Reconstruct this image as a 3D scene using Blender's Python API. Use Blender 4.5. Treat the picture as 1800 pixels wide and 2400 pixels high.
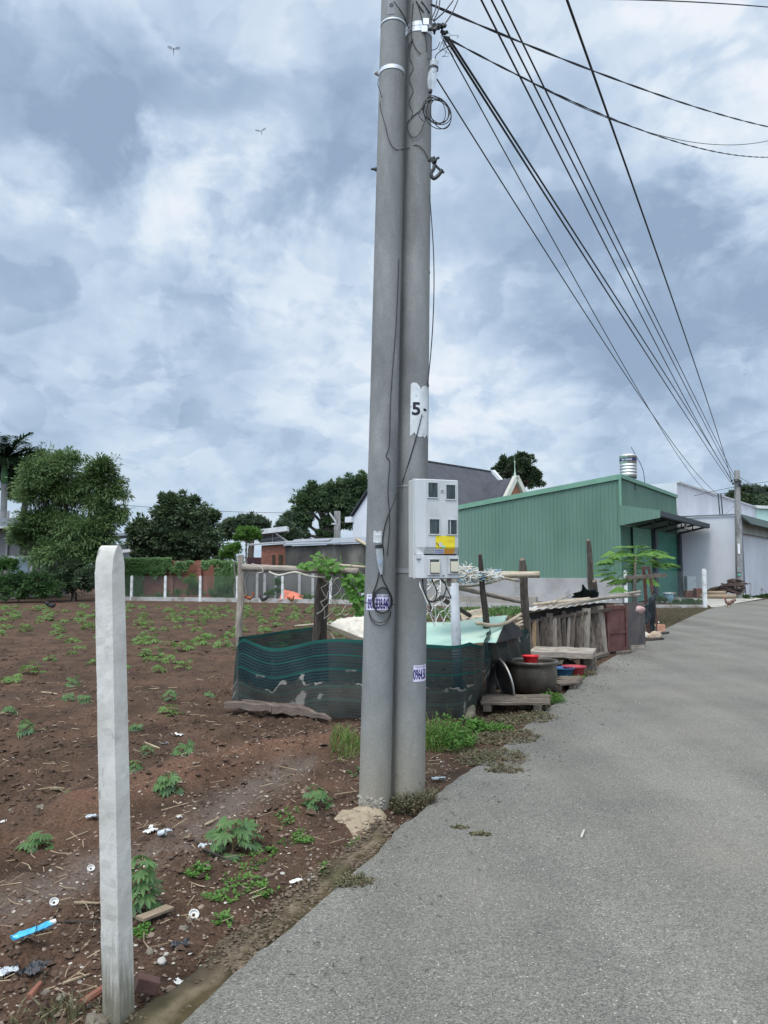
import bpy, bmesh, math, random
from math import sin, cos, pi, radians, sqrt, exp, atan2, asin, acos
from mathutils import Vector, Matrix, noise
rnd = random.Random(7)
for o in list(bpy.data.objects): bpy.data.objects.remove(o, do_unlink=True)
S = bpy.context.scene
COL = S.collection

# ------------------------------------------------------------------ camera
CH = 1.6; FPX = 1803.0; PITCH = math.atan((1340-1200)/FPX)
cam_d = bpy.data.cameras.new('camera'); cam = bpy.data.objects.new('camera', cam_d); COL.objects.link(cam)
cam.location = (0, 0, CH); cam.rotation_euler = (pi/2+PITCH, 0, 0)
cam_d.sensor_fit = 'VERTICAL'; cam_d.sensor_height = 36; cam_d.lens = 36*FPX/2400
cam_d.clip_start = 0.05; cam_d.clip_end = 6000
S.camera = cam
S.render.resolution_x = 768; S.render.resolution_y = 1024
S.view_settings.view_transform = 'Standard'; S.view_settings.look = 'None'
S.view_settings.exposure = 0.12; S.view_settings.gamma = 1

def ray(x, y):
    u = (x-900)/FPX; v = (1200-y)/FPX
    dy = cos(PITCH)-v*sin(PITCH); dz = sin(PITCH)+v*cos(PITCH)
    return u/dy, dz/dy
def P(px, d):
    a, b = ray(*px); return Vector((a*d, d, CH+b*d))
def G(px, z=0.0):
    a, b = ray(*px); d = (z-CH)/b; return Vector((a*d, d, z))
def PXZ(px, z): return G(px, z)
CR = {'F':(0,0,1.085),'A1':(0,950,.36166),'A2':(500,1050,.27125),'A3':(500,1250,.36166),'A4':(1050,1250,.30139),
 'A5':(1300,1000,.30139),'A6':(900,1050,.30139),'A7':(850,0,.24111),'A8':(850,850,.27125),'B1':(0,1600,.36179),
 'B2':(300,1650,.45208),'B3':(750,1500,.36166),'B5':(0,1380,.33755),'B6':(840,1220,.14467),'B7':(0,0,.5425),
 'B8':(950,400,.51236),'C4':(950,1120,.11304),'C5':(1680,1080,.16282),'C6':(1000,1300,.18083),'C7':(1500,1350,.13261)}
def c(k, x, y):
    a = CR[k]; return (a[0]+x*a[2], a[1]+y*a[2])

# ------------------------------------------------------------------ world
SUN_EL, SUN_AZ = radians(62), radians(205)      # azimuth of the sun, clockwise from +Y
W = bpy.data.worlds.new('World'); S.world = W; W.use_nodes = True
nt = W.node_tree; N = nt.nodes; Lk = nt.links; N.clear()
def nd(t, **k):
    n = N.new(t)
    for a, b in k.items(): setattr(n, a, b)
    return n
out = nd('ShaderNodeOutputWorld')
sky = nd('ShaderNodeTexSky'); sky.sky_type = 'NISHITA'; sky.sun_disc = False
sky.sun_elevation = SUN_EL; sky.sun_rotation = SUN_AZ
bg1 = nd('ShaderNodeBackground'); bg1.inputs[1].default_value = .09; Lk.new(sky.outputs[0], bg1.inputs[0])
tc = nd('ShaderNodeTexCoord')
nrm = nd('ShaderNodeVectorMath', operation='NORMALIZE'); Lk.new(tc.outputs['Generated'], nrm.inputs[0])
sep = nd('ShaderNodeSeparateXYZ'); Lk.new(nrm.outputs[0], sep.inputs[0])
def M(op, a, b=None, cc=None, clamp=False):
    n = nd('ShaderNodeMath', operation=op); n.use_clamp = clamp
    for i, v in enumerate((a, b, cc)):
        if v is None: continue
        if isinstance(v, (int, float)): n.inputs[i].default_value = v
        else: Lk.new(v, n.inputs[i])
    return n.outputs[0]
zc = M('MAXIMUM', sep.outputs[2], 0.0)
zz = M('ADD', zc, .42)
px_ = M('DIVIDE', sep.outputs[0], zz); py_ = M('DIVIDE', sep.outputs[1], zz)
cmb = nd('ShaderNodeCombineXYZ'); Lk.new(px_, cmb.inputs[0]); Lk.new(py_, cmb.inputs[1])
def noi(vec, scale, detail=5, rough=.55, dist=0, off=0):
    n = nd('ShaderNodeTexNoise'); n.inputs['Scale'].default_value = scale; n.inputs['Detail'].default_value = detail
    n.inputs['Roughness'].default_value = rough; n.inputs['Distortion'].default_value = dist
    if off:
        a = nd('ShaderNodeVectorMath', operation='ADD'); Lk.new(vec, a.inputs[0]); a.inputs[1].default_value = (off, off*.7, off*.3); vec = a.outputs[0]
    Lk.new(vec, n.inputs['Vector']); return n
n1 = noi(cmb.outputs[0], 2.3, 7, .50, .25, 3.1)
n2 = noi(cmb.outputs[0], 7.0, 7, .50, .15, 9.4)
wn = noi(nrm.outputs[0], 5.0, 6, .6, .3, 1.7)
wv = nd('ShaderNodeVectorMath', operation='SUBTRACT'); Lk.new(wn.outputs['Color'], wv.inputs[0]); wv.inputs[1].default_value = (.5, .5, .5)
ws = nd('ShaderNodeVectorMath', operation='SCALE'); Lk.new(wv.outputs[0], ws.inputs[0]); ws.inputs['Scale'].default_value = .48
wd = nd('ShaderNodeVectorMath', operation='ADD'); Lk.new(nrm.outputs[0], wd.inputs[0]); Lk.new(ws.outputs[0], wd.inputs[1])
wide = wd.outputs[0]
val = M('ADD', M('MULTIPLY', M('SUBTRACT', n1.outputs[0], .5), 1.2), .525)
n3 = noi(cmb.outputs[0], 17, 8, .62, .2, 4.4)
val = M('ADD', val, M('MULTIPLY', M('SUBTRACT', n2.outputs[0], .5), .66))
val = M('ADD', val, M('MULTIPLY', M('SUBTRACT', n3.outputs[0], .5), .12))
BL = [ # direction through the photograph (F px), radius in radians, strength
 (700,640,.13,.42),(590,480,.11,.24),(350,520,.06,.24),(345,412,.04,.26),(30,400,.06,.35),(430,590,.08,.22),(250,560,.06,.15),
 (560,35,.06,.20),(240,40,.09,.20),(1000,640,.07,.25),(1120,900,.10,.38),(970,920,.08,.35),(1240,960,.09,.2),(1640,260,.08,.30),
 (1480,350,.10,.28),(1520,80,.07,.10),(1250,80,.12,.10),(1050,300,.12,.12),(640,900,.14,.12),(330,860,.12,.20),(1400,860,.08,.22),
 (450,290,.17,-.34),(80,230,.14,-.24),(120,640,.13,-.22),(420,730,.11,-.22),(660,330,.10,-.22),(1080,720,.12,-.20),(1500,620,.13,-.32),
 (1600,760,.13,-.36),(1330,760,.10,-.22),(1500,960,.12,-.18),(250,300,.13,-.2),(1000,850,.06,-.1),(1230,430,.1,-.05)]
for (fx, fy, r, s) in BL:
    a, b = ray(fx*1.085, fy*1.085); v = Vector((a, 1, b)).normalized()
    ds = nd('ShaderNodeVectorMath', operation='DISTANCE'); Lk.new(wide, ds.inputs[0]); ds.inputs[1].default_value = v
    mr = nd('ShaderNodeMapRange'); mr.interpolation_type = 'SMOOTHERSTEP'
    mr.inputs['From Min'].default_value = 0; mr.inputs['From Max'].default_value = r*1.75
    mr.inputs['To Min'].default_value = s*.88; mr.inputs['To Max'].default_value = 0
    Lk.new(ds.outputs['Value'], mr.inputs[0]); val = M('ADD', val, mr.outputs[0])
# two crisp-edged cloud sheets over the soft ones
for (sc_, of_, lo_, hi_, am_) in ((3.6, 12.3, .50, .545, .14), (4.9, 21.7, .52, .575, -.15), (9.5, 33.1, .53, .57, .08)):
    q_ = noi(cmb.outputs[0], sc_, 7, .50, .35, of_)
    m_ = nd('ShaderNodeMapRange'); m_.interpolation_type = 'SMOOTHSTEP'; Lk.new(q_.outputs[0], m_.inputs[0])
    m_.inputs['From Min'].default_value = lo_; m_.inputs['From Max'].default_value = hi_; m_.inputs['To Max'].default_value = am_; val = M('ADD', val, m_.outputs[0])
cr = nd('ShaderNodeValToRGB'); Lk.new(val, cr.inputs[0])
e = cr.color_ramp.elements
e[0].position = .08; e[0].color = (.285, .385, .535, 1); e[1].position = 1.0; e[1].color = (.82, .86, .92, 1)
for p_, col_ in ((.28, (.355, .465, .62, 1)), (.46, (.445, .56, .715, 1)), (.60, (.53, .645, .79, 1)), (.72, (.62, .72, .84, 1)), (.86, (.72, .80, .89, 1))):
    q = e.new(p_); q.color = col_
# horizon veil
hz = nd('ShaderNodeMapRange'); hz.interpolation_type = 'SMOOTHSTEP'; Lk.new(sep.outputs[2], hz.inputs[0])
hz.inputs['From Min'].default_value = 0; hz.inputs['From Max'].default_value = .26; hz.inputs['To Min'].default_value = .6; hz.inputs['To Max'].default_value = 0
mx = nd('ShaderNodeMixRGB'); Lk.new(hz.outputs[0], mx.inputs[0]); Lk.new(cr.outputs[0], mx.inputs[1]); mx.inputs[2].default_value = (.47, .60, .74, 1)
# the overcast is brighter overhead and round the veiled sun, behind the viewpoint
zb = nd('ShaderNodeMapRange'); zb.interpolation_type = 'SMOOTHSTEP'; sdn = nd('ShaderNodeVectorMath', operation='DOT_PRODUCT'); Lk.new(nrm.outputs[0], sdn.inputs[0]); sdn.inputs[1].default_value = (sin(SUN_AZ)*cos(SUN_EL), cos(SUN_AZ)*cos(SUN_EL), sin(SUN_EL)); Lk.new(sdn.outputs['Value'], zb.inputs[0])
zb.inputs['From Min'].default_value = .24; zb.inputs['From Max'].default_value = .85; zb.inputs['To Min'].default_value = 1.0; zb.inputs['To Max'].default_value = 3.4
wz = nd('ShaderNodeMixRGB'); Lk.new(mx.outputs[0], wz.inputs[1]); wz.inputs[2].default_value = (.62,.64,.66,1)
zf = nd('ShaderNodeMapRange'); Lk.new(sep.outputs[2], zf.inputs[0]); zf.inputs['From Min'].default_value = .62; zf.inputs['From Max'].default_value = .85; Lk.new(zf.outputs[0], wz.inputs[0])
bg2 = nd('ShaderNodeBackground'); Lk.new(wz.outputs[0], bg2.inputs[0]); Lk.new(zb.outputs[0], bg2.inputs[1])
ms = nd('ShaderNodeMixShader'); ms.inputs[0].default_value = .95
Lk.new(bg1.outputs[0], ms.inputs[1]); Lk.new(bg2.outputs[0], ms.inputs[2]); Lk.new(ms.outputs[0], out.inputs[0])
W.cycles.sampling_method = 'MANUAL'; W.cycles.sample_map_resolution = 1024

sd = bpy.data.lights.new('sun', 'SUN'); sun = bpy.data.objects.new('sun', sd); COL.objects.link(sun)
sd.energy = 2.0; sd.angle = radians(18); sd.color = (1, .955, .88)
sv = Vector((sin(SUN_AZ)*cos(SUN_EL), cos(SUN_AZ)*cos(SUN_EL), sin(SUN_EL)))
sun.rotation_euler = sv.to_track_quat('Z', 'Y').to_euler(); sun.location = (0, 0, 30)

# ------------------------------------------------------------------ materials
def mat(name, c1, c2=None, scale=5., rough=.85, bump=0., bscale=None, metal=0., stretch=(1,1,1), coord='Object', detail=6,
        c3=None, s3=1.2, t3=(.5,.62), spec=.3, alpha=1., trans=0., lo=.35, hi=.65, bdist=.01):
    m = bpy.data.materials.new(name); m.use_nodes = True
    n = m.node_tree.nodes; L = m.node_tree.links; b = n['Principled BSDF']
    b.inputs['Roughness'].default_value = rough; b.inputs['Metallic'].default_value = metal
    b.inputs['Specular IOR Level'].default_value = spec
    t = n.new('ShaderNodeTexCoord'); mp = n.new('ShaderNodeMapping'); mp.inputs['Scale'].default_value = stretch
    L.new(t.outputs[coord], mp.inputs[0])
    m['vec'] = 1
    def nz(sc, dt=detail, rg=.6):
        q = n.new('ShaderNodeTexNoise'); q.inputs['Scale'].default_value = sc; q.inputs['Detail'].default_value = dt
        q.inputs['Roughness'].default_value = rg; L.new(mp.outputs[0], q.inputs['Vector']); return q
    def mixc(f, a, bb):
        q = n.new('ShaderNodeMixRGB'); L.new(f, q.inputs[0])
        for i, v in ((1, a), (2, bb)):
            if isinstance(v, tuple): q.inputs[i].default_value = (*v, 1)
            else: L.new(v, q.inputs[i])
        return q.outputs[0]
    def rng(f, a, bb):
        q = n.new('ShaderNodeMapRange'); L.new(f, q.inputs[0]); q.inputs['From Min'].default_value = a; q.inputs['From Max'].default_value = bb; return q.outputs[0]
    if c2 is None: c2 = tuple(min(1, x*1.18) for x in c1)
    q = nz(scale); col = mixc(rng(q.outputs[0], lo, hi), c1, c2)
    if c3: col = mixc(rng(nz(s3).outputs[0], *t3), col, c3)
    L.new(col, b.inputs['Base Color'])
    if bump:
        bp = n.new('ShaderNodeBump'); bp.inputs['Strength'].default_value = bump; bp.inputs['Distance'].default_value = bdist
        L.new(nz(bscale or scale*3, 8, .7).outputs[0], bp.inputs['Height']); L.new(bp.outputs[0], b.inputs['Normal'])
    if alpha < 1: b.inputs['Alpha'].default_value = alpha
    if trans: b.inputs['Transmission Weight'].default_value = trans
    return m
def leafmat(name, c1, c2, scale=9., tr=.35, c3=None, s3=.6, t3=(.48,.6)):
    m = mat(name, c1, c2, scale, rough=.55, c3=c3, s3=s3, t3=t3, spec=.35, lo=.3, hi=.7)
    n = m.node_tree.nodes; L = m.node_tree.links; b = n['Principled BSDF']
    o = [x for x in n if x.type == 'OUTPUT_MATERIAL'][0]
    t = n.new('ShaderNodeBsdfTranslucent'); ms_ = n.new('ShaderNodeMixShader'); ms_.inputs[0].default_value = tr
    L.new(b.inputs['Base Color'].links[0].from_socket, t.inputs[0])
    L.new(b.outputs[0], ms_.inputs[1]); L.new(t.outputs[0], ms_.inputs[2]); L.new(ms_.outputs[0], o.inputs[0])
    return m

MT = {}
# ------------------------------------------------------------------ mesh builder
WL = {}
def wloc(o): return WL.get(o.name, Vector((0, 0, 0)))
class MB:
    def __init__(s): s.v = []; s.f = []; s.uv = []
    def add(s, vs, fs, uvs=None):
        b = len(s.v); s.v += [Vector(v) for v in vs]
        for i, f in enumerate(fs):
            s.f.append([b+k for k in f]); s.uv.append(uvs[i] if uvs else None)
        return s
    def box(s, cen, size, rz=0, R=None):
        h = Vector(size)/2; cen = Vector(cen); R = R or Matrix.Rotation(rz, 3, 'Z')
        vs = [cen+R@Vector((x*h.x, y*h.y, z*h.z)) for x in (-1, 1) for y in (-1, 1) for z in (-1, 1)]
        return s.add(vs, [(0,1,3,2),(4,6,7,5),(0,4,5,1),(2,3,7,6),(0,2,6,4),(1,5,7,3)])
    def quad(s, *p): return s.add(p, [tuple(range(len(p)))])
    def prism(s, poly, vec):
        """closed prism: polygon extruded by vec"""
        k = len(poly); vec = Vector(vec); a = [Vector(p) for p in poly]
        return s.add(a+[p+vec for p in a], [tuple(range(k))[::-1], tuple(range(k, 2*k))]+[(i, (i+1) % k, k+(i+1) % k, k+i) for i in range(k)])
    def beam(s, p0, p1, w, t, up=None, w1=None, t1=None, segs=1, jit=0.):
        p0 = Vector(p0); p1 = Vector(p1); d = (p1-p0); ln = d.length; d = d/ln
        u = Vector(up) if up else (Vector((0, 0, 1)) if abs(d.z) < .8 else Vector((0, 1, 0)))
        a = d.cross(u).normalized(); b = a.cross(d).normalized(); w1 = w if w1 is None else w1; t1 = t if t1 is None else t1
        vs = []; o = rnd.random()*9
        for i in range(segs+1):
            k = i/segs; ww = w+(w1-w)*k; tt = t+(t1-t)*k; q = p0+d*(ln*k)
            j = a*rnd.uniform(-jit, jit)+b*rnd.uniform(-jit, jit)
            for (x, y) in ((-1,-1),(1,-1),(1,1),(-1,1)):
                vs.append(q+j+a*(x*ww/2+rnd.uniform(-jit, jit)*.4)+b*(y*tt/2+rnd.uniform(-jit, jit)*.4))
        fs = []; uv = []
        for i in range(segs):
            for k in range(4):
                fs.append((i*4+k, i*4+(k+1) % 4, i*4+4+(k+1) % 4, i*4+4+k))
                l0 = ln*i/segs+o; l1 = ln*(i+1)/segs+o
                uv.append([(k*.13+o, l0), (k*.13+.12+o, l0), (k*.13+.12+o, l1), (k*.13+o, l1)])
        fs += [(3,2,1,0), tuple(segs*4+k for k in range(4))]; uv += [[(o,o),(o+.02,o),(o+.02,o+.02),(o,o+.02)]]*2
        return s.add(vs, fs, uv)
    def tube(s, pts, r, sides=8, cap=True, jit=0., closed=False):
        pts = [Vector(p) for p in pts]; n = len(pts); rs = r if isinstance(r, (list, tuple)) else [r]*n
        vs = []; ref = None; ln = 0; lens = []
        for i, p in enumerate(pts):
            a = pts[(i+1) % n] if (i < n-1 or closed) else p; b = pts[i-1] if (i > 0 or closed) else p
            t = (a-b).normalized() if (a-b).length > 1e-9 else Vector((0,0,1))
            if ref is None: ref = Vector((0,0,1)) if abs(t.z) < .9 else Vector((1,0,0))
            x = (ref-t*ref.dot(t))
            x = x.normalized() if x.length > 1e-6 else t.orthogonal().normalized()
            y = t.cross(x); ref = x
            if i: ln += (p-pts[i-1]).length
            lens.append(ln)
            for k in range(sides):
                an = 2*pi*k/sides; rr = rs[i]*(1+rnd.uniform(-jit, jit))
                vs.append(p+x*cos(an)*rr+y*sin(an)*rr)
        fs = []; uv = []
        for i in range(n-1 if not closed else n):
            j = (i+1) % n
            for k in range(sides):
                k2 = (k+1) % sides; fs.append((i*sides+k, i*sides+k2, j*sides+k2, j*sides+k))
                w = 2*pi*max(rs); l0 = lens[i]; l1 = lens[j] if j else ln+.1
                uv.append([(w*k/sides, l0), (w*(k+1)/sides, l0), (w*(k+1)/sides, l1), (w*k/sides, l1)])
        if cap and not closed:
            fs += [tuple(range(sides))[::-1], tuple((n-1)*sides+k for k in range(sides))]; uv += [[(k*.01, 0) for k in range(sides)]]*2
        return s.add(vs, fs, uv)
    def lathe(s, prof, cen, sides=32, axis=None, cap=False):
        """prof: (radius, height) pairs; axis: direction"""
        cen = Vector(cen); ax = Vector(axis or (0, 0, 1)).normalized(); x = ax.orthogonal().normalized(); y = ax.cross(x)
        vs = [cen+ax*h+(x*cos(2*pi*k/sides)+y*sin(2*pi*k/sides))*r for (r, h) in prof for k in range(sides)]
        fs = [(i*sides+k, i*sides+(k+1) % sides, (i+1)*sides+(k+1) % sides, (i+1)*sides+k) for i in range(len(prof)-1) for k in range(sides)]
        if cap: fs += [tuple(range(sides))[::-1], tuple((len(prof)-1)*sides+k for k in range(sides))]
        return s.add(vs, fs)
    def ball(s, cen, rad, R=None, n=8, m=6, jit=0.):
        cen = Vector(cen); rad = Vector(rad) if not isinstance(rad, (int, float)) else Vector((rad,)*3); R = R or Matrix.Identity(3)
        vs = []
        for i in range(m+1):
            th = pi*i/m
            for k in range(n if 0 < i < m else 1):
                ph = 2*pi*k/n; j = 1+rnd.uniform(-jit, jit)
                vs.append(cen+R@Vector((rad.x*sin(th)*cos(ph)*j, rad.y*sin(th)*sin(ph)*j, rad.z*cos(th)*j)))
        fs = [(0, 1+k, 1+(k+1) % n) for k in range(n)]
        for i in range(m-2):
            for k in range(n): fs.append((1+i*n+k, 1+(i+1)*n+k, 1+(i+1)*n+(k+1) % n, 1+i*n+(k+1) % n))
        b = 1+(m-2)*n; fs += [(b+k, b+n, b+(k+1) % n) for k in range(n)]
        return s.add(vs, fs)
    def grid(s, fn, nu, nv, us=1., vs_=1.):
        vs = [fn(i/nu, j/nv) for j in range(nv+1) for i in range(nu+1)]
        fs = []; uv = []
        for j in range(nv):
            for i in range(nu):
                a = j*(nu+1)+i; fs.append((a, a+1, a+nu+2, a+nu+1))
                uv.append([(i/nu*us, j/nv*vs_), ((i+1)/nu*us, j/nv*vs_), ((i+1)/nu*us, (j+1)/nv*vs_), (i/nu*us, (j+1)/nv*vs_)])
        return s.add(vs, fs, uv)
    def build(s, name, m, parent=None, smooth=False, loc=None, solid=0, bevel=0):
        if parent is not None: o0 = wloc(parent)
        if loc is not None: L0 = Vector(loc)
        elif parent is None:
            xs = [v.x for v in s.v]; ys = [v.y for v in s.v]; L0 = Vector(((min(xs)+max(xs))/2, (min(ys)+max(ys))/2, min(v.z for v in s.v)))
        else: L0 = o0.copy()
        me = bpy.data.meshes.new(name); me.from_pydata([v-L0 for v in s.v], [], s.f); me.validate()
        ul = me.uv_layers.new(name='UVMap')
        if len(me.polygons) == len(s.f):
            for pgn, uv in zip(me.polygons, s.uv):
                if uv is None:
                    nn = pgn.normal
                    h = Vector((-nn.y, nn.x, 0)) if abs(nn.z) < .8 else Vector((1, 0, 0))
                    h = h.normalized() if h.length > 1e-6 else Vector((1, 0, 0))
                    for li in pgn.loop_indices:
                        w = me.vertices[me.loops[li].vertex_index].co+L0
                        ul.data[li].uv = (w.dot(h), w.z if abs(nn.z) < .8 else w.y)
                else:
                    for li, q in zip(pgn.loop_indices, uv): ul.data[li].uv = q
        if smooth: me.polygons.foreach_set('use_smooth', [True]*len(me.polygons))
        me.materials.append(m)
        o = bpy.data.objects.new(name, me); COL.objects.link(o)
        if parent is not None: o.parent = parent; o.location = L0-o0
        else: o.location = L0
        WL[o.name] = L0
        if solid:
            md = o.modifiers.new('thickness', 'SOLIDIFY'); md.thickness = solid; md.offset = 0
        if bevel:
            md = o.modifiers.new('bevel', 'BEVEL'); md.width = bevel; md.segments = 2; md.limit_method = 'ANGLE'
        return o
def tag(o, label, cat, group=None, kind=None):
    o['label'] = label; o['category'] = cat
    if group: o['group'] = group
    if kind: o['kind'] = kind
    return o
def thing(name, loc, label, cat, group=None):
    o = bpy.data.objects.new(name, None); COL.objects.link(o); o.location = loc; o.empty_display_size = .2
    WL[o.name] = Vector(loc); return tag(o, label, cat, group)
def struct(o): o['kind'] = 'structure'; return o
def copytree(root, loc, rz=0, sc=1., label=None, parts=True):
    r = root.copy(); COL.objects.link(r); r.location = loc; r.rotation_euler = (0, 0, rz); r.scale = (sc,)*3; WL[r.name] = Vector(loc)
    if label: r['label'] = label
    for ch in (list(root.children) if parts else []):
        q = ch.copy(); COL.objects.link(q); q.parent = r
        for g2 in ch.children:
            w = g2.copy(); COL.objects.link(w); w.parent = q
    return r
def lerp(a, b, t): return a+(b-a)*t
def spline(pts, n=8):
    pts = [Vector(p) for p in pts]; out_ = []
    for i in range(len(pts)-1):
        p0 = pts[max(i-1, 0)]; p1 = pts[i]; p2 = pts[i+1]; p3 = pts[min(i+2, len(pts)-1)]
        for k in range(n):
            t = k/n; out_.append(.5*((2*p1)+(p2-p0)*t+(2*p0-5*p1+4*p2-p3)*t*t+(3*p1-3*p2+p3-p0)*t**3))
    out_.append(pts[-1]); return out_
def textmesh(txt, size, bold=0.):
    cu = bpy.data.curves.new('txt', 'FONT'); cu.body = txt; cu.size = size; cu.align_x = 'CENTER'; cu.align_y = 'CENTER'; cu.offset = bold
    cu.resolution_u = 3
    o = bpy.data.objects.new('txt', cu); COL.objects.link(o)
    bpy.context.view_layer.update()
    me = o.evaluated_get(bpy.context.evaluated_depsgraph_get()).to_mesh()
    vs = [v.co.copy() for v in me.vertices]; fs = [tuple(p.vertices) for p in me.polygons]
    o.to_mesh_clear(); bpy.data.objects.remove(o, do_unlink=True); bpy.data.curves.remove(cu)
    return vs, fs
# ------------------------------------------------------------------ ground, verge, road
EDGE_PX = [(408,2400),(571,2260),(752,2107),(865,2012),(933,1939),(978,1903),(1032,1851),(1097,1800),(1173,1753),(1220,1706),(1249,1688),
 (1289,1655),(1333,1615),(1366,1588),(1406,1557),(1451,1530),(1511,1505),(1552,1476),(1616,1446),(1659,1428),(1677,1423),(1740,1412),(1800,1404)]
EDGE = [G(p) for p in EDGE_PX]
d0 = (EDGE[1]-EDGE[0]).normalized()
EDGE = [EDGE[0]-d0*9, EDGE[0]-d0*3]+EDGE
dl = Vector((sin(radians(38)), cos(radians(38)), 0)); EDGE += [EDGE[-1]+dl*30, EDGE[-1]+dl*400]
def edge_x(y):
    for a, b in zip(EDGE, EDGE[1:]):
        if a.y <= y <= b.y: return a.x+(b.x-a.x)*(y-a.y)/max(b.y-a.y, 1e-6)
    return EDGE[0].x if y < EDGE[0].y else EDGE[-1].x
MOUND = [G(c('B2',-200,520)), G(c('B2',250,370)), G(c('B2',620,250)), G(c('B2',1080,190))]
GULLY = [G(c('B1',-200,1480)), G(c('B1',250,1310)), G(c('B1',640,1120)), G(c('B2',350,700)), G(c('B2',560,440)), G(c('B2',760,350)), G(c('B2',930,280))]
def dseg(x, y, pl):
    best = 9
    for a, b in zip(pl, pl[1:]):
        dx = b.x-a.x; dy = b.y-a.y; t = max(0, min(1, ((x-a.x)*dx+(y-a.y)*dy)/(dx*dx+dy*dy)))
        best = min(best, sqrt((x-a.x-dx*t)**2+(y-a.y-dy*t)**2))
    return best
def soil(x, y):
    e_ = edge_x(y)-x                                    # metres into the field side
    r = sqrt(x*x+y*y)
    k = max(0, min(1, (e_-.12)/.7))
    z = -.015-.035*k
    if y < 5.9 and e_ < .55 and e_ > -.3:
        ed = min(1, max(0, (.34-e_)/.12))*min(1, max(0, (5.9-y)/.5)); z = lerp(z, -.075, ed); k *= 1-ed
    if e_ < 0:
        return -.075 if (e_ < -.1 or y < 5.4) else -.015+e_*.55
    if r < 60 and e_ > .02:
        f = 1 if y < 38 else .3
        a = noise.noise((x*1.3, y*1.3, 3))*.045+noise.noise((x*3.7, y*3.7, 7))*.038
        cl = max(0, noise.noise((x*.8+9, y*.8, 11))+.35)
        a += max(0, noise.noise((x*7.3, y*7.3, 1)))**1.3*.09*cl+noise.noise((x*17, y*17, 5))*.020
        if r < 14: a += abs(noise.noise((x*33, y*33, 2)))*.026*(.4+cl)
        z += a*k*f*(1.35 if r < 10 else 1)
        if r < 9:
            dm = dseg(x, y, MOUND); z += .15*exp(-(dm/.26)**2)*(.75+.5*noise.noise((x*2, y*2, 0)))
            dg = dseg(x, y, GULLY); z = lerp(z, -.075+noise.noise((x*5, y*5, 9))*.008, .85*exp(-(dg/.13)**2))
    return z
# one sheet: rings around the viewpoint's foot, finest where the soil is near
radii = [0.0, .6]
while radii[-1] < 45: radii.append(radii[-1]*(1.0125 if radii[-1] > 2 else 1.05))
while radii[-1] < 4000: radii.append(radii[-1]*1.25)
angs = []
a = -180.0
while a < 180:
    angs.append(a); a += .28 if -40 <= a < 12 else (.8 if 12 <= a < 45 else 5)
g = MB(); na = len(angs)
vs = []
for r in radii:
    for a in angs:
        x = r*sin(radians(a)); y = r*cos(radians(a)); vs.append((x, y, soil(x, y)))
fs = []
for i in range(len(radii)-1):
    for k in range(na):
        k2 = (k+1) % na; fs.append((i*na+k, i*na+k2, (i+1)*na+k2, (i+1)*na+k))
me = bpy.data.meshes.new('ground'); me.from_pydata(vs, [], fs); me.polygons.foreach_set('use_smooth', [True]*len(fs))
# masks: r = damp silt along the gully, g = loose reddish earth heaped on the mound
ca = me.color_attributes.new('earth', 'FLOAT_COLOR', 'POINT'); cd = [0.0]*(4*len(vs))
for i_, (x, y, z) in enumerate(vs):
    if y > 1.5 and x*x+y*y < 100 and x < 2:
        w = noise.noise((x*5, y*5, 21))*.35+noise.noise((x*17, y*17, 22))*.2
        cd[i_*4] = max(0, min(1, 1.25-dseg(x, y, GULLY)/(.15+.10*(x < -.6))+w)); cd[i_*4+1] = max(0, min(1, 1.2-dseg(x, y, MOUND)/.33+w))
    cd[i_*4+3] = 1
ca.data.foreach_set('color', cd)
ground = bpy.data.objects.new('ground', me); COL.objects.link(ground); struct(ground)
m = mat('soil', (.040,.026,.018), (.092,.057,.038), 2.2, .95, bump=.9, bscale=38, c3=(.104,.060,.040), s3=.75, t3=(.50,.68), bdist=.02, detail=12, spec=.15)
n = m.node_tree.nodes; L = m.node_tree.links; b = n['Principled BSDF']
# damp, smooth silt lying in the gully and dark fine grain
q = n.new('ShaderNodeTexNoise'); q.inputs['Scale'].default_value = 60; q.inputs['Detail'].default_value = 6
mpn = [x for x in n if x.type == 'MAPPING'][0]; L.new(mpn.outputs[0], q.inputs['Vector'])
mm = n.new('ShaderNodeMixRGB'); mm.blend_type = 'MULTIPLY'; mm.inputs[0].default_value = 1
rr = n.new('ShaderNodeMapRange'); L.new(q.outputs[0], rr.inputs[0]); rr.inputs['From Min'].default_value = .3; rr.inputs['From Max'].default_value = .7
rr.inputs['To Min'].default_value = .55; rr.inputs['To Max'].default_value = 1.35
src = b.inputs['Base Color'].links[0].from_socket
va = n.new('ShaderNodeVertexColor'); va.layer_name = 'earth'; vs_ = n.new('ShaderNodeSeparateColor'); L.new(va.outputs[0], vs_.inputs[0])
x1 = n.new('ShaderNodeMixRGB'); L.new(vs_.outputs[1], x1.inputs[0]); L.new(src, x1.inputs[1]); x1.inputs[2].default_value = (.118,.067,.045,1)
x2 = n.new('ShaderNodeMixRGB'); L.new(vs_.outputs[0], x2.inputs[0]); L.new(x1.outputs[0], x2.inputs[1]); x2.inputs[2].default_value = (.092,.068,.054,1); src = x2.outputs[0]
rg = n.new('ShaderNodeMapRange'); L.new(vs_.outputs[0], rg.inputs[0]); rg.inputs['To Min'].default_value = .95; rg.inputs['To Max'].default_value = .5; L.new(rg.outputs[0], b.inputs['Roughness'])
bn = [x for x in n if x.type == 'BUMP'][0]; sg = n.new('ShaderNodeMapRange'); L.new(vs_.outputs[0], sg.inputs[0]); sg.inputs['To Min'].default_value = .9; sg.inputs['To Max'].default_value = .15; L.new(sg.outputs[0], bn.inputs['Strength'])
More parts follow.
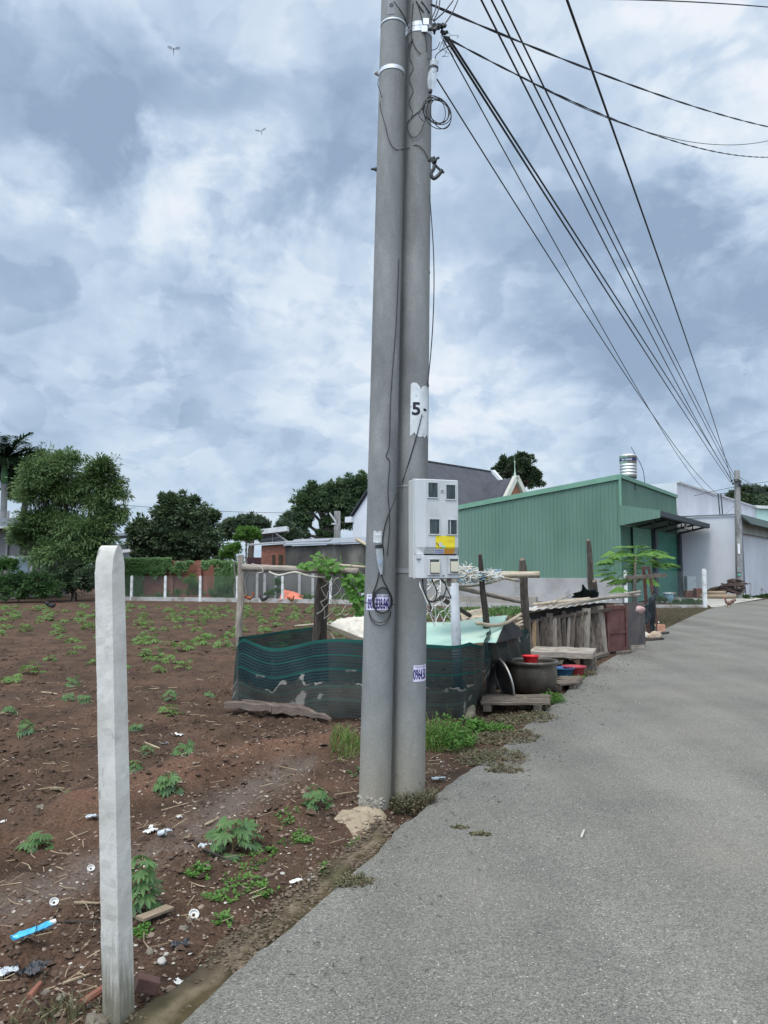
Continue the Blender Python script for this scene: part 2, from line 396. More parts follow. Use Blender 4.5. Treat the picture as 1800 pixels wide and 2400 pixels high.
L.new(src, mm.inputs[1]); L.new(rr.outputs[0], mm.inputs[2]); L.new(mm.outputs[0], b.inputs['Base Color'])
# greener ground cover colour beyond the far wall
me.materials.append(m)

# wet silt in the gully
def ribbon(pl, w, zf, name, m, n_=60, jit=.3):
    pts = spline(pl, 10); g = MB(); vs = []; fs = []
    for i, p in enumerate(pts):
        a = pts[max(i-1, 0)]; b_ = pts[min(i+1, len(pts)-1)]; d = (b_-a).normalized(); s_ = Vector((d.y, -d.x, 0))
        k = sin(pi*i/(len(pts)-1))**.4
        for t in (-1, -.5, 0, .5, 1):
            q_ = p+s_*(t*w*k*(1+jit*noise.noise((p.x*3+t*5, p.y*3, 4)))); vs.append((q_.x, q_.y, zf(q_.x, q_.y)))
    for i in range(len(pts)-1):
        for k in range(4): fs.append((i*5+k, i*5+k+1, i*5+6+k, i*5+5+k))
    g.add(vs, fs); return g.build(name, m, smooth=True)
# asphalt
RW = 6.8
road = MB(); left = []
for i in range(len(EDGE)-1):
    a, b_ = EDGE[i], EDGE[i+1]; L_ = (b_-a).length; k = max(1, min(60, int(L_/.06))) if a.y < 12 and L_ < 20 else max(1, min(30, int(L_/.4)))
    for j in range(k):
        p = a.lerp(b_, j/k); left.append(p)
left.append(EDGE[-1])
rows = []
for i, p in enumerate(left):
    a = left[max(i-6, 0)]; b_ = left[min(i+6, len(left)-1)]; d = (b_-a).normalized(); s_ = Vector((d.y, -d.x, 0))
    w = noise.noise((p.x*2.2, p.y*2.2, 0))*.035+noise.noise((p.x*9, p.y*9, 3))*.022+noise.noise((p.x*27, p.y*27, 8))*.008
    row = [p+s_*w+Vector((0,0,-.05)), p+s_*(w+.006)+Vector((0,0,-.006)), p+s_*(w+.03)]
    for t in (.2, .6, 1.5, 3, 5, RW): row.append(p+s_*t)
    rows.append(row)
vs = [q for r in rows for q in r]; K = len(rows[0])
fs = [(i*K+k, i*K+k+1, (i+1)*K+k+1, (i+1)*K+k) for i in range(len(rows)-1) for k in range(K-1)]
road.add(vs, fs)
mr_ = mat('asphalt', (.117,.115,.103), (.152,.148,.131), .9, .88, coord='Object', spec=.25, lo=.3, hi=.7, detail=8)
n = mr_.node_tree.nodes; L = mr_.node_tree.links; b = n['Principled BSDF']; mpn = [x for x in n if x.type == 'MAPPING'][0]
def voro(sc, off=0):
    v = n.new('ShaderNodeTexVoronoi'); v.inputs['Scale'].default_value = sc; L.new(mpn.outputs[0], v.inputs['Vector']); return v
v1 = voro(150); v2 = voro(170)
hs = n.new('ShaderNodeSeparateColor'); L.new(v1.outputs['Color'], hs.inputs[0])
r1 = n.new('ShaderNodeMapRange'); L.new(hs.outputs[0], r1.inputs[0]); r1.inputs['To Min'].default_value = .58; r1.inputs['To Max'].default_value = 1.48
m1 = n.new('ShaderNodeMixRGB'); m1.blend_type = 'MULTIPLY'; m1.inputs[0].default_value = 1
L.new(b.inputs['Base Color'].links[0].from_socket, m1.inputs[1]); L.new(r1.outputs[0], m1.inputs[2])
hs2 = n.new('ShaderNodeSeparateColor'); L.new(v2.outputs['Color'], hs2.inputs[0])
r2 = n.new('ShaderNodeMath'); r2.operation = 'GREATER_THAN'; r2.inputs[1].default_value = .988; L.new(hs2.outputs[1], r2.inputs[0])
m2 = n.new('ShaderNodeMixRGB'); L.new(r2.outputs[0], m2.inputs[0]); L.new(m1.outputs[0], m2.inputs[1]); m2.inputs[2].default_value = (.36, .34, .29, 1)
# sandy dust blown over the asphalt in patches
dn = n.new('ShaderNodeTexNoise'); dn.inputs['Scale'].default_value = .7; dn.inputs['Detail'].default_value = 7; L.new(mpn.outputs[0], dn.inputs['Vector'])
dr = n.new('ShaderNodeMapRange'); L.new(dn.outputs[0], dr.inputs[0]); dr.inputs['From Min'].default_value = .48; dr.inputs['From Max'].default_value = .74; dr.inputs['To Max'].default_value = .3
m3 = n.new('ShaderNodeMixRGB'); L.new(dr.outputs[0], m3.inputs[0]); L.new(m2.outputs[0], m3.inputs[1]); m3.inputs[2].default_value = (.24, .215, .18, 1)
tm = n.new('ShaderNodeMapping'); tm.inputs['Rotation'].default_value = (0,0,radians(26)); tm.inputs['Scale'].default_value = (1.1,.09,1); L.new([x for x in n if x.type == 'TEX_COORD'][0].outputs['Object'], tm.inputs[0])
tn = n.new('ShaderNodeTexNoise'); tn.inputs['Scale'].default_value = 1.0; tn.inputs['Detail'].default_value = 5; L.new(tm.outputs[0], tn.inputs['Vector'])
tr_ = n.new('ShaderNodeMapRange'); L.new(tn.outputs[0], tr_.inputs[0]); tr_.inputs['From Min'].default_value = .3; tr_.inputs['From Max'].default_value = .7; tr_.inputs['To Min'].default_value = .80; tr_.inputs['To Max'].default_value = 1.16
m4 = n.new('ShaderNodeMixRGB'); m4.blend_type = 'MULTIPLY'; m4.inputs[0].default_value = 1; L.new(m3.outputs[0], m4.inputs[1]); L.new(tr_.outputs[0], m4.inputs[2])
sn = n.new('ShaderNodeTexNoise'); sn.inputs['Scale'].default_value = 2.3; sn.inputs['Detail'].default_value = 9; sn.inputs['Roughness'].default_value = .7; L.new(mpn.outputs[0], sn.inputs['Vector'])
sr = n.new('ShaderNodeMapRange'); L.new(sn.outputs[0], sr.inputs[0]); sr.inputs['From Min'].default_value = .62; sr.inputs['From Max'].default_value = .72; sr.inputs['To Max'].default_value = .18
m5 = n.new('ShaderNodeMixRGB'); L.new(sr.outputs[0], m5.inputs[0]); L.new(m4.outputs[0], m5.inputs[1]); m5.inputs[2].default_value = (.085,.085,.085,1)
L.new(m5.outputs[0], b.inputs['Base Color'])
bp = n.new('ShaderNodeBump'); bp.inputs['Strength'].default_value = .7; bp.inputs['Distance'].default_value = .005
L.new(v1.outputs['Distance'], bp.inputs['Height']); L.new(bp.outputs[0], b.inputs['Normal'])
road_o = struct(road.build('road', mr_, loc=(0,0,0)))

# concrete haunch along the asphalt, mossy
HL = [(292,2392),(560,2188),(698,2074),(832,1970),(888,1915)]
HR = [(408,2400),(571,2260),(752,2107),(865,2012),(933,1939)]
hl = [G(p, -.005) for p in HL]; hr = [G(p, -.01) for p in HR]
hl = [hl[0]-d0*4]+hl; hr = [hr[0]-d0*4]+hr
hl = spline(hl, 22); hr = spline(hr, 22); k = MB()
def hf(u, v):
    i = min(int(v*(len(hl)-1)), len(hl)-2); t = v*(len(hl)-1)-i
    a = hl[i].lerp(hl[i+1], t); b_ = hr[i].lerp(hr[i+1], t); w = noise.noise((a.x*4, a.y*4, 2))*.045+noise.noise((a.x*14, a.y*14, 5))*.022+noise.noise((a.x*40, a.y*40, 5))*.008
    p = (a+(a-b_).normalized()*w).lerp(b_+(b_-a).normalized()*.12, u)
    z = .008*sin(pi*min(1, u*1.15))**.6+.004*exp(-((u-.45)/.10)**2)-.022*u+noise.noise((p.x*7, p.y*7, 3))*.012+noise.noise((p.x*25, p.y*25, 3))*.007+noise.noise((p.x*70, p.y*70, 3))*.004-.004
    if u == 0: z = -.07
    fade = max(0, (v-.9)/.1); return Vector((p.x, p.y, z-.03*fade))
k.grid(hf, 14, 330)
mk = mat('mossy_concrete', (.070,.054,.037), (.175,.145,.108), 4.5, .95, bump=.8, bscale=45, c3=(.060,.056,.028), s3=2.2, t3=(.45,.62), detail=10, bdist=.012)
n = mk.node_tree.nodes; L = mk.node_tree.links; b = n['Principled BSDF']
uvn = n.new('ShaderNodeTexCoord'); us = n.new('ShaderNodeSeparateXYZ'); L.new(uvn.outputs['UV'], us.inputs[0]); vn = n.new('ShaderNodeTexNoise'); vn.inputs['Scale'].default_value = 5; vn.inputs['Detail'].default_value = 8; L.new(uvn.outputs['Object'], vn.inputs['Vector'])
ua = n.new('ShaderNodeMath'); ua.operation = 'MULTIPLY_ADD'; L.new(vn.outputs[0], ua.inputs[0]); ua.inputs[1].default_value = .55; L.new(us.outputs[0], ua.inputs[2])
rp = n.new('ShaderNodeValToRGB'); L.new(ua.outputs[0], rp.inputs[0]); ee = rp.color_ramp.elements; ee[0].position = .30; ee[0].color = (.42,.40,.34,1); ee[1].position = 1.25/1.3; ee[1].color = (.42,.38,.24,1)
for p_, v_ in ((.52,(.62,.58,.48,1)),(.66,(1.12,1.08,1.0,1)),(.76,(.9,.84,.72,1)),(.84,(.46,.42,.27,1))): q_ = ee.new(p_); q_.color = v_
mu_ = n.new('ShaderNodeMixRGB'); mu_.blend_type = 'MULTIPLY'; mu_.inputs[0].default_value = 1; L.new(b.inputs['Base Color'].links[0].from_socket, mu_.inputs[1]); L.new(rp.outputs[0], mu_.inputs[2]); L.new(mu_.outputs[0], b.inputs['Base Color'])
struct(k.build('verge', mk, smooth=True, loc=(0,0,0)))

# concrete apron in front of the buildings by the road bend, sand patch at the pole
ap = MB(); apx = [(1538,1412),(1600,1412),(1655,1414),(1668,1424),(1690,1421),(1740,1411),(1790,1403),(1740,1398),(1640,1396),(1560,1398)]
ap.add([G(p, .008) for p in apx], [tuple(range(len(apx)))])
struct(ap.build('apron', mat('apron_concrete', (.30,.29,.26), (.42,.41,.37), 1.5, .9, c3=(.22,.21,.19))))
sp = MB()
SPX = [(70,1130),(110,1085),(180,1055),(250,1045),(330,1035),(400,1045),(440,1080),(400,1130),(370,1180),(300,1225),(220,1245),(190,1200),(160,1170),(110,1165)]
cen = G(c('B3', 270, 1125)); ring = [G(c('B3', *p)) for p in SPX]
vs = []; NR = 6
for j in range(NR+1):
    for p in ring:
        q_ = cen.lerp(p, j/NR); q_ = q_+Vector((noise.noise((q_.x*20, q_.y*20, 0)), noise.noise((q_.x*20, q_.y*20, 9)), 0))*.012*(j/NR)
        vs.append((q_.x, q_.y, max(soil(q_.x, q_.y), -.05)+.008+.012*(1-(j/NR)**2)+noise.noise((q_.x*14, q_.y*14, 4))*.010-(.02 if j == NR else 0)))
KR = len(ring); sp.add(vs, [(i*KR+a, i*KR+(a+1) % KR, (i+1)*KR+(a+1) % KR, (i+1)*KR+a) for i in range(NR) for a in range(KR)])
struct(sp.build('sand', mat('spilled_mortar', (.22,.175,.12), (.36,.30,.215), 8, .95, bump=.8, bscale=60, c3=(.12,.08,.055), s3=14, t3=(.54,.64)), smooth=True))

# soil and moss crumbs washed over the haunch
g = MB(); r_ = random.Random(91)
for _ in range(3600):
    i = r_.randrange(len(hl)-1); u = r_.random()**1.4; u = u if r_.random() < .6 else 1-u*.5; p = hl[i].lerp(hr[i], u); s_ = r_.uniform(.003, .010); x = p.x+r_.uniform(-.02,.02); y = p.y+r_.uniform(-.03,.03)
    if noise.noise((x*3, y*3, 6)) < r_.uniform(-.5, .25): continue
    g.ball((x, y, .010-.02*u), (s_*1.3, s_, s_*.6), n=5, m=3, jit=.3)
tag(g.build('verge_crumbs', mat('verge_crumb', (.06,.045,.030), (.15,.115,.08), 30, .95), loc=(0,0,0)), 'soil and dry moss crumbs strewn over the concrete verge', 'soil crumbs', kind='stuff')
def zg(x, y): return soil(x, y)
# ------------------------------------------------------------------ clods, chips, twigs (uncountable)
def scatter_region(n_, ymax, rr_=random.Random(3)):
    k = 0
    while k < n_:
        y = 2.1*exp(rr_.random()*math.log(ymax/2.1)); x = (rr_.random()*2-1)*(.62*y+.6)
        if x < edge_x(y)-.05: k += 1; yield x, y, rr_
def lump(g, x, y, r, rr_, flat=.6):
    ph = rr_.random()*6; z = zg(x, y)
    R = Matrix.Rotation(ph, 3, 'Z')@Matrix.Rotation(rr_.uniform(-.5, .5), 3, 'X')
    o = [Vector(v) for v in ((1,0,0),(.3,.9,0),(-.8,.6,0),(-.9,-.5,0),(.2,-1,0),(.1,.1,1),(-.3,-.2,.8))]
    vs = [Vector((x, y, z+r*.1))+R@Vector((v.x*r*rr_.uniform(.7, 1.2), v.y*r*rr_.uniform(.6, 1.1), v.z*r*flat)) for v in o]
    g.add(vs, [(0,1,5),(1,2,6,5),(2,3,6),(3,4,6),(4,0,5),(4,5,6)])
g = MB()
for x, y, rr_ in scatter_region(26000, 32):
    if noise.noise((x*.8+9, y*.8, 11)) < rr_.uniform(-.6, .1): continue
    lump(g, x, y, rr_.uniform(.003, .012)*(1+.10*y)*(1 if rr_.random() < .93 else 2.4), rr_)
r9 = random.Random(8)
for _ in range(5200):
    y = 2.2+10*r9.random()**1.2; x = edge_x(y)-.5-r9.random()*(y*.62+edge_x(y)+.3)
    if noise.noise((x*.8+9, y*.8, 11))+.3*noise.noise((x*3, y*3, 2)) < -.05+.25*r9.random(): continue
    lump(g, x, y, r9.uniform(.012, .030)*(1+.03*y), r9, .75)
tag(g.build('soil_clods', MT.setdefault('clod', mat('clod', (.046,.030,.021), (.098,.061,.042), 3, .95, bump=.6, bscale=60)), loc=(0,0,0)),
    'loose brown soil clods and crumbs spread over the whole field', 'soil clods', kind='stuff')
g = MB(); g2 = MB(); g3 = MB()
for x, y, rr_ in scatter_region(9500, 13):
    if (edge_x(y)-x) > .9+.22*y and rr_.random() < .86: continue
    r = rr_.uniform(.003, .0095)*(1 if rr_.random() < .95 else 1.9)*(1+.06*y)
    (lump(g, x, y, r, rr_, .35) if rr_.random() < .22 else lump(g2, x, y, r*1.15, rr_, .6))
for x, y, rr_ in scatter_region(900, 12):
    a = rr_.random()*pi; l = rr_.uniform(.02, .09)*(1+.06*y)*(1 if rr_.random() < .9 else 2); z = zg(x, y)+.012
    p0 = Vector((x, y, z)); p1 = p0+Vector((cos(a)*l, sin(a)*l, rr_.uniform(-.004, .02))); mid = (p0+p1)/2+Vector((sin(a), -cos(a), .3))*l*rr_.uniform(-.12, .12)
    g3.tube([p0, mid, p1], rr_.uniform(.0012, .0028)*(1+.06*y), 4)
tag(g.build('pale_chips', mat('pale_chip', (.26,.235,.20), (.50,.475,.43), 30, .8), loc=(0,0,0)), 'scattered whitish shell chips and plastic crumbs along the roadside soil', 'litter chips', kind='stuff')
tag(g2.build('gravel', mat('gravel', (.10,.075,.06), (.26,.20,.155), 12, .9), loc=(0,0,0)), 'small brown and grey pebbles mixed in the roadside soil', 'gravel', kind='stuff')
tag(g3.build('twigs', mat('twig', (.16,.12,.08), (.34,.27,.18), 7, .9), loc=(0,0,0)), 'thin dry twigs and straw lying on the soil', 'twigs', kind='stuff')
# ------------------------------------------------------------------ the near twin poles
concrete_p = mat('pole_concrete', (.17,.178,.176), (.26,.268,.265), 2.6, .85, bump=.18, bscale=70, stretch=(1,1,.35), c3=(.135,.14,.142), s3=3.2, t3=(.44,.66), detail=10)
# brown splash at the foot and fine pitting
n = concrete_p.node_tree.nodes; L = concrete_p.node_tree.links; b = n['Principled BSDF']
gm = n.new('ShaderNodeNewGeometry'); sx = n.new('ShaderNodeSeparateXYZ'); L.new(gm.outputs['Position'], sx.inputs[0])
ft = n.new('ShaderNodeMapRange'); L.new(sx.outputs[2], ft.inputs[0]); ft.inputs['From Min'].default_value = .75; ft.inputs['From Max'].default_value = .0; ft.inputs['To Max'].default_value = .62
m1 = n.new('ShaderNodeMixRGB'); L.new(ft.outputs[0], m1.inputs[0]); L.new(b.inputs['Base Color'].links[0].from_socket, m1.inputs[1]); m1.inputs[2].default_value = (.27,.235,.165,1)
q = n.new('ShaderNodeTexNoise'); q.inputs['Scale'].default_value = 75; q.inputs['Detail'].default_value = 4
tcc = [x for x in n if x.type == 'TEX_COORD'][0]; L.new(tcc.outputs['Object'], q.inputs['Vector'])
r1 = n.new('ShaderNodeMapRange'); L.new(q.outputs[0], r1.inputs[0]); r1.inputs['From Min'].default_value = .3; r1.inputs['From Max'].default_value = .7; r1.inputs['To Min'].default_value = .9; r1.inputs['To Max'].default_value = 1.1
m2 = n.new('ShaderNodeMixRGB'); m2.blend_type = 'MULTIPLY'; m2.inputs[0].default_value = 1; L.new(m1.outputs[0], m2.inputs[1]); L.new(r1.outputs[0], m2.inputs[2])
L.new(m2.outputs[0], b.inputs['Base Color'])
black = mat('black_cable', (.012,.013,.016), (.025,.026,.03), 20, .5)
steel = mat('galvanised_steel', (.42,.45,.47), (.58,.60,.62), 12, .45, metal=.6)
darkm = mat('dark_clamp', (.02,.024,.026), (.05,.055,.055), 15, .5)
white_paper = mat('sticker_white', (.58,.56,.70), (.66,.64,.76), 20, .6)
ink = mat('purple_ink', (.018,.008,.10), (.03,.012,.15), 20, .6)
ink2 = mat('black_ink', (.012,.012,.02), (.02,.02,.03), 20, .6)
class Pole:
    def __init__(s, base_px, top_px, r0, r1):
        s.b = G(base_px); s.b.z = 0; t = P(top_px, s.b.y); s.sl = (t.x-s.b.x)/t.z; s.zt = t.z; s.r0 = r0; s.r1 = r1; s.y = s.b.y
    def ax(s, z): return Vector((s.b.x+s.sl*z, s.y, z))
    def r(s, z): return s.r0+(s.r1-s.r0)*z/s.zt
    def pt(s, z, an, off=0.): return s.ax(z)+Vector((sin(an), -cos(an), 0))*(s.r(z)+off)
    def surf(s, px, off=0.):
        d = s.y-s.r0
        for _ in range(8):
            q = P(px, d); r = s.r(q.z)+off; dx = q.x-s.ax(q.z).x; dx = max(-r*.999, min(r*.999, dx)); d = s.y-sqrt(r*r-dx*dx)
        q = P(px, d); a_ = s.ax(q.z); q.x = max(a_.x-r, min(a_.x+r, q.x)); return q
    def ang(s, px):
        q = P(px, s.y-s.r0); a_ = s.ax(q.z); return asin(max(-1, min(1, (q.x-a_.x)/s.r(q.z))))
PL = Pole((878,1876),(923,0),.108,.0915); PR = Pole((956,1864),(982,0),.119,.101)
def pole_mesh(p, top=7.9):
    g = MB(); ns = 48; H = 40
    vs = []
    for j in range(H+1):
        z = -.25+(top+.25)*j/H
        for k in range(ns):
            an = 2*pi*k/ns; rr = p.r(z)
            # mould seams: two flat ribs down the sides
            sm = .0035 if abs(abs(sin(an))-1) < .012 else 0
            vs.append(p.pt(z, an, sm))
    fs = [(j*ns+k, j*ns+(k+1) % ns, (j+1)*ns+(k+1) % ns, (j+1)*ns+k) for j in range(H) for k in range(ns)]
    fs.append(tuple(H*ns+k for k in range(ns))); return g.add(vs, fs)
def patch(p, a0, a1, z0, z1, off, name, m, par, nu=16, nv=10, rag=0.):
    g = MB()
    def f(u, v):
        an = lerp(a0, a1, u); z = lerp(z0, z1, v)
        if rag and (v in (0, 1)): z += noise.noise((u*3+3, v*3, 2))*rag*1.8+noise.noise((u*8, v, 4))*rag*.5
        if rag and u == 0: an += noise.noise((v*9, 2, 2))*rag*1.0
        return p.pt(z, an, off)
    g.grid(f, nu, nv); return g.build(name, m, par, smooth=True)
def ptext(p, txt, px, h, wdt, name, m, par, bold=.03, ytilt=0):
    """lettering wrapped round the pole, centred on a pixel; h, wdt = size in metres"""
    vs, fs = textmesh(txt, 1.0, bold); xs = [v.x for v in vs]; ys = [v.y for v in vs]
    cx = (max(xs)+min(xs))/2; cy = (max(ys)+min(ys))/2; sx_ = wdt/(max(xs)-min(xs)); sy_ = h/(max(ys)-min(ys))
    q = p.surf(px); a0 = p.ang(px); g = MB()
    bm = bmesh.new(); bv = [bm.verts.new(v) for v in vs]
    for f in fs:
        try: bm.faces.new([bv[i] for i in f])
        except ValueError: pass
    nc_ = max(8, int(wdt/.006))
    for i in range(1, nc_):
        xx = lerp(min(xs), max(xs), i/nc_); bmesh.ops.bisect_plane(bm, geom=bm.verts[:]+bm.edges[:]+bm.faces[:], plane_co=(xx,0,0), plane_no=(1,0,0))
    bm.verts.index_update(); vs = [v.co.copy() for v in bm.verts]; fs = [tuple(v.index for v in f.verts) for f in bm.faces]; bm.free()
    g.add([p.pt(q.z+(v.y-cy)*sy_, a0+(v.x-cx)*sx_/p.r(q.z), .0032) for v in vs], fs); return g.build(name, m, par)
def band(p, z, h, off, name, m, par, a0=-pi, a1=pi, tilt=0., th=.003):
    g = MB(); ns = 40
    vs = []
    for k in range(ns+1):
        an = lerp(a0, a1, k/ns)
        for (dz, o) in ((-h/2, off), (-h/2, off+th), (h/2, off+th), (h/2, off)):
            zz_ = z+dz+tilt*sin(an); vs.append(p.pt(zz_, an, o))
    fs = [(k*4+i, k*4+(i+1) % 4, k*4+4+(i+1) % 4, k*4+4+i) for k in range(ns) for i in range(4)]+[(0,1,2,3), tuple(ns*4+i for i in (3,2,1,0))]
    g.add(vs, fs); return g.build(name, m, par, smooth=False)
t = thing('utility_pole', PL.b, 'left of the twin grey concrete poles, with purple number sticker and coiled cable', 'utility pole')
TL = t
pole_mesh(PL).build('shaft', concrete_p, t, smooth=True)
zof = lambda p, x, y: p.surf((x, y)).z
band(PL, zof(PL, *c('A7',290,640)), .03, .001, 'metal_strap', steel, t)
band(PL, zof(PL, *c('A7',300,175)), .012, .002, 'wire_strap', steel, t)
g = MB(); q0 = PL.pt(zof(PL, *c('A7',280,50)), PL.ang(c('A7',280,50)), 0)
a_ = PL.ang(c('A7',275,60)); z_ = q0.z
patch(PL, a_-.32, a_+.36, z_-.07, z_+.07, .002, 'recess_plate', mat('lighter_cement', (.22,.23,.24), (.27,.28,.29), 9, .9), t, 8, 6)
g.lathe([(0,.004),(.016,.004),(.016,0)], q0, 16, axis=(sin(a_), -cos(a_), 0)); g.build('bolt_hole', darkm, t)
def bolt(p, px, par, ln=.035, side=-1):
    z = P(px, p.y).z; g = MB(); a0 = p.pt(z, side*pi/2, -.01); d = Vector((side, -.15, 0)).normalized()
    g.tube([a0, a0+d*(ln+.02)], .008, 8); g.tube([a0+d*.012, a0+d*.024], .017, 6); g.tube([a0+d*.028, a0+d*.038], .012, 6)
    return g.build('bolt', darkm, par)
bolt(PL, c('A7',120,1648), t)
# sticker 1
s1c = (887, 1411.5); z0 = P((887,1430), PL.y-.1).z; z1 = P((887,1393), PL.y-.1).z
st = patch(PL, PL.ang((860,1410))-.03, PL.ang((915,1410))+.03, z0, z1, .0018, 'phone_sticker', white_paper, t)
H1 = z1-z0
ptext(PL, 'HÚT HẦM CẦU GIÁ RẺ', (887,1396.5), H1*.15, .165, 'sticker_text', ink2, st, .02)
ptext(PL, '0906.838.840', (886,1415), H1*.70, .165, 'sticker_number', ink, st, .03)
patch(PL, PL.ang(c('B6',245,200)), PL.ang(c('B6',375,200)), zof(PL, *c('B6',310,360)), zof(PL, *c('B6',310,175)), .0018, 'torn_tape',
      mat('clear_tape', (.34,.36,.37), (.60,.62,.63), 22, .3, stretch=(1,1,4)), t, 8, 8, rag=.006)

t = thing('utility_pole', PR.b, 'right of the twin grey concrete poles, with white patch numbered 5-', 'utility pole')
TR = t
pole_mesh(PR).build('shaft', concrete_p, t, smooth=True)
for y_, h_ in ((225,.035),(275,.04)):
    band(PR, zof(PR, *c('A7',520,y_)), h_, .001, 'metal_strap', steel, t)
for q_ in (c('A7',615,215), c('A7',600,285)):
    g = MB(); a0 = PR.surf(q_, .006); g.box(a0, (.045,.02,.05)); g.build('strap_buckle', steel, t)
band(PR, zof(PR, *c('B6',720,810)), .035, .0015, 'painted_ring', mat('ring_cement', (.21,.22,.23), (.26,.27,.28), 9, .9), t, -1.5, 1.5, th=.0025)
band(PR, zof(PR, *c('A8',340,1065)), .012, .001, 'mould_ring', mat('ring_cement_pale', (.27,.28,.29), (.31,.32,.33), 9, .9), t, -1.5, 1.5, th=.002)
pw = mat('white_paint_patch', (.50,.53,.54), (.64,.67,.69), 9, .8, c3=(.30,.32,.33), s3=30, t3=(.62,.68))
pt_ = patch(PR, PR.ang((962,960)), PR.ang((1003,960))+.12, zof(PR,975,1022), zof(PR,975,902), .0018, 'painted_patch', pw, t, 24, 24, rag=.022)
ptext(PR, '5', (975.5,958), .098, .062, 'number_five', ink2, pt_, .03)
g = MB(); a0 = PR.ang((992.5,961)); a1 = PR.ang((999.5,961)); zc_ = PR.surf((996,961)).z
patch(PR, a0, a1, zc_-.009, zc_+.009, .0035, 'number_dash', ink2, pt_, 3, 1)
st = patch(PR, PR.ang((969,1576)), PR.ang((1000,1576)), zof(PR,985,1597), zof(PR,985,1559), .0018, 'phone_sticker', white_paper, t)
ptext(PR, 'HÚT HẦM', (987,1562), .012, .10, 'sticker_text', ink2, st, .02)
ptext(PR, '0964.50', (986,1580), .078, .118, 'sticker_number', ink, st, .03)
for y_ in (400,640,905,1130):
    z = P((1000, y_), PR.y).z; g = MB(); g.tube([PR.pt(z, 1.45, -.01), PR.pt(z, 1.45, .006)], .008, 8); g.build('step_hole', darkm, t)
# crumbly cement at the foot of the left pole
g = MB()
for _ in range(70):
    an = rnd.uniform(-1.5, .6); z = abs(rnd.gauss(0, .035))-.02; s_ = rnd.uniform(.006, .018); g.ball(PL.pt(z, an, -.002), (s_, s_*.7, s_*.8), jit=.45, n=6, m=4)
g.build('cement_lump', mat('crumbly_cement', (.20,.185,.155), (.30,.28,.24), 20, .9), TL)

# ------------------------------------------------------------------ meter box
a_ = radians(20); UX = Vector((cos(a_), sin(a_), 0)); NX = Vector((sin(a_), -cos(a_), 0))
X0 = P((957,1240), 5.13); C0 = Vector((X0.x, 5.13, 0))+UX*.155
ZT = P((1000,1122), 5.05).z; ZB = P((1000,1357), 5.05).z; HH = ZT-ZB
def mu(x): return -.107+(x-410)/670*.235
def mz(y): return ZT-(y-10)/2100*HH
def bp_(u, w, z): return C0+UX*u+NX*w+Vector((0,0,z))
boxw = mat('meter_plastic', (.40,.42,.43), (.50,.51,.52), 3, .45, c3=(.32,.33,.32), s3=5, t3=(.5,.75), spec=.4, stretch=(1,1,.4))
boxs = mat('meter_shell', (.37,.38,.355), (.46,.465,.44), 3, .5, c3=(.28,.28,.25), s3=5, t3=(.5,.75), stretch=(1,1,.4))
t = thing('meter_box', bp_(0,0,ZB), 'tall white plastic electricity meter box with four dark windows strapped to the right pole', 'meter box')
def lbox(g, u0, u1, w0, w1, z0, z1):
    ps = [bp_(u, w, z) for u in (u0, u1) for w in (w0, w1) for z in (z0, z1)]
    return g.add(ps, [(0,1,3,2),(4,6,7,5),(0,4,5,1),(2,3,7,6),(0,2,6,4),(1,5,7,3)])
g = MB(); lbox(g, -.155,.155,0,.085,ZB+.006,ZT-.004); g.build('back_shell', boxs, t, bevel=.006)
g = MB(); lbox(g, -.158,.158,.087,.098,ZB,ZT); g.build('rim', boxw, t, bevel=.003)
zc1 = mz(1450); zc2 = mz(1592)
g = MB(); secs = [(ZT-.006,.150), (ZT-.012,.180), (zc1,.180), (zc2,.155)]
vs = []
for (z, w) in secs:
    for (u, ww) in ((-.153,.099),(-.150,.115),(-.107,w),(.128,w),(.150,.115),(.153,.099)): vs.append(bp_(u, ww, z))
fs = [(i*6+k, i*6+k+1, (i+1)*6+k+1, (i+1)*6+k) for i in range(3) for k in range(5)]+[(0,1,2,3,4,5)[::-1], tuple(18+k for k in range(6))]
g.add(vs, fs); g.build('cover', boxw, t, bevel=.003)
g = MB(); lbox(g, -.149,-.104,.099,.150, mz(1700), mz(1580)); g.build('hinge_block', boxw, t, bevel=.004)
zl1 = mz(1622); zl0 = mz(2095)
g = MB(); vs = []
for z in (zl1, zl0):
    for (u, ww) in ((-.153,.099),(-.150,.115),(-.112,.165),(.135,.165),(.150,.115),(.153,.099)): vs.append(bp_(u, ww, z))
g.add(vs, [(k, k+1, 7+k, 6+k) for k in range(5)]+[(5,4,3,2,1,0),(6,7,8,9,10,11)]); g.build('lower_cover', boxw, t, bevel=.003)
g = MB(); lbox(g, -.105,.130,.099,.140, zc2+.002, zl1-.002); g.build('gap', darkm, t)
glass = mat('window_glass', (.006,.012,.014), (.055,.075,.078), 11, .14, spec=.6, stretch=(5,1,.5))  # paler upright streaks in the colour suggest meters inside and reflections
for (x0, x1, y0, y1) in ((465,655,120,420),(830,1015,150,445),(490,685,880,1180),(860,1040,885,1180)):
    u0, u1 = mu(x0), mu(x1); z1, z0 = mz(y0)+.001, mz(y1)
    g = MB()
    for bx in ((u0-.006,u0,z0-.007,z1+.004),(u1,u1+.006,z0-.007,z1+.004),(u0,u1,z1,z1+.004),(u0,u1,z0-.007,z0)): lbox(g, bx[0],bx[1],.1795,.186,bx[2],bx[3])
    fr = g.build('window_frame', boxw, t)
    g = MB(); lbox(g, u0,u1,.1795,.1818,z0,z1); pn = g.build('window_pane', glass, fr)
    if x0 == 860:
        g = MB(); lbox(g, mu(902),mu(918),.1818,.1826,z0+.002,z1-.002); g.build('wire_behind_glass', boxw, fr)
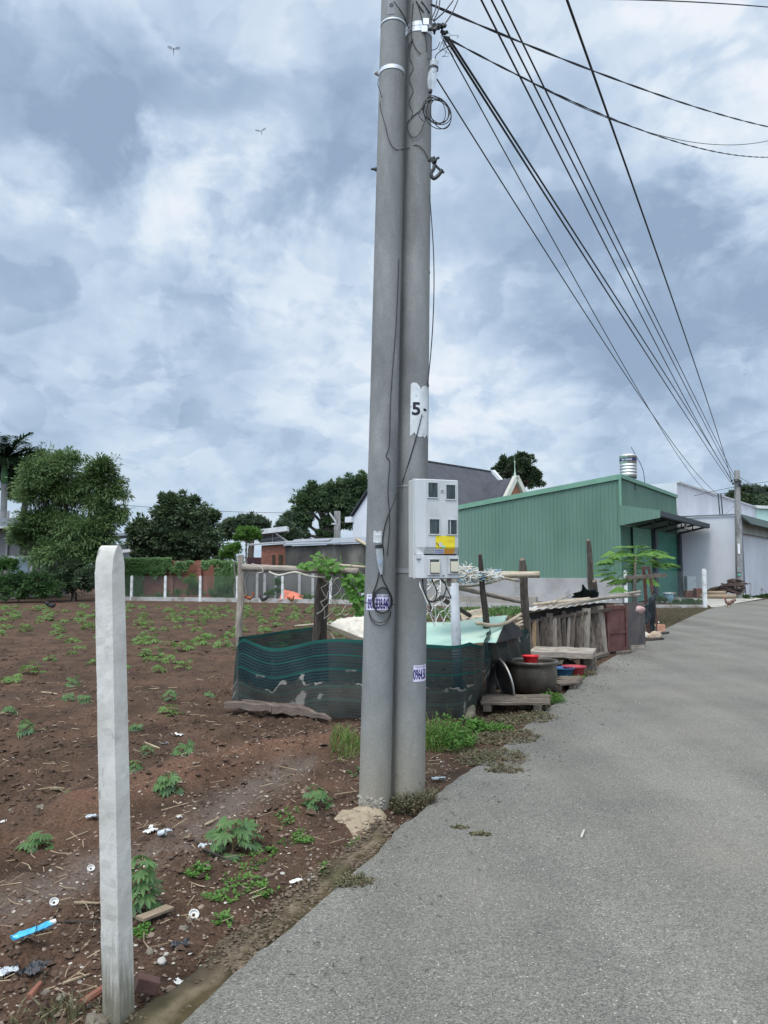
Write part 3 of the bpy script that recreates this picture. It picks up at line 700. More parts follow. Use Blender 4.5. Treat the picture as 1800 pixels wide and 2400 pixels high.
for (x, y) in ((748,275),):
    q_ = bp_(mu(x), .1805, mz(y)); g = MB(); g.lathe([(.011,0),(.012,.004),(.009,.005),(.008,.003),(0,.003)], q_, 24, axis=NX); g.build('round_lock', boxw, t)
    g = MB(); g.box(q_+NX*.005, (.013,.003,.003), rz=a_); g.build('lock_slot', darkm, t)
# yellow notice sticker
yel = mat('sticker_yellow', (.62,.50,.02), (.70,.58,.04), 10, .5); ora = mat('sticker_orange', (.62,.27,.04), (.68,.33,.06), 10, .5)
def lpatch(x0, x1, y0, y1, w, name, m, par, slope=0.):
    g = MB(); z0, z1 = mz(y1), mz(y0)
    def wz(z): return (.180 if z > zc1 else .180-(.025)*(zc1-z)/(zc1-zc2))+w
    zs = [z1]+([zc1] if z0 < zc1 < z1 else [])+[z0]
    for a0, b0 in zip(zs, zs[1:]): g.quad(bp_(mu(x0), wz(a0), a0), bp_(mu(x1), wz(a0), a0), bp_(mu(x1), wz(b0), b0), bp_(mu(x0), wz(b0), b0))
    return g.build(name, m, par)
sk = lpatch(612,1005,1215,1482,.0012,'notice_sticker',yel,t)
lpatch(800,1008,1482,1588,.0012,'orange_band',ora,sk)
lpatch(590,800,1486,1590,.0014,'white_band',mat('sticker_pale', (.50,.52,.60), (.58,.60,.66), 10, .5),sk)
def flat_text(txt, x, y, h, wdt, name, m, par, w=.003):
    vs, fs = textmesh(txt, 1, .02); xs = [v.x for v in vs]; ys = [v.y for v in vs]; k1 = wdt/(max(xs)-min(xs)); k2 = h/(max(ys)-min(ys))
    cx = (max(xs)+min(xs))/2; cy = (max(ys)+min(ys))/2; g = MB(); z = mz(y); ww = .180-(.025)*max(0, (zc1-z)/(zc1-zc2))+w
    g.add([bp_(mu(x)+(v.x-cx)*k1, ww, z+(v.y-cy)*k2) for v in vs], fs); return g.build(name, m, par)
blue = mat('blue_ink', (.03,.08,.30), (.05,.11,.38), 10, .5)
flat_text('6101.239.109', 695, 1562, .0085, .055, 'blue_number', blue, sk, .0035)
lpatch(610,780,1520,1533,.0022,'blue_line',blue,sk)
lpatch(680,745,1355,1440,.0020,'white_figure',boxw,sk); lpatch(740,800,1415,1470,.0022,'mint_patch',mat('mint_ink', (.30,.58,.45), (.36,.62,.5), 10, .5),sk)
lpatch(624,645,1360,1400,.0022,'black_dot',ink2,sk); lpatch(655,672,1390,1432,.0022,'black_dot',ink2,sk)
lpatch(860,990,1300,1308,.0020,'faint_line',ora,sk); lpatch(840,990,1340,1347,.0020,'faint_line',ora,sk)
beige = mat('beige_breaker_cover', (.47,.44,.33), (.54,.51,.40), 6, .5)
for (x0, x1, y0, y1) in ((515,690,1765,1985),(922,1075,1750,1962)):
    g = MB(); u0, u1 = mu(x0), mu(x1); z1, z0 = mz(y0), mz(y1)
    for bx in ((u0-.018,u0-.004,z0-.010,z1+.022),(u1+.001,u1+.006,z0-.010,z1+.022),(u0-.018,u1+.006,z1+.018,z1+.024),(u0-.018,u1+.006,z0-.014,z0-.008)): lbox(g, bx[0],bx[1],.1645,.176,bx[2],bx[3])
    f_ = g.build('breaker_frame', boxw, t, bevel=.001)
    g = MB(); lbox(g, u0,u1,.1645,.166,z1+.001,z1+.017); g.build('breaker_slot', mat('slot_grey', (.10,.12,.12), None, 9), f_)
    g = MB(); lbox(g, u0,u1,.166,.187,z0,z1); g.build('breaker_cover', beige, f_, bevel=.003)
g = MB(); g.tube([bp_(mu(780),.166,mz(2040)), bp_(mu(780),.174,mz(2040))], .004, 8); g.build('screw', darkm, t)
for zq_ in (ZT-.10, ZB+.10):
    g = MB(); g.box(bp_(.0,-.012,zq_), (.22,.03,.03), rz=a_); g.build('bracket', steel, t)
g = MB(); cw = bp_(mu(990), .10, ZB-.0); g.tube([cw+Vector((0,0,.01)), cw-Vector((0,0,.05))], .014, 12); g.build('conduit_nipple', mat('pvc_brown', (.22,.19,.16), (.30,.26,.23), 8), t)

# ------------------------------------------------------------------ cables hanging by the box
def P5(x, y, d): return P((x, y), d)
def cable(pts, r, label, name='cable', m=None, sub=8, cat='cable', sides=6):
    g = MB(); g.tube(spline(pts, sub), r, sides); return tag(g.build(name, m or black, smooth=True), label, cat)
q = lambda x, y, d=5.02: P(c('B6', x, y), d)
cable([q(1000,950,5.06), q(1000,1060), q(1060,1200), q(1120,1350)], .0042, 'white cable running down the front of the right pole from the meter box', m=mat('white_cable', (.50,.50,.46), (.6,.6,.56), 9, .5))
cable([q(1040,950,5.06), q(1050,1080), q(1110,1250), q(1165,1380), q(1165,1460), q(1130,1465)], .0052, 'thick black cable end hooking below the meter box beside the right pole')
cable([q(1190,950,5.0), q(1210,1010), q(1250,1080), q(1270,1180), q(1240,1290), q(1180,1320), q(1140,1290)], .0042, 'black cable dropping from the middle of the meter box bottom')
cable([q(1330,950,5.0), q(1400,1020), q(1440,1120), q(1500,1250), q(1440,1245), q(1350,1220), q(1290,1260), q(1230,1320), q(1150,1300)], .0042, 'black cable looping widest to the right under the meter box')
cable([q(1350,950,5.0), q(1420,1050), q(1400,1180), q(1320,1280), q(1200,1310)], .0042, 'inner black cable loop under the meter box')
S_ = lambda p, k, x, y, off=.006: p.surf(c(k, x, y), off)
# long thin cable down both poles to the lower bottle
cable([P(c('F',928,420),5.26), P(c('F',937,560),5.22), P(c('F',935,700),5.21)]+[S_(PR,'A8',*p) for p in ((560,190),(500,500),(420,790),(350,1010))]+[S_(PL,'A8',*p) for p in ((290,1150),(225,1310),(185,1440),(172,1560),(180,1640),(160,1740))],
      .0036, 'long thin black cable slanting across both poles down to the lower bottle')
cable([S_(PL,'F',*p) for p in ((862,560),(856,700),(848,800),(843,880),(841,960),(834,985),(842,1000),(838,1060),(842,1130),(836,1200))], .0026, 'thin wavy black wire running down the middle of the left pole')
qq = lambda x, y, o=.008: PL.surf(c('B6', x, y), o)
cable([qq(360,690), qq(335,850), qq(290,1030), qq(235,1180), qq(225,1300)], .0036, 'left strand of cable from the lower bottle to the coil')
cable([qq(360,690), qq(365,850), qq(420,1000), qq(490,1130), qq(530,1250)], .0036, 'right strand of cable from the lower bottle to the coil')
g = MB()
for k in range(5):
    pts = []; cx, cy = 385+rnd.uniform(-8,8), 1300+rnd.uniform(-8,8); rx = 148+rnd.uniform(-14,10); ry = 212+rnd.uniform(-22,14)
    for i in range(40):
        an = 2*pi*i/40; pts.append(qq(cx+rx*cos(an)+4*sin(3*an+k), cy+ry*sin(an), .010+.003*k))
    g.tube(pts, .0034, 5, closed=True)
for (cx, cy, rx, ry) in ((350,1470,170,180),(350,1450,180,250)):
    g.tube([qq(cx+rx*cos(an), cy+ry*sin(an), .012) for an in [pi*i/24 for i in range(25)]], .0024, 5)
tag(g.build('cable_coil', black, smooth=True), 'round coil of black cable hanging over the purple sticker on the left pole', 'cable coil')
cable([P(c('B6',60,1300),5.2), qq(140,1335,.014), qq(350,1352,.02), qq(560,1358,.012), P(c('B6',580,1360),5.18)], .0030, 'black tie wire holding the coil to the left pole')
# bottles used as splice covers
pet = mat('clear_plastic', (.55,.60,.63), (.72,.76,.78), 14, .2, alpha=.42, spec=.6)
t = thing('plastic_bottle', qq(370,650,.03), 'small upside-down clear bottle with black lid ring tied low on the left pole', 'bottle')
q0 = qq(330,400,.036); q1 = qq(350,640,.030); ax = (q1-q0)
g = MB(); g.lathe([(.023,0),(.025,.02),(.025,.07),(.024,.10),(.018,.15),(.010,.19),(.009,.205)], q0, 20, axis=ax); g.build('bottle_body', pet, t, smooth=True)
g = MB(); g.lathe([(.025,-.005),(.027,-.004),(.027,.020),(.025,.021)], q0, 20, axis=ax, cap=True); g.build('black_ring', darkm, t)
g = MB(); g.lathe([(0,0),(.014,0),(.017,.004),(.017,.024),(0,.026)], q1, 16, axis=ax); g.build('blue_cap', mat('blue_cap', (.02,.14,.42), (.03,.2,.5), 6, .4), t)
t = thing('plastic_bottle', P(c('A7',670,900), 5.1), 'large upside-down clear bottle hanging high on the right edge of the right pole', 'bottle')
b0 = P(c('A7',700,590), 5.2); b1 = P(c('A7',655,900), 5.2); ax = b1-b0; l_ = ax.length
g = MB(); g.lathe([(.0,0),(.028,.002),(.031,.015),(.031,.055),(.027,.08),(.031,.10),(.033,.60*l_),(.030,.72*l_),(.014,.9*l_),(.011,.93*l_)], b0, 20, axis=ax); g.build('bottle_body', pet, t, smooth=True)
g = MB(); g.lathe([(.0325,.05),(.035,.052),(.035,.068),(.0325,.07)], b0, 20, axis=ax); g.build('black_ring', darkm, t)
g = MB(); g.lathe([(0,.92*l_),(.015,.92*l_),(.015,l_),(0,l_)], b0, 14, axis=ax); g.build('bottle_cap', darkm, t)
g = MB()
for k in range(7):
    cx, cy = 700+k*9+rnd.uniform(-6,6), 1085+rnd.uniform(-22,22); rx = 118+rnd.uniform(-26,14); ry = 132+rnd.uniform(-20,18)
    g.tube([P(c('A7', cx+rx*cos(2*pi*i/40)+.18*ry*sin(2*pi*i/40), cy+ry*sin(2*pi*i/40)), 5.12+.006*k) for i in range(40)], .0030, 5, closed=True)
g.tube(spline([P(c('A7',650,905),5.14), P(c('A7',600,1010),5.12), P(c('A7',545,1110),5.12), P(c('A7',590,1180),5.12)], 8), .003, 5)
tag(g.build('cable_coil', black, smooth=True), 'loose coil of thin black cable hanging beneath the upper bottle', 'cable coil')
s7 = lambda x, y, o=.006: PR.surf(c('A7', x, y), o); l7 = lambda x, y, o=.006: PL.surf(c('A7', x, y), o)
cable([s7(600,1040,.02), s7(480,1140), s7(430,1220), s7(480,1330,.012), s7(560,1290,.012), s7(620,1130,.02)], .003, 'thin black cable loop lying on the right pole left of the upper coil')
cable([P(c('A7',155,760),5.25), P(c('A7',150,830),5.24), l7(180,930), l7(170,1040), l7(215,1200), l7(260,1370), l7(320,1450), l7(395,1450), s7(440,1440), s7(530,1410), s7(600,1470), s7(640,1550)], .0026, 'thin black wire sagging across both poles between tag and clamp')
cable([s7(490,20), s7(475,250), s7(480,380), s7(540,500,.012), s7(640,570,.012), P(c('A7',690,590),5.2)], .0032, 'black cable curving down the right pole into the upper bottle')
cable([s7(440,460), s7(490,380), s7(450,520), s7(490,660), s7(450,760), s7(490,880), s7(450,990), s7(485,1090), s7(470,1140)], .0022, 'wavy thin black wire winding down the right pole')
cable([l7(300,10), l7(400,150), s7(440,260), s7(470,300)], .003, 'thin black cable slanting off the top of the left pole')
cable([s7(520,10), s7(580,100), s7(650,200,.01), P(c('A7',700,260),5.15)], .0045, 'left one of two thick cables slanting down the right pole to the clamp')
cable([s7(570,10), s7(640,110), s7(668,170,.012), P(c('A7',730,260),5.15)], .0045, 'right one of two thick cables slanting down the right pole to the clamp')
cable([s7(530,20), s7(570,160), s7(600,300), s7(620,420), s7(625,500)], .003, 'thin black cable hanging straight down the right pole over the straps')
g = MB(); q0 = P(c('A7',165,740), 5.22); q1 = P(c('A7',120,700), 5.2); g.tube([q0, q0.lerp(q1, .5), q1], [.006,.013,.016], 6)
tag(g.build('cable_tag', mat('pale_tag', (.36,.38,.36), (.45,.46,.44), 9), None), 'small grey tag sticking out from the left side of the left pole', 'cable tag')
def clamp_cluster(cx, cy, d, n_, spread, label, seed):
    r_ = random.Random(seed); t = thing('cable_clamp', P(c('A7', cx, cy), d), label, 'cable clamp'); g = MB()
    g.tube([P(c('A7', 640 if cy < 800 else 645, cy), d+.03), P(c('A7', cx-20, cy-10), d)], .013, 8)
    for k in range(n_):
        p0 = P(c('A7', cx+r_.uniform(-spread, spread), cy+r_.uniform(-spread, spread)*.8), d+r_.uniform(-.03, .03))
        v = Vector((r_.uniform(-1,1), r_.uniform(-.5,.5), r_.uniform(-1,1))).normalized()*r_.uniform(.012, .026)
        g.tube([p0-v, p0+v], r_.uniform(.007, .014), 6)
    g.build('clamp_body', darkm, t)
    g = MB()
    for k in range(3):
        p0 = P(c('A7', cx+r_.uniform(-.7,1)*spread, cy+r_.uniform(-1,1)*spread), d-.02); g.tube([p0, p0+Vector((.03*r_.uniform(.5,1), 0, r_.uniform(-.02,.02)))], .009, 6)
    g.build('clamp_bolt', darkm, t); return t
clamp_cluster(745, 285, 5.14, 12, 60, 'dark cable clamp bristling with wires high on the right side of the poles', 4)
t = clamp_cluster(695, 1560, 5.18, 4, 28, 'unused black cable clamp with hook halfway up the right edge of the right pole', 9)
g = MB(); g.tube(spline([P(c('A7',700,1580),5.18), P(c('A7',690,1640),5.16), P(c('A7',665,1690),5.16), P(c('A7',690,1735),5.16), P(c('A7',740,1700),5.16), P(c('A7',770,1650),5.16)], 6), .013, 8)
g.tube([P(c('A7',700,1600),5.18), P(c('A7',740,1640),5.16), P(c('A7',790,1680),5.16)], .009, 6); g.build('clamp_hook', darkm, t)

# ------------------------------------------------------------------ near square fence post
FB = G((284,2384)); dpt = FB.y
def fence_post_big():
    # square section, two faces seen, tilted a little to the left as it rises
    tl, tm, tr = P((222,1345), dpt+.02), P((262,1345), dpt-.02), P((292,1345), dpt+.03)
    bl, bm, br = P((246,2372), dpt+.02), P((287,2390), dpt-.035), P((322,2368), dpt+.03)
    g = MB(); H = 60; vs = []
    ztop = P((250,1275), dpt).z
    for j in range(H+1):
        k = j/H
        ring = []
        for (b_, t_) in ((bl,tl),(bm,tm),(br,tr)):
            p = b_.lerp(t_, k); p.z = lerp(-.2, tm.z, k) if True else p.z; ring.append(p)
        ring.append(ring[0]+ring[2]-ring[1])
        # subdivide each side
        for s_ in range(4):
            a0, b0 = ring[s_], ring[(s_+1) % 4]
            for u in range(5):
                q_ = a0.lerp(b0, u/5); nn = Vector(((b0-a0).y, -(b0-a0).x, 0)).normalized()
                amp = .0026 if s_ == 0 else .0012
                w = noise.noise((q_.x*22, q_.y*22, q_.z*34))*amp+noise.noise((q_.x*8, q_.y*8, q_.z*11))*amp*1.1
                q_ = q_+nn*(w if u else w*.6); vs.append(q_)
    fs = [(j*20+k, j*20+(k+1) % 20, (j+1)*20+(k+1) % 20, (j+1)*20+k) for j in range(H) for k in range(20)]
    # rounded wedge head: sides rise straight then pull in
    top = vs[-20:]; cen = sum(top, Vector())/20
    ax2 = (top[10]-top[5]).normalized()
    base = H*20
    for i, (dz, sc_) in enumerate(((.022,.97),(.045,.89),(.068,.76),(.086,.60),(.100,.40),(.107,.20))):
        for p in top:
            r_ = p-cen; along = ax2*r_.dot(ax2); rest = r_-along
            vs.append(cen+along*sc_+rest*1.0+Vector((0,0,dz))+Vector((noise.noise((p.x*30,p.y*30,dz*30)),0,noise.noise((p.x*20,p.y*20,dz*40+5))))*.003)
        fs += [(base+k, base+(k+1) % 20, base+20+(k+1) % 20, base+20+k) for k in range(20)]; base += 20
    fs.append(tuple(base+k for k in range(20))); return g.add(vs, fs)
mp_ = mat('whitewashed_post', (.40,.385,.345), (.56,.55,.52), 4, .85, bump=.5, bscale=30, c3=(.30,.29,.265), s3=8, t3=(.54,.72), detail=9, bdist=.006)
n = mp_.node_tree.nodes; L = mp_.node_tree.links; b = n['Principled BSDF']
gm = n.new('ShaderNodeNewGeometry'); sx = n.new('ShaderNodeSeparateXYZ'); L.new(gm.outputs['Position'], sx.inputs[0])
nz_ = n.new('ShaderNodeTexNoise'); nz_.inputs['Scale'].default_value = 14
ad = n.new('ShaderNodeMath'); ad.operation = 'MULTIPLY_ADD'; L.new(nz_.outputs[0], ad.inputs[0]); ad.inputs[1].default_value = -.35; L.new(sx.outputs[2], ad.inputs[2])
ft = n.new('ShaderNodeMapRange'); L.new(ad.outputs[0], ft.inputs[0]); ft.inputs['From Min'].default_value = .12; ft.inputs['From Max'].default_value = -.14; ft.inputs['To Max'].default_value = .9
m1 = n.new('ShaderNodeMixRGB'); L.new(ft.outputs[0], m1.inputs[0]); L.new(b.inputs['Base Color'].links[0].from_socket, m1.inputs[1]); m1.inputs[2].default_value = (.12,.11,.07,1)
# sparse dark scrapes
v = n.new('ShaderNodeTexNoise'); v.inputs['Scale'].default_value = 26; v.inputs['Detail'].default_value = 3
mpn = n.new('ShaderNodeMapping'); mpn.inputs['Scale'].default_value = (1,1,.45); tcc = [x for x in n if x.type == 'TEX_COORD'][0]; L.new(tcc.outputs['Object'], mpn.inputs[0]); L.new(mpn.outputs[0], v.inputs['Vector'])
r1 = n.new('ShaderNodeMapRange'); L.new(v.outputs[0], r1.inputs[0]); r1.inputs['From Min'].default_value = .71; r1.inputs['From Max'].default_value = .75; r1.inputs['To Max'].default_value = .7
m2 = n.new('ShaderNodeMixRGB'); L.new(r1.outputs[0], m2.inputs[0]); L.new(m1.outputs[0], m2.inputs[1]); m2.inputs[2].default_value = (.22,.22,.22,1); L.new(m2.outputs[0], b.inputs['Base Color'])
tag(fence_post_big().build('fence_post', mp_, loc=FB), 'large near whitewashed square concrete post with pointed top, leaning slightly left', 'fence post')
# ------------------------------------------------------------------ buildings
green = mat('green_sheet', (.078,.155,.115), (.102,.188,.142), .8, .55, c3=(.118,.20,.158), s3=.35, t3=(.45,.7), stretch=(1,1,.3), spec=.4)
green2 = mat('green_trim', (.12,.25,.18), (.15,.29,.21), 2, .5)
plaster = mat('grey_render', (.26,.255,.25), (.37,.36,.355), .7, .9, c3=(.20,.195,.19), s3=1.1, t3=(.55,.7), detail=9)
white_w = mat('pale_lilac_wall', (.47,.485,.52), (.56,.575,.61), .35, .9, c3=(.46,.47,.50), s3=.5, t3=(.5,.8))
dark_iron = mat('dark_iron', (.03,.04,.05), (.05,.06,.07), 5, .6)
Hh = Vector((.545,.839,0)); Nn = Vector((.839,-.545,0))     # along the facade, out towards the road
WC = Vector((12.1,39.3,0)); WF = WC+Hh*12.8; SL = 13.0; WB = WC-Nn*SL
t = thing('warehouse', WC, 'green corrugated metal warehouse on a grey concrete base with roller doors', 'warehouse')
def corr(p0, p1, z0f, z1f, out_, pitch=.21, depth=.028):
    """ribbed sheet between two ground points; z given as functions of the fraction along"""
    g = MB(); ln = (p1-p0).length; n_ = int(ln/pitch); vs = []; us = []
    for i in range(n_):
        for (f_, o) in ((0,0),(.62,0),(.70,1),(.92,1)): us.append(((i+f_)/n_, o))
    us.append((1,0))
    for (u, o) in us:
        q_ = p0.lerp(p1, u)+out_*(o*depth); vs += [q_+Vector((0,0,z0f(u))), q_+Vector((0,0,z1f(u)))]
    return g.add(vs, [(i*2, i*2+2, i*2+3, i*2+1) for i in range(len(us)-1)])
zr = lambda s_: 6.5-.0895*s_*1.385                 # roof line falls away from the street
side_o = -Hh
corr(WC, WB, lambda u: 1.25, lambda u: 6.46-1.62*u, side_o).build('side_wall', green, t)
corr(WC, WF, lambda u: 4.0, lambda u: 6.5, Nn).build('front_wall', green, t)
g = MB(); g.box(WC+Hh*6.4-Nn*.06+Vector((0,0,2.0)), (.02,12.7,4.0), rz=-radians(33)); g.build('front_panel', mat('green_shade_panel', (.06,.15,.11), (.08,.18,.13), 1, .7), t)
g = MB(); g.beam(WC+side_o*.06+Vector((0,0,6.46)), WB+side_o*.06+Vector((0,0,4.84)), .10, .26); g.beam(WC-Hh*.06+Nn*.03+Vector((0,0,4.0)), WC-Hh*.06+Nn*.03+Vector((0,0,6.55)), .12, .12)
g.beam(WC+Nn*.06+Vector((0,0,6.5)), WF+Nn*.06+Vector((0,0,6.5)), .12, .2); g.build('roof_trim', green2, t)
g = MB(); g.quad(WC+Vector((0,0,6.42)), WF+Vector((0,0,6.42)), WF-Nn*SL+Vector((0,0,4.80)), WB+Vector((0,0,4.80))); g.build('roof', green2, t, solid=.04)
g = MB(); g.prism([WC-Hh*.04, WB-Hh*.04, WB+Hh*.2, WC+Hh*.2], (0,0,1.27)); g.build('concrete_base', plaster, t)
# roller doors
shut1 = mat('roller_green', (.11,.25,.19), (.14,.29,.22), 1.5, .5); shut2 = mat('roller_teal', (.035,.17,.125), (.045,.20,.15), 1.5, .5)
for (a, b, m_) in ((2.05,5.9,shut1),(6.6,12.3,shut2)):
    g = MB(); vs = []; nn_ = 44; zt_ = 4.0
    for i in range(nn_+1):
        for (f_, o) in ((0,0),(.5,.035)):
            z = zt_*(i+f_)/nn_
            if z > zt_: continue
            vs += [WC+Hh*a+Nn*(.05+o)+Vector((0,0,z)), WC+Hh*b+Nn*(.05+o)+Vector((0,0,z))]
    g.add(vs, [(i*2, i*2+1, i*2+3, i*2+2) for i in range(len(vs)//2-1)]); g.build('roller_door', m_, t)
for s_ in (6.25, 12.6):
    g = MB(); g.box(WC+Hh*s_+Nn*.16+Vector((0,0,2.0)), (.24,.50,4.0), rz=-radians(33)); g.build('door_jamb', dark_iron, t)
# canopy
CD = 2.0; zi, zo = 4.98, 4.62
g = MB(); A_ = WC-Hh*.12; B_ = WF+Hh*.2
g.quad(A_+Nn*.03+Vector((0,0,zi)), B_+Nn*.03+Vector((0,0,zi)), B_+Nn*CD+Vector((0,0,zo)), A_+Nn*CD+Vector((0,0,zo))); cn = g.build('canopy', mat('canopy_roof', (.07,.10,.09), (.10,.13,.12), 2, .6), t, solid=.05)
g = MB(); k_ = [(0,3.95),(.0,4.98),(CD,4.62),(CD,4.28)]
nr = 9; vs = []
for i in range(nr*3+1):
    u = i/(nr*3); o = .02 if i % 3 == 1 else 0
    q_ = A_-Hh*(.03+o)+Nn*(.02+u*CD); vs += [q_+Vector((0,0,3.95+.33*u)), q_+Vector((0,0,5.0-.36*u))]
g.add(vs, [(i*2, i*2+2, i*2+3, i*2+1) for i in range(nr*3)]); g.build('fascia', green, cn)
g = MB()
for s_ in (3.1, 6.3, 9.4, 12.6):
    a0 = WC+Hh*s_; g.beam(a0+Nn*.1+Vector((0,0,4.05)), a0+Nn*(CD-.1)+Vector((0,0,4.45)), .10, .12); g.beam(a0+Nn*.1+Vector((0,0,4.85)), a0+Nn*CD+Vector((0,0,4.55)), .06, .06)
    g.beam(a0+Nn*1.0+Vector((0,0,4.25)), a0+Nn*1.0+Vector((0,0,4.72)), .05, .05)
for w_ in (1.0, CD-.1): g.beam(WC+Nn*w_+Vector((0,0,4.36 if w_ > 1.1 else 4.22)), WF+Nn*w_+Vector((0,0,4.36 if w_ > 1.1 else 4.22)), .05, .05)
g.beam(WC+Nn*(CD-.02)+Vector((0,0,4.48)), WF+Nn*(CD-.02)+Vector((0,0,4.48)), .06, .22)  # dark edge beam added, chords thickened, so the canopy underside looks shaded
for k_ in range(26):
    a0 = WC+Hh*(k_*.5); g.beam(a0+Nn*.1+Vector((0,0,4.80)), a0+Nn*(CD-.1)+Vector((0,0,4.50)), .07, .09)
g.build('canopy_frame', dark_iron, cn)
q0 = WC+Hh*8.6+Nn*1.4; g = MB(); g.tube([q0+Vector((0,0,4.6)), q0+Vector((0,0,4.45))], .03, 8); g.lathe([(.03,0),(.09,-.1),(.10,-.28),(.0,-.36)], q0+Vector((0,0,4.46)), 14); tag(g.build('hanging_lamp', mat('lamp_white', (.6,.62,.62), (.7,.7,.7), 5, .4), smooth=True), 'white bulb lamp hanging under the dark warehouse canopy', 'lamp')
# water tank
tk = P((1473,1118), 42.0); s_ = 42/FPX
zb_ = P((1473,1119), 42).z; ztk = P((1473,1066), 42).z; rt = 19.5*s_
t = thing('water_tank', (tk.x, tk.y, zb_-.5), 'ribbed stainless steel water tank with a dark blue name band on the green warehouse roof', 'water tank')
st_ = mat('stainless', (.50,.50,.49), (.66,.66,.65), 3, .28, metal=.85, stretch=(1,1,3)); h_ = ztk-zb_
prof = [(0,-.10*h_),(rt*.55,-.07*h_),(rt*.98,.02*h_)]
for i in range(4):
    z = .10+.135*i; prof += [(rt,z*h_),(rt*1.0,(z+.05)*h_),(rt*.955,(z+.065)*h_),(rt*.955,(z+.08)*h_),(rt*1.0,(z+.10)*h_)]
prof += [(rt,.90*h_),(rt*1.03,.91*h_),(rt*1.03,.945*h_),(rt*.9,1.0*h_),(0,1.03*h_)]
g = MB(); g.lathe(prof, (tk.x, tk.y, zb_), 36); g.build('tank_body', st_, t, smooth=True)
g = MB(); g.lathe([(rt*1.005,.70*h_),(rt*1.012,.70*h_),(rt*1.012,.83*h_),(rt*1.005,.83*h_)], (tk.x, tk.y, zb_), 36); bd = g.build('name_band', mat('navy_band', (.012,.02,.07), (.02,.03,.10), 4, .4), t)
def tank_text(txt, a_c, wdt, h, z, name):
    vs, fs = textmesh(txt, 1, .03); xs = [v.x for v in vs]; ys = [v.y for v in vs]; k1 = wdt/(max(xs)-min(xs)); k2 = h/(max(ys)-min(ys)); cx = (max(xs)+min(xs))/2; cy = (max(ys)+min(ys))/2
    g = MB(); R_ = rt*1.02; base_a = atan2(tk.x, tk.y)
    pts = []
    for v_ in vs:
        an = a_c+(v_.x-cx)*k1/R_-base_a; pts.append(Vector((tk.x+sin(an)*R_, tk.y-cos(an)*R_, z+(v_.y-cy)*k2)))
    g.add(pts, fs); return g.build(name, mat('band_white', (.55,.57,.6), None, 5), bd)
tank_text('TÂN THANH', -.22, rt*1.35, .075*h_, zb_+.765*h_, 'band_text')
g = MB()
for k in range(4):
    an = k*pi/2+.5; p0 = Vector((tk.x+rt*.85*cos(an), tk.y+rt*.85*sin(an), zb_)); g.beam(p0+Vector((0,0,.02)), p0+Vector((.12*cos(an),.12*sin(an),-.75)), .05, .05)
g.lathe([(rt*.9,-.04),(rt*.98,-.04),(rt*.98,.02),(rt*.9,.02)], (tk.x, tk.y, zb_-.02), 24); g.build('tank_stand', dark_iron, t)
g = MB(); g.tube(spline([P(c('A5',595,160),42), P(c('A5',640,240),42), P(c('A5',685,330),42), P(c('A5',702,435),42)], 6), .022, 6); tag(g.build('water_pipe', mat('blue_pipe', (.05,.09,.14), (.07,.12,.18), 5, .5)), 'thin curved dark pipe arching beside the water tank', 'pipe')

# white building beyond, its side wall towards us and its street front
W0 = WF+Vector((.25,.45,0)); H2 = Vector((.595,.804,0)); N2 = Vector((.804,-.595,0)); W1 = W0+H2*25; W2 = W0+Nn*3.55+Vector((0,-.1,0))
t = thing('white_building', W0, 'pale lilac-white building with high parapet beyond the green warehouse', 'building')
g = MB(); g.prism([W0, W1, W1-N2*9, W0-N2*9], (0,0,7.47)); g.build('parapet_block', white_w, t)
g = MB(); g.beam(W0+Vector((0,0,7.51)), W1+Vector((0,0,7.51)), .35, .10); g.build('coping', mat('coping_grey', (.42,.43,.45), (.5,.5,.52), 2), t)
g = MB(); g.prism([W0+N2*.01, W2, W2+H2*24, W1+N2*.01], (0,0,5.12)); g.build('side_wing', white_w, t)
g = MB(); g.beam(W0+Nn*.05-Hh*.05+Vector((0,0,5.2)), W2+Nn*.05-Hh*.05+Vector((0,0,5.2)), .12, .09); g.build('ledge', mat('ledge_grey', (.12,.13,.15), (.18,.19,.2), 3), t)
g = MB(); g.beam(W0+Nn*2.35-Hh*.03+Vector((0,0,3.1)), W0+Nn*2.75-Hh*.03+Vector((0,0,3.1)), .06, .05); g.build('wall_vent', white_w, t)
for dx in (0, .38):
    a0 = P(c('A5',1270+dx*58,518), 53.5); g = MB(); g.tube([a0, P(c('A5',1285+dx*55,683), 53.5)], .045, 6); g.build('rooftop_rod', dark_iron, t)
b0 = W2+H2*.3+N2*.0
g = MB(); q0 = W2+N2*.05+H2*.15; g.quad(q0+N2*.75+Vector((0,0,4.55)), q0+N2*.75+H2*23+Vector((0,0,4.55)), q0+H2*23+Vector((0,0,5.25)), q0+Vector((0,0,5.25))); cp = g.build('street_canopy', mat('dark_awning', (.028,.045,.042), (.05,.07,.065), 1, .7), t, solid=.08)
g = MB(); g.prism([q0, q0+H2*23, q0+H2*23+N2*.08, q0+N2*.08], (0,0,.01)); 
g = MB(); g.beam(q0+N2*.12+Vector((0,0,4.35)), q0+N2*.12+H2*23+Vector((0,0,4.35)), .12, .62); g.build('lintel', mat('rough_cement_band', (.22,.23,.21), (.32,.33,.30), 1.5, .95, c3=(.36,.38,.34), s3=2), t)
g = MB(); g.tube([P(c('C5',345,850), 48.3), P(c('C5',405,1900), 48.3)], .07, 8); tag(g.build('drain_pipe', mat('pipe_slate', (.12,.14,.18), (.16,.18,.22), 3, .6), None), 'long slanting grey downpipe beside the far utility pole', 'pipe')
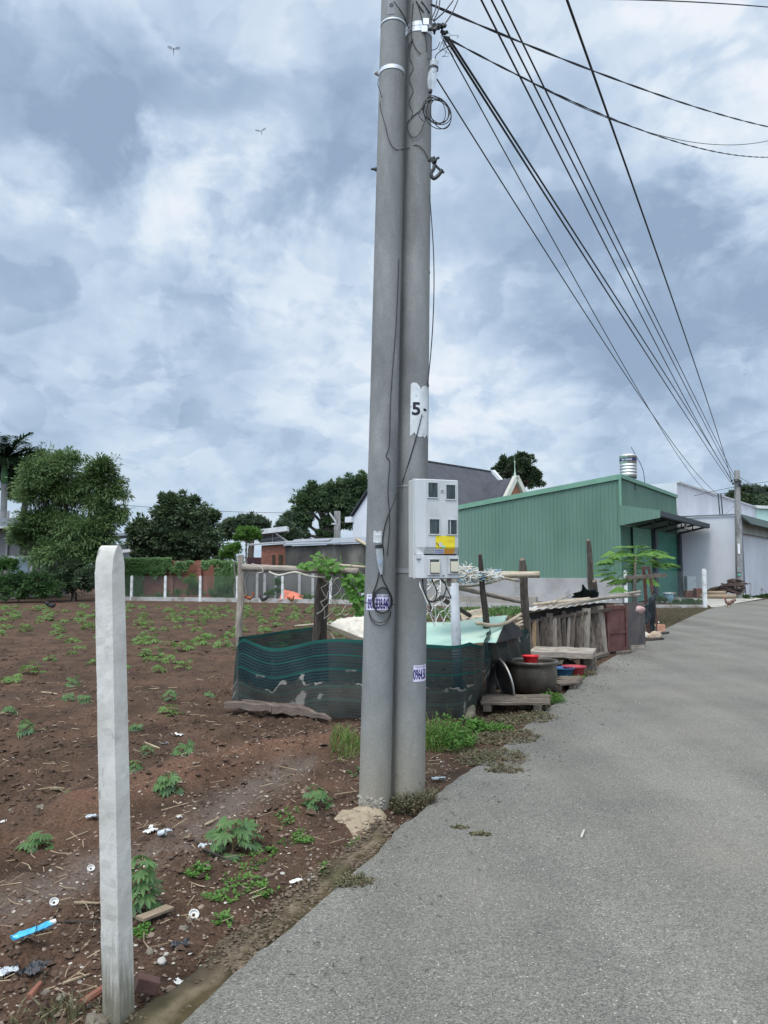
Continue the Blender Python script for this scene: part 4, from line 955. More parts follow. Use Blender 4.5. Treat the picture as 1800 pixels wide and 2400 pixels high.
g = MB(); g.tube([P(c('C5',465,1765), 46.6), P(c('C5',488,1765), 46.6), G(c('C5',483,1985))], .05, 8); tag(g.build('pipe_post', mat('pipe_slate2', (.16,.17,.19), (.2,.21,.23), 3, .6)), 'short hooked grey pipe standing in grass by the white wall', 'pipe')
t = thing('mint_house', P((1787,1380), 75), 'pale mint-green house with white roof edge at the right edge of the photo', 'house')
g = MB(); a0 = P((1773,1192), 74); zt_ = a0.z; g.prism([(a0.x,74,0),(a0.x+9,78,0),(a0.x+9,84,0),(a0.x,80,0)], (0,0,zt_)); g.build('wall', mat('mint_wall', (.38,.56,.50), (.44,.61,.56), .5), t)
g = MB(); g.prism([(a0.x-.3,73.6,zt_+.01),(a0.x+9.3,77.6,zt_+.01),(a0.x+9.3,84.4,zt_+.01),(a0.x-.3,80.4,zt_+.01)], (0,0,.28)); g.build('roof', mat('white_roof', (.55,.56,.55), (.62,.63,.62), 2), t)
# gas-meter style cabinet, bricks, logs beside the white wall
cb = P(c('A5',1058,1292), 49.3); t = thing('metal_cabinet', (cb.x, cb.y, 0), 'light grey two-door metal cabinet against the white wall', 'cabinet')
cw_ = 73*.30139/FPX*49.3; zt_ = P(c('A5',1058,1163), 49.3).z
cg = mat('cabinet_grey', (.33,.37,.38), (.40,.44,.45), 3, .5)
g = MB(); g.box((cb.x, cb.y, zt_/2), (cw_, .4, zt_)); g.build('cabinet_body', cg, t)
for (z0_, z1_) in ((.04,.54*zt_),(.56*zt_,.98*zt_)):
    g = MB(); g.box((cb.x, cb.y-.215, (z0_+z1_)/2), (cw_*.9, .02, z1_-z0_)); dd = g.build('cabinet_door', mat('cabinet_door_grey', (.40,.44,.45), (.46,.5,.5), 3, .5), t)
    g = MB(); g.box((cb.x+cw_*.3, cb.y-.232, (z0_+z1_)/2), (.03, .012, .12)); g.build('handle', dark_iron, dd)
brk = mat('brick_red', (.16,.065,.045), (.24,.10,.07), 3, .9)
def brickpile(name, cx, d, w, h, label, seed):
    r_ = random.Random(seed); t = thing(name, (cx, d, 0), label, 'bricks'); nz_ = int(h/.075); nx_ = int(w/.21); g = MB()
    for j in range(nz_):
        for i in range(nx_):
            for k in (0, 1): g.box((cx-w/2+(i+.5)*.21+r_.uniform(-.02,.02), d+k*.24, .036+j*.074), (.195,.22,.066), rz=r_.uniform(-.08,.08))
    g.build('brick_stack', brk, t); return t
p_ = P(c('A5',1075,1325), 47.6); brickpile('brick_pile', p_.x, 47.6, .95, .46, 'shorter left stack of red bricks before the grey cabinet', 1)
p_ = P(c('A5',1115,1325), 47.4); brickpile('brick_pile', p_.x+.05, 47.2, .55, .62, 'taller narrow stack of dark red bricks right of the grey cabinet', 2)
dk = mat('dark_branch', (.035,.024,.022), (.085,.060,.052), 5, .95)
g = MB(); r_ = random.Random(5)
for k in range(52):
    u = r_.random(); x0 = P(c('A5',1195+u*170,1300), 46.8).x; h0 = .15+.75*u*r_.random()
    a = r_.uniform(-.5,.35); l_ = r_.uniform(.6,1.5); p0 = Vector((x0, 46.8+r_.uniform(-.3,.3), .35+h0*.8)); p1 = p0+Vector((l_*cos(a)*.8, r_.uniform(-.3,.3), l_*sin(a)*.4))
    g.tube([p0, p0.lerp(p1,.5)+Vector((0,0,r_.uniform(-.1,.14))), p1], r_.uniform(.035,.07), 6, jit=.2)
tag(g.build('branch_pile', dk), 'tangled heap of dark twisted branches by the foot of the far pole', 'branches', kind='stuff')
wood_h = mat('timber', (.20,.145,.10), (.32,.25,.18), 7, .9, coord='UV', stretch=(6,1,1), bump=.4)
for k, (x0, x1, y0, lab) in enumerate(((1130,1408,1318,'lower long log lying in front of the dark branch heap'),(1190,1330,1300,'upper shorter log under the dark branch heap'))):
    a0 = P(c('A5',x0,y0), 46.1+k*.3); b0 = P(c('A5',x1,y0-4), 45.9+k*.3); a0.z = b0.z = .13+.2*k; g = MB(); g.tube([a0, a0.lerp(b0,.5), b0], .13, 10, jit=.06); tag(g.build('log', wood_h, smooth=True), lab, 'log')
q0 = G(c('A5',893,1360)); 
t = thing('bucket', q0, 'pale blue plastic tub with white rim behind the chain-link fence', 'bucket')
g = MB(); g.lathe([(0,0),(.22,0),(.28,.44),(.26,.44),(.2,.02)], q0, 24); g.build('tub', mat('tub_blue', (.12,.22,.26), (.16,.28,.32), 6, .5), t, smooth=True)
g = MB(); g.lathe([(.27,.42),(.33,.42),(.33,.50),(.27,.50)], q0, 24); g.build('tub_rim', mat('tub_white', (.6,.62,.62), (.68,.7,.7), 6, .5), t)

# far utility pole
FP = G((1734,1401)); ft_ = P((1727,1102), FP.y)
t = thing('utility_pole', FP, 'distant weathered utility pole at the road bend against the white building', 'utility pole')
g = MB(); g.beam(FP-Vector((0,0,.2)), Vector((ft_.x, FP.y, ft_.z)), .38, .34, w1=.26, t1=.24, segs=10); fp_m = mat('old_pole', (.20,.20,.195), (.30,.30,.29), 2.2, .95, stretch=(1,1,.3), c3=(.15,.15,.145), s3=4)
g.build('shaft', fp_m, t, bevel=.02)
g = MB(); r_ = random.Random(8)
for k in range(7):
    p0 = P(c('C5',215+k*20, 300+r_.uniform(-25,30)), FP.y-.25); g.lathe([(.03,-.08),(.075,-.05),(.05,0),(.075,.05),(.03,.08)], p0, 8, axis=(0,0,1))
g.build('insulator', darkm, t)
g = MB()
for (x, y) in ((330,292),(335,355)): p0 = P(c('C5',x,y), FP.y-.1); g.ball(p0, (.12,.1,.09), n=8, m=5)
g.build('clamp', darkm, t)
g = MB(); p0 = P(c('C5',318,1265), FP.y-.2); g.box(p0, (.14,.03,.62)); g.build('white_notice', mat('notice_white', (.6,.62,.63), None, 4), t)
g = MB(); p0 = P(c('C5',322,1640), FP.y-.21); g.box(p0, (.2,.03,.10)); g.build('green_notice', mat('notice_green', (.10,.35,.26), None, 4), t)
g = MB(); p0 = P(c('C5',320,1560), FP.y-.2); g.box(p0, (.22,.03,.34)); g.build('stained_notice', mat('notice_grey', (.16,.18,.19), (.28,.3,.31), 14), t)
g = MB(); g.tube([P(c('C5',345,1200),FP.y-.12), P(c('C5',352,1960),FP.y-.12)], .03, 6); g.build('earth_wire', darkm, t)

# grey-roofed church-like house behind the warehouse
roofg = mat('grey_roof', (.050,.053,.064), (.072,.075,.088), 1.2, .85, stretch=(1,1,1)); whitep = mat('white_gable', (.52,.54,.58), (.60,.62,.66), .5)
AX = Vector((.46,55,9.7)); AE = Vector((8.93,63.9,9.7)); D_ = Vector((.72,-.69,0)); LE = AX-D_*3.9; LE.z = 5.66; RE = AX+D_*3.9; RE.z = 5.66
t = thing('gabled_house', Vector((AX.x, AX.y, 0)), 'large house with steep dark grey roof and white gable behind the poles', 'house')
def flat(v, z): return Vector((v.x, v.y, z))
g = MB(); g.prism([flat(LE,0), flat(RE,0), RE, AX, LE], (AE-AX)); g.build('walls', whitep, t)
g = MB(); o_ = Vector((0,0,.12)); ax_ = (AE-AX)
for (E_, sgn) in ((LE,-1),(RE,1)):
    e2 = E_+D_*sgn*.4-Vector((0,0,.4)); g.prism([AX+o_-ax_*.02, e2+o_-ax_*.02, e2+o_-ax_*.02+Vector((0,0,.1)), AX+o_-ax_*.02+Vector((0,0,.1))], ax_*1.02)
g.build('roof', roofg, t)
g = MB()
for i in range(38): g.box(AX+ax_*(i+.5)/38+Vector((0,0,.27)), (.24,.16,.10), rz=.8)
g.build('ridge_tile', mat('ridge_dark', (.04,.042,.05), (.06,.062,.07), 3), t)
g = MB()
for (E_, sgn) in ((RE,1),(LE,-1)):
    g.beam(AE+Vector((0,0,.30))+ax_.normalized()*.3, E_+ax_+D_*sgn*.4+ax_.normalized()*.3-Vector((0,0,.2)), .35, .30)
g.build('gable_edge', whitep, t)
g = MB(); g.beam(LE-D_*.6+Vector((0,0,-.15)), LE+D_*.1+Vector((0,0,-.15)), .5, .42); g.build('cornice', whitep, t)
# cross wing with a brick gable
WT = P((1207,1124), 57); Wd = Vector((.45,-.89,0)); Ws = Vector((.89,.45,0)); W_0 = WT-Wd*7.5
wl = WT-Ws*1.7-Vector((0,0,2.9)); wr_ = WT+Ws*1.7-Vector((0,0,2.9))
g = MB(); g.prism([flat(wl,0), flat(wr_,0), wr_, WT, wl], -Wd*7.5); wg = g.build('wing', mat('orange_brick', (.30,.13,.08), (.38,.17,.11), 5), t)
g = MB(); 
for E_ in (wl, wr_):
    e2 = E_+(E_-WT)*.1; g.prism([WT+Vector((0,0,.08)), e2+Vector((0,0,.08)), e2+Vector((0,0,.18)), WT+Vector((0,0,.18))], -Wd*7.5)
g.build('wing_roof', roofg, t)
g = MB(); f_ = Wd*.12
for E_ in (wl, wr_): g.beam(WT+f_+Vector((0,0,.2)), E_+f_+Vector((0,0,.2)), .3, .42, up=Wd)
g.build('wing_gable_edge', mat('cream_trim', (.42,.41,.36), (.48,.47,.42), 2), t)
g = MB(); g.lathe([(.10,0),(.06,.2),(.03,.5),(.02,.9),(.06,1.0),(.015,1.1),(.0,1.7)], WT+Vector((0,0,.3)), 10); g.build('finial', mat('finial_green', (.30,.40,.34), (.36,.46,.40), 3), t)

# weathered low buildings beyond the field, left of the poles
wea = mat('blackened_render', (.020,.019,.018), (.105,.098,.088), .8, .95, stretch=(1,1,.35), c3=(.17,.16,.14), s3=.8, t3=(.55,.75), detail=9)
t = thing('low_shed', P(c('A2',620,1240), 44.5), 'long low building of blackened render under a grey metal roof beyond the field', 'building')
x0 = P(c('A2',620,1000), 44.5).x; x1 = 1.2; z0 = P(c('A2',620,850), 44.5).z; z1 = P(c('A2',1250,812), 44.5).z
g = MB(); g.prism([(x0,44.5,0),(x1,44.3,0),(x1,44.3,z1),(x0,44.5,z0)], (0,5,0)); g.build('wall', wea, t)
g = MB(); g.prism([(x0-.1,44.3,z0+.02),(x1+.1,44.1,z1+.02),(x1+.1,44.1,z1+.10),(x0-.1,44.3,z0+.10)], (0,6,.55)); g.build('roof', mat('grey_metal_roof', (.17,.19,.22), (.24,.26,.29), 2, .5), t)
g = MB()
for x in (380,445,540,745,860): q_ = P(c('A2',x,1100), 43.2); g.box((q_.x, 43.2, .75), (.14,.14,1.5))
g.build('concrete_stub', plaster, t)
g = MB(); xx0 = P(c('A2',268,1100), 43.6).x; xx1 = P(c('A2',960,1100), 43.6).x; g.box(((xx0+xx1)/2, 43.7, .95), (xx1-xx0, .2, 1.9)); g.build('lower_wall', mat('grey_block_wall', (.085,.082,.078), (.14,.135,.13), 1, .95, stretch=(1,1,.4)), t)
brick = mat('brickwork', (.24,.095,.066), (.34,.145,.10), 2, .95)
n = brick.node_tree.nodes; L = brick.node_tree.links; b = n['Principled BSDF']
bt = n.new('ShaderNodeTexBrick'); bt.inputs['Scale'].default_value = 1; bt.inputs['Brick Width'].default_value = .22; bt.inputs['Row Height'].default_value = .09; bt.inputs['Mortar Size'].default_value = .008
uvn = n.new('ShaderNodeTexCoord'); L.new(uvn.outputs['UV'], bt.inputs['Vector']); L.new(b.inputs['Base Color'].links[0].from_socket, bt.inputs['Color1']); bt.inputs['Color2'].default_value = (.20,.078,.055,1); bt.inputs['Mortar'].default_value = (.14,.10,.08,1); L.new(bt.outputs[0], b.inputs['Base Color'])
t = thing('brick_house', P(c('A2',520,1240), 46), 'small red brick building with maroon door left of the blackened low building', 'house')
x0 = P(c('A2',415,900), 46).x; x1 = P(c('A2',625,900), 46).x; zt_ = P(c('A2',520,828), 46).z
g = MB(); g.prism([(x0,46,0),(x1,46,0),(x1,46,zt_),(x0,46,zt_-.1)], (0,3,0)); g.build('wall', brick, t)
xm = P(c('A2',290,900), 46).x; g = MB(); g.box(((x0+xm)/2, 46.1, .9), (x0-xm, .2, 3.1)); g.build('maroon_panel', mat('maroon', (.035,.018,.022), (.06,.03,.035), 2), t)
g = MB(); ra = P(c('A2',270,845), 45.8); rb = P(c('A2',1000,802), 45.8); g.prism([ra, rb, rb+Vector((0,0,.08)), ra+Vector((0,0,.08))], (0,3.5,.2)); g.build('roof', mat('pale_roof_edge', (.24,.25,.27), (.32,.33,.35), 3), t)
for (x, w_) in ((520,22),(580,30)):
    q_ = P(c('A2',x,900), 45.9); g = MB(); g.box((q_.x, 45.95, 1.3), (w_*.27/FPX*46, .06, 2.6)); g.build('mould_stain_strip', mat('dark_moss', (.025,.028,.018), (.06,.045,.03), 3), t)
t = thing('open_shed', P(c('A2',510,815), 56), 'open metal shed roof with solar heater seen above the brick building', 'shed')
g = MB(); q1, q2, q3, q4 = P(c('A2',385,765),56), P(c('A2',520,735),56), P(c('A2',640,812),56), P(c('A2',400,822),56)
g.prism([q4, q3, q2, q1], (0,2,.1)); g.build('roof', mat('shed_roof', (.20,.21,.22), (.28,.29,.30), 2), t)
g = MB()
for (a, b_) in ((q2,q3),(q1,q2),(q1.lerp(q4,.6),q2.lerp(q3,.5))): g.tube([a-Vector((0,.1,0)), b_-Vector((0,.1,0))], .06, 6)
g.tube([P(c('A2',510,650),55.8), P(c('A2',510,820),55.8)], .05, 6); g.build('roof_frame', mat('pale_frame', (.4,.42,.44), (.5,.52,.54), 3), t)
g = MB(); g.box(P(c('A2',455,722),55.5), (3.2,1.2,.35), R=Matrix.Rotation(-.12,3,'Y')); g.build('water_heater', mat('heater_white', (.45,.47,.5), (.6,.6,.6), 3), t)
# far concrete post with cross-arms in front of the big tree
t = thing('utility_pole', flat(P(c('A2',1072,780),58),0), 'thin far concrete pole with slanting braces before the big dark tree', 'utility pole')
a0 = P(c('A2',1072,545),58); g = MB(); g.beam(flat(a0,0), a0, .55, .4, w1=.45); g.build('shaft', fp_m, t)
for (x, y, x2, y2) in ((1005,560,1060,640),(1020,655,1065,655)):
    g = MB(); g.beam(P(c('A2',x,y),57.8), P(c('A2',x2,y2),57.8), .12, .12); g.build('brace', mat('brace_pale', (.35,.37,.38), (.42,.44,.45), 3), t)
# house at the far left
t = thing('grey_house', P(c('A1',0,1080), 46), 'two-tone grey house with flat slab roof at the left edge of the photo', 'house')
gw = mat('grey_wall', (.15,.145,.145), (.20,.195,.19), .8, .95); xr = P(c('A1',232,900),46).x; zt_ = P(c('A1',0,795),46).z; xl = P(c('A1',-300,900),46).x
g = MB(); g.prism([(xl,46,0),(P(c('A1',130,900),46).x,46,0),(P(c('A1',130,900),46).x,46,zt_),(xl,46,zt_)], (0,7,0)); g.build('wall', gw, t)
za = P(c('A1',0,790),45).z; zb2 = P(c('A1',0,728),45).z; g = MB(); g.prism([(xl,45.2,za),(xr,45.2,za),(xr-.3,45.2,zb2),(xl,45.2,zb2)], (0,8,0)); g.build('roof', mat('slab_roof', (.17,.19,.22), (.22,.24,.27), 1), t)
g = MB(); g.beam((xl,45.15,za), (xr,45.15,za), .12, .12); g.build('roof_edge', mat('edge_pale', (.36,.37,.38), (.42,.43,.44), 2), t)
q_ = P(c('A1',132,1052),45.9); g = MB(); g.box(q_, (1.5,.12,1.4)); f_ = g.build('window', mat('frame_pale', (.35,.37,.38), (.4,.42,.43), 3), t); g = MB(); g.box(q_-Vector((0,.09,0)), (1.1,.05,1.1)); g.build('pane', mat('pane_blue', (.10,.15,.19), (.18,.24,.28), 2, .15), f_)
g = MB(); g.box(P(c('A1',45,900),45.9), (.12,.1,4)); g.build('drain_pipe', mat('dp', (.22,.22,.22), (.26,.26,.26), 3), t)
t = thing('far_house', flat(P(c('A1',800,900),58),0), 'pale corrugated house peeking between the leafy tree and dark round tree', 'house')
q_ = P(c('A1',800,900),58); g = MB(); g.box((q_.x,60,q_.z/2), (3.6,3,q_.z)); g.build('wall', mat('grey_cladding', (.17,.19,.21), (.24,.26,.28), 3), t)
g = MB(); a0 = P(c('A1',740,852),58); b0 = P(c('A1',850,840),58); g.beam(a0, b0, 3.0, .2); g.build('roof', mat('grey_cladding2', (.22,.25,.28), (.28,.31,.34), 3), t)
g = MB(); a0 = P(c('A1',785,948),55); b0 = P(c('A1',895,938),55); g.beam(a0, b0, .8, .22); tag(g.build('roof_sheet', mat('bright_sheet', (.6,.62,.64), (.7,.7,.72), 3)), 'thin white roof sheet between the fence post top and dark round tree', 'roof sheet')
# ivy-grown brick wall
t = thing('brick_wall', P(c('A1',1080,1260),47), 'red brick garden wall half covered by ivy behind the field fence', 'wall')
x0 = P(c('A1',800,1100),47.5).x; x1 = P(c('A1',1420,1100),47.5).x; zt_ = P(c('A1',1080,1008),47.5).z
g = MB(); g.box(((x0+x1)/2,47.6,zt_/2), (x1-x0,.2,zt_)); g.build('wall_face', brick, t)
for x in (1112, 1292):
    q_ = P(c('A1',x,1100),47.4); g = MB(); g.box((q_.x,47.4,zt_/2), (.26,.26,zt_+.06)); g.build('pier', brick, t)

# ------------------------------------------------------------------ foliage helpers
def leaf(g, p, d, n_, l, w, fold=.0):
    """lens-shaped leaf from p along d, face normal about n_"""
    d = d.normalized(); s_ = d.cross(n_)
    s_ = s_.normalized() if s_.length > 1e-5 else d.orthogonal().normalized()
    m_ = p+d*l*.45-n_*fold*l
    g.add([p, m_+s_*w*.5, p+d*l, m_-s_*w*.5], [(0,1,2,3)], [[(0,0),(.5,.5),(1,1),(.5,.5)]])
def rvec(r_): 
    while True:
        v = Vector((r_.uniform(-1,1), r_.uniform(-1,1), r_.uniform(-1,1)))
        if .05 < v.length < 1: return v.normalized()
def crown(g, ells, n_, ls, seed, droop=.3, asp=.42, sub=.34, bare=0.):
    """ells: list of (centre, rx, ry, rz); leaves gathered in clumps spread through the crown"""
    r_ = random.Random(seed); vol = [e_[1]*e_[3] for e_ in ells]; tot = sum(vol)
    for e_, v_ in zip(ells, vol):
        k = int(n_*v_/tot); nc = max(5, int(k/46))
        for _ in range(nc):
            v = rvec(r_); v.z = v.z if v.z > -.55 else -v.z*.5; rad = r_.uniform(.45, 1.02) if r_.random() < .8 else r_.uniform(1.0, 1.28)
            cc = e_[0]+Vector((v.x*e_[1]*rad, v.y*e_[2]*rad, v.z*e_[3]*rad)); cr_ = sub*min(e_[1], e_[3])*r_.uniform(.55, 1.15)
            for _ in range(int(46*r_.uniform(.5,1.5))):
                u = rvec(r_); p = cc+Vector((u.x, u.y, u.z*.72))*cr_*r_.random()**.45
                d = (u+v*.6+Vector((r_.uniform(-.5,.5), r_.uniform(-.5,.5), -droop*r_.random()*2))).normalized()
                nn_ = (Vector((0,0,1))+rvec(r_)*.8).normalized()
                leaf(g, p, d, nn_, ls*r_.uniform(.6,1.35), ls*asp*r_.uniform(.7,1.3), .08)
def limb(g, a, b, r0, r1, seed=0, n_=6, wob=.05):
    r_ = random.Random(seed); ln = (b-a).length; pts = []
    for i in range(n_+1):
        k = i/n_; pts.append(a.lerp(b, k)+Vector((r_.uniform(-1,1), r_.uniform(-1,1), 0))*wob*ln*sin(pi*k))
    g.tube(pts, [lerp(r0, r1, i/n_) for i in range(n_+1)], 8); return pts
bark = mat('bark', (.055,.042,.034), (.12,.10,.085), 6, .95, bump=.5, stretch=(1,1,.3)); bark2 = mat('pale_bark', (.13,.115,.095), (.22,.20,.17), 6, .95, stretch=(1,1,.3))
def tree(name, label, d, ells_px, trunk_px, tr, n_, ls, lm, seed, cat='tree', droop=.3, asp=.42, sub=.34, depth=.8, group=None, bk=None, ground=0.):
    """ells_px: crown lobes (x, y, rx, ry) in photo pixels at distance d"""
    k = d/FPX; b_ = P(trunk_px, d); b_.z = ground; r_ = random.Random(seed)
    t = thing(name, b_, label, cat, group); ells = []
    for (x, y, rx, ry) in ells_px:
        q_ = P((x, y), d+r_.uniform(-.35,.35)*rx*k*depth); ells.append((q_, rx*k, rx*k*depth, ry*k))
    g = MB(); fork = Vector((b_.x, d, max(.6, min(e_[0].z-e_[3]*.6 for e_ in ells)))); limb(g, b_-Vector((0,0,.1)), fork, tr, tr*.75, seed)
    for i, e_ in enumerate(ells):
        pts = limb(g, fork, e_[0], tr*.55, tr*.18, seed+i)
        for j in range(4): v = rvec(r_); limb(g, pts[4], e_[0]+Vector((v.x*e_[1], v.y*e_[2], abs(v.z)*e_[3]))*.75, tr*.16, tr*.05, seed+i*7+j, 4)
    g.build('trunk', bk or bark, t, smooth=True)
    g = MB(); crown(g, ells, n_, ls, seed, droop, asp, sub); g.build('crown', lm, t); return t
L_acacia = leafmat('acacia_leaves', (.078,.140,.050), (.185,.275,.105), 1.1, .35, c3=(.045,.085,.02), s3=.35)
L_dark = leafmat('dark_leaves', (.042,.072,.038), (.095,.140,.066), 1.0, .25, c3=(.05,.085,.03), s3=.5, t3=(.55,.7))
L_mid = leafmat('mango_leaves', (.050,.092,.048), (.115,.175,.078), .9, .3, c3=(.09,.15,.04), s3=.22, t3=(.56,.66))
L_bright = leafmat('bright_leaves', (.05,.13,.02), (.11,.22,.04), 1.5, .4)
L_blue = leafmat('far_leaves', (.055,.090,.056), (.11,.155,.085), .7, .3)
L_purp = leafmat('reddish_leaves', (.034,.062,.032), (.068,.10,.044), .8, .25, c3=(.13,.075,.07), s3=.35, t3=(.54,.66))
L_ivy = leafmat('ivy_leaves', (.036,.095,.024), (.095,.19,.046), 1.4, .3)
L_hedge = leafmat('hedge_leaves', (.026,.062,.022), (.075,.15,.042), 1.1, .3)
e1 = lambda k, *a: [(*c(k, x, y), rx*CR[k][2], ry*CR[k][2]) for (x, y, rx, ry) in a]
tree('broadleaf_tree', 'dark spreading tree behind the feathery tree beside the palm', 52, e1('A1',(250,380,110,90),(180,480,130,90),(110,560,90,110),(60,420,80,90)), c('A1',150,1100), .28, 11000, .26, L_dark, 11, depth=.9)
tree('feathery_tree', 'big leafy light green tree rising behind the near white post', 44, e1('A1',(330,440,170,120),(420,360,110,60),(660,430,90,95),(590,500,80,90),(250,560,130,110),(710,560,105,85),(640,640,90,80),(430,590,130,110),(740,720,95,70),(300,760,170,110),(160,850,90,90),(500,830,180,130),(640,820,100,110),(380,960,200,100),(560,960,110,90)), c('A1',480,1250), .17, 62000, .23, L_acacia, 12, droop=.6, asp=.30, sub=.55, depth=.8)
tree('round_tree', 'dense dark rounded tree standing behind the ivy-covered brick wall', 51, e1('A1',(1080,620,60,50),(1225,620,60,45),(1130,720,130,110),(1260,760,130,110),(1080,860,130,110),(1300,880,130,100),(1370,730,60,60),(900,810,70,80),(960,890,110,90),(1180,910,170,90),(1130,975,190,50),(1330,970,130,50),(960,980,110,40)), c('A1',1300,1100), .3, 30000, .27, L_dark, 13, asp=.5, sub=.4)
tree('far_tree', 'mid-green far tree between the dark round tree and the pale-stemmed slender trees', 62, e1('A2',(160,660,75,60),(330,630,90,60),(240,700,110,60),(440,680,45,45),(100,740,60,60)), c('A2',330,830), .3, 9000, .30, L_blue, 14)
tree('pointed_tree', 'narrow pointed tree left of the big rounded tree', 58, e1('A2',(630,610,28,60),(610,700,70,70),(560,750,60,60),(680,760,80,60)), c('A2',630,830), .2, 6500, .26, L_blue, 15)
tree('mango_tree', 'big dark green rounded tree immediately left of the pole pair', 68, e1('A2',(860,360,60,60),(1010,380,110,80),(1180,340,110,80),(1290,300,60,70),(790,460,90,80),(930,500,120,90),(1120,480,130,100),(1270,440,80,110),(760,620,80,110),(1000,640,60,60),(1150,640,110,100),(740,740,70,60),(990,760,100,50)), c('A2',1010,900), .38, 44000, .28, L_mid, 16, asp=.45, sub=.4)
tree('flowering_tree', 'dark conical tree tinged with reddish tips behind the green warehouse roof', 72, e1('A6',(960,110,60,40),(1080,90,70,50),(940,160,70,50),(1040,170,110,70),(1130,200,80,50),(1170,270,60,50),(1070,270,90,50),(930,220,40,40)), c('A6',1060,420), .3, 11000, .33, L_purp, 17, asp=.5)
tree('bamboo_clump', 'pale green bushy trees far right behind the white building', 84, e1('A5',(1560,520,60,45),(1640,520,60,50),(1600,580,90,40),(1700,560,60,60)), c('A5',1600,700), .3, 9000, .38, L_blue, 18)
tree('far_tree', 'dark large-leaved tree right behind the top of the far pole', 78, e1('A5',(1400,540,50,30),(1480,500,45,30),(1470,570,90,40)), c('A5',1480,700), .25, 6000, .42, L_dark, 19)
tree('slender_tree', 'bright green umbrella-crowned slender tree before the brick building', 43.5, e1('A2',(290,730,105,45),(240,780,70,35),(350,770,60,35)), c('A2',283,1010), .06, 6500, .12, L_bright, 20, bk=bark2, sub=.5, depth=1)
tree('slender_tree', 'shorter bright green feathery tree left of the umbrella-crowned tree', 43, e1('A2',(160,880,75,45),(130,930,60,40),(200,850,50,30)), c('A2',188,1060), .05, 4200, .12, L_bright, 21, bk=bark2, sub=.5, depth=1)
tree('shrub', 'dark low shrub mass under the feathery tree by the field edge', 43, e1('A1',(430,1080,130,80),(560,1120,90,80),(350,1140,110,70),(500,1180,130,60)), c('A1',480,1270), .08, 9000, .17, L_dark, 22, cat='shrub')
tree('hedge', 'long leafy hedge along the left edge of the field', 41.5, e1('A1',(40,1150,110,70),(150,1130,100,60),(260,1130,80,60),(80,1220,120,50),(210,1210,110,60),(330,1200,80,60),(-60,1180,100,80)), c('A1',120,1280), .05, 14000, .15, L_hedge, 23, cat='hedge')
tree('shrub', 'small bright shrub below the window of the far left house', 42, e1('A1',(40,1040,60,50),(80,1020,30,30)), c('A1',40,1150), .04, 2600, .14, L_ivy, 24, cat='shrub')
tree('shrub', 'upright light green shrub in front of the bare brick wall', 45.0, e1('A1',(1240,1150,48,45),(1250,1200,40,40)), c('A1',1245,1255), .04, 2200, .12, L_bright, 25, cat='shrub')
tree('shrub', 'loose weedy shrub behind the fence right of the brick wall', 44.0, e1('A1',(1420,1200,60,40),(1490,1180,40,40),(1380,1230,50,25)), c('A1',1440,1255), .03, 2200, .12, L_ivy, 26, cat='shrub')
tree('shrub', 'low weeds growing at the foot of the bare brick wall', 44.6, e1('A1',(1160,1220,60,22),(1000,1240,80,12),(1050,1230,40,18)), c('A1',1160,1262), .02, 1800, .11, L_ivy, 27, cat='shrub')
tree('shrub', 'leafy bush behind the fence below the blackened wall', 42.6, e1('A2',(560,1170,40,40),(540,1240,50,30),(470,1260,40,20)), c('A2',550,1290), .03, 2200, .11, L_ivy, 28, cat='shrub')
tree('shrub', 'green weeds beside the red tarp behind the fence', 41.5, e1('A2',(830,1290,70,22),(1150,1290,100,25),(760,1300,30,14)), c('A2',900,1310), .02, 2200, .10, L_bright, 29, cat='shrub')
tree('shrub', 'dark weeds between flowering plants near the pale blue tub', 37.5, e1('C7',(380,420,90,50),(640,460,60,25),(850,450,120,35),(1050,460,90,30),(700,480,200,20)), c('C7',600,500), .02, 4200, .09, L_hedge, 30, cat='shrub')
tree('shrub', 'small green bush at the foot of the far pole by the road', 46.2, e1('C5',(420,1960,50,30),(440,1985,60,16)), c('C5',420,1990), .02, 1200, .09, L_hedge, 31, cat='shrub')
tree('weed_strip', 'green weeds along the foot of the white wall by the road', 47.5, e1('C5',(600,1965,60,18),(680,1950,60,24),(740,1940,40,26)), c('C5',650,1980), .02, 1800, .09, L_hedge, 32, cat='weeds')
# ivy on the brick wall
def ivy(label, boxes, d, n_, seed, th=.35):
    r_ = random.Random(seed); g = MB(); tot = sum((b_[2]-b_[0])*(b_[3]-b_[1]) for b_ in boxes)
    for (x0, y0, x1, y1) in boxes:
        for _ in range(int(n_*(x1-x0)*(y1-y0)/tot)):
            u = r_.random(); y_ = y0+(y1-y0)*r_.random(); y_ += (noise.noise((u*(x1-x0)/40, seed, 0)))*75*(y_-y0)/(y1-y0)+noise.noise((u*(x1-x0)/60, seed, 5))*12
            q_ = P(c('A1', x0+(x1-x0)*u, y_), d-r_.random()*th); leaf(g, q_, Vector((r_.uniform(-1,1), -.4, -r_.random()*1.2)), Vector((r_.uniform(-.5,.5), -1, .8)).normalized(), .14*r_.uniform(.6,1.4), .09)
    return tag(g.build('ivy', L_ivy), label, 'ivy', kind='stuff')
ivy('ivy blanket over the left end of the brick wall', [(800,985,1110,1070),(800,1050,920,1250),(900,1050,1060,1095)], 47.3, 7500, 1)
ivy('ivy patch hanging in the middle of the brick wall', [(1140,1010,1250,1050),(1110,1040,1170,1090)], 47.2, 1700, 2)
ivy('ivy blanket over the right end of the brick wall', [(1310,1000,1500,1045),(1395,1045,1560,1250),(1400,1080,1660,1140)], 46.8, 6500, 3)
ivy('ivy strip topping the low wall before the brick building', [(1550,1080,1640,1110),(1510,1010,1560,1100)], 45.4, 1800, 4)

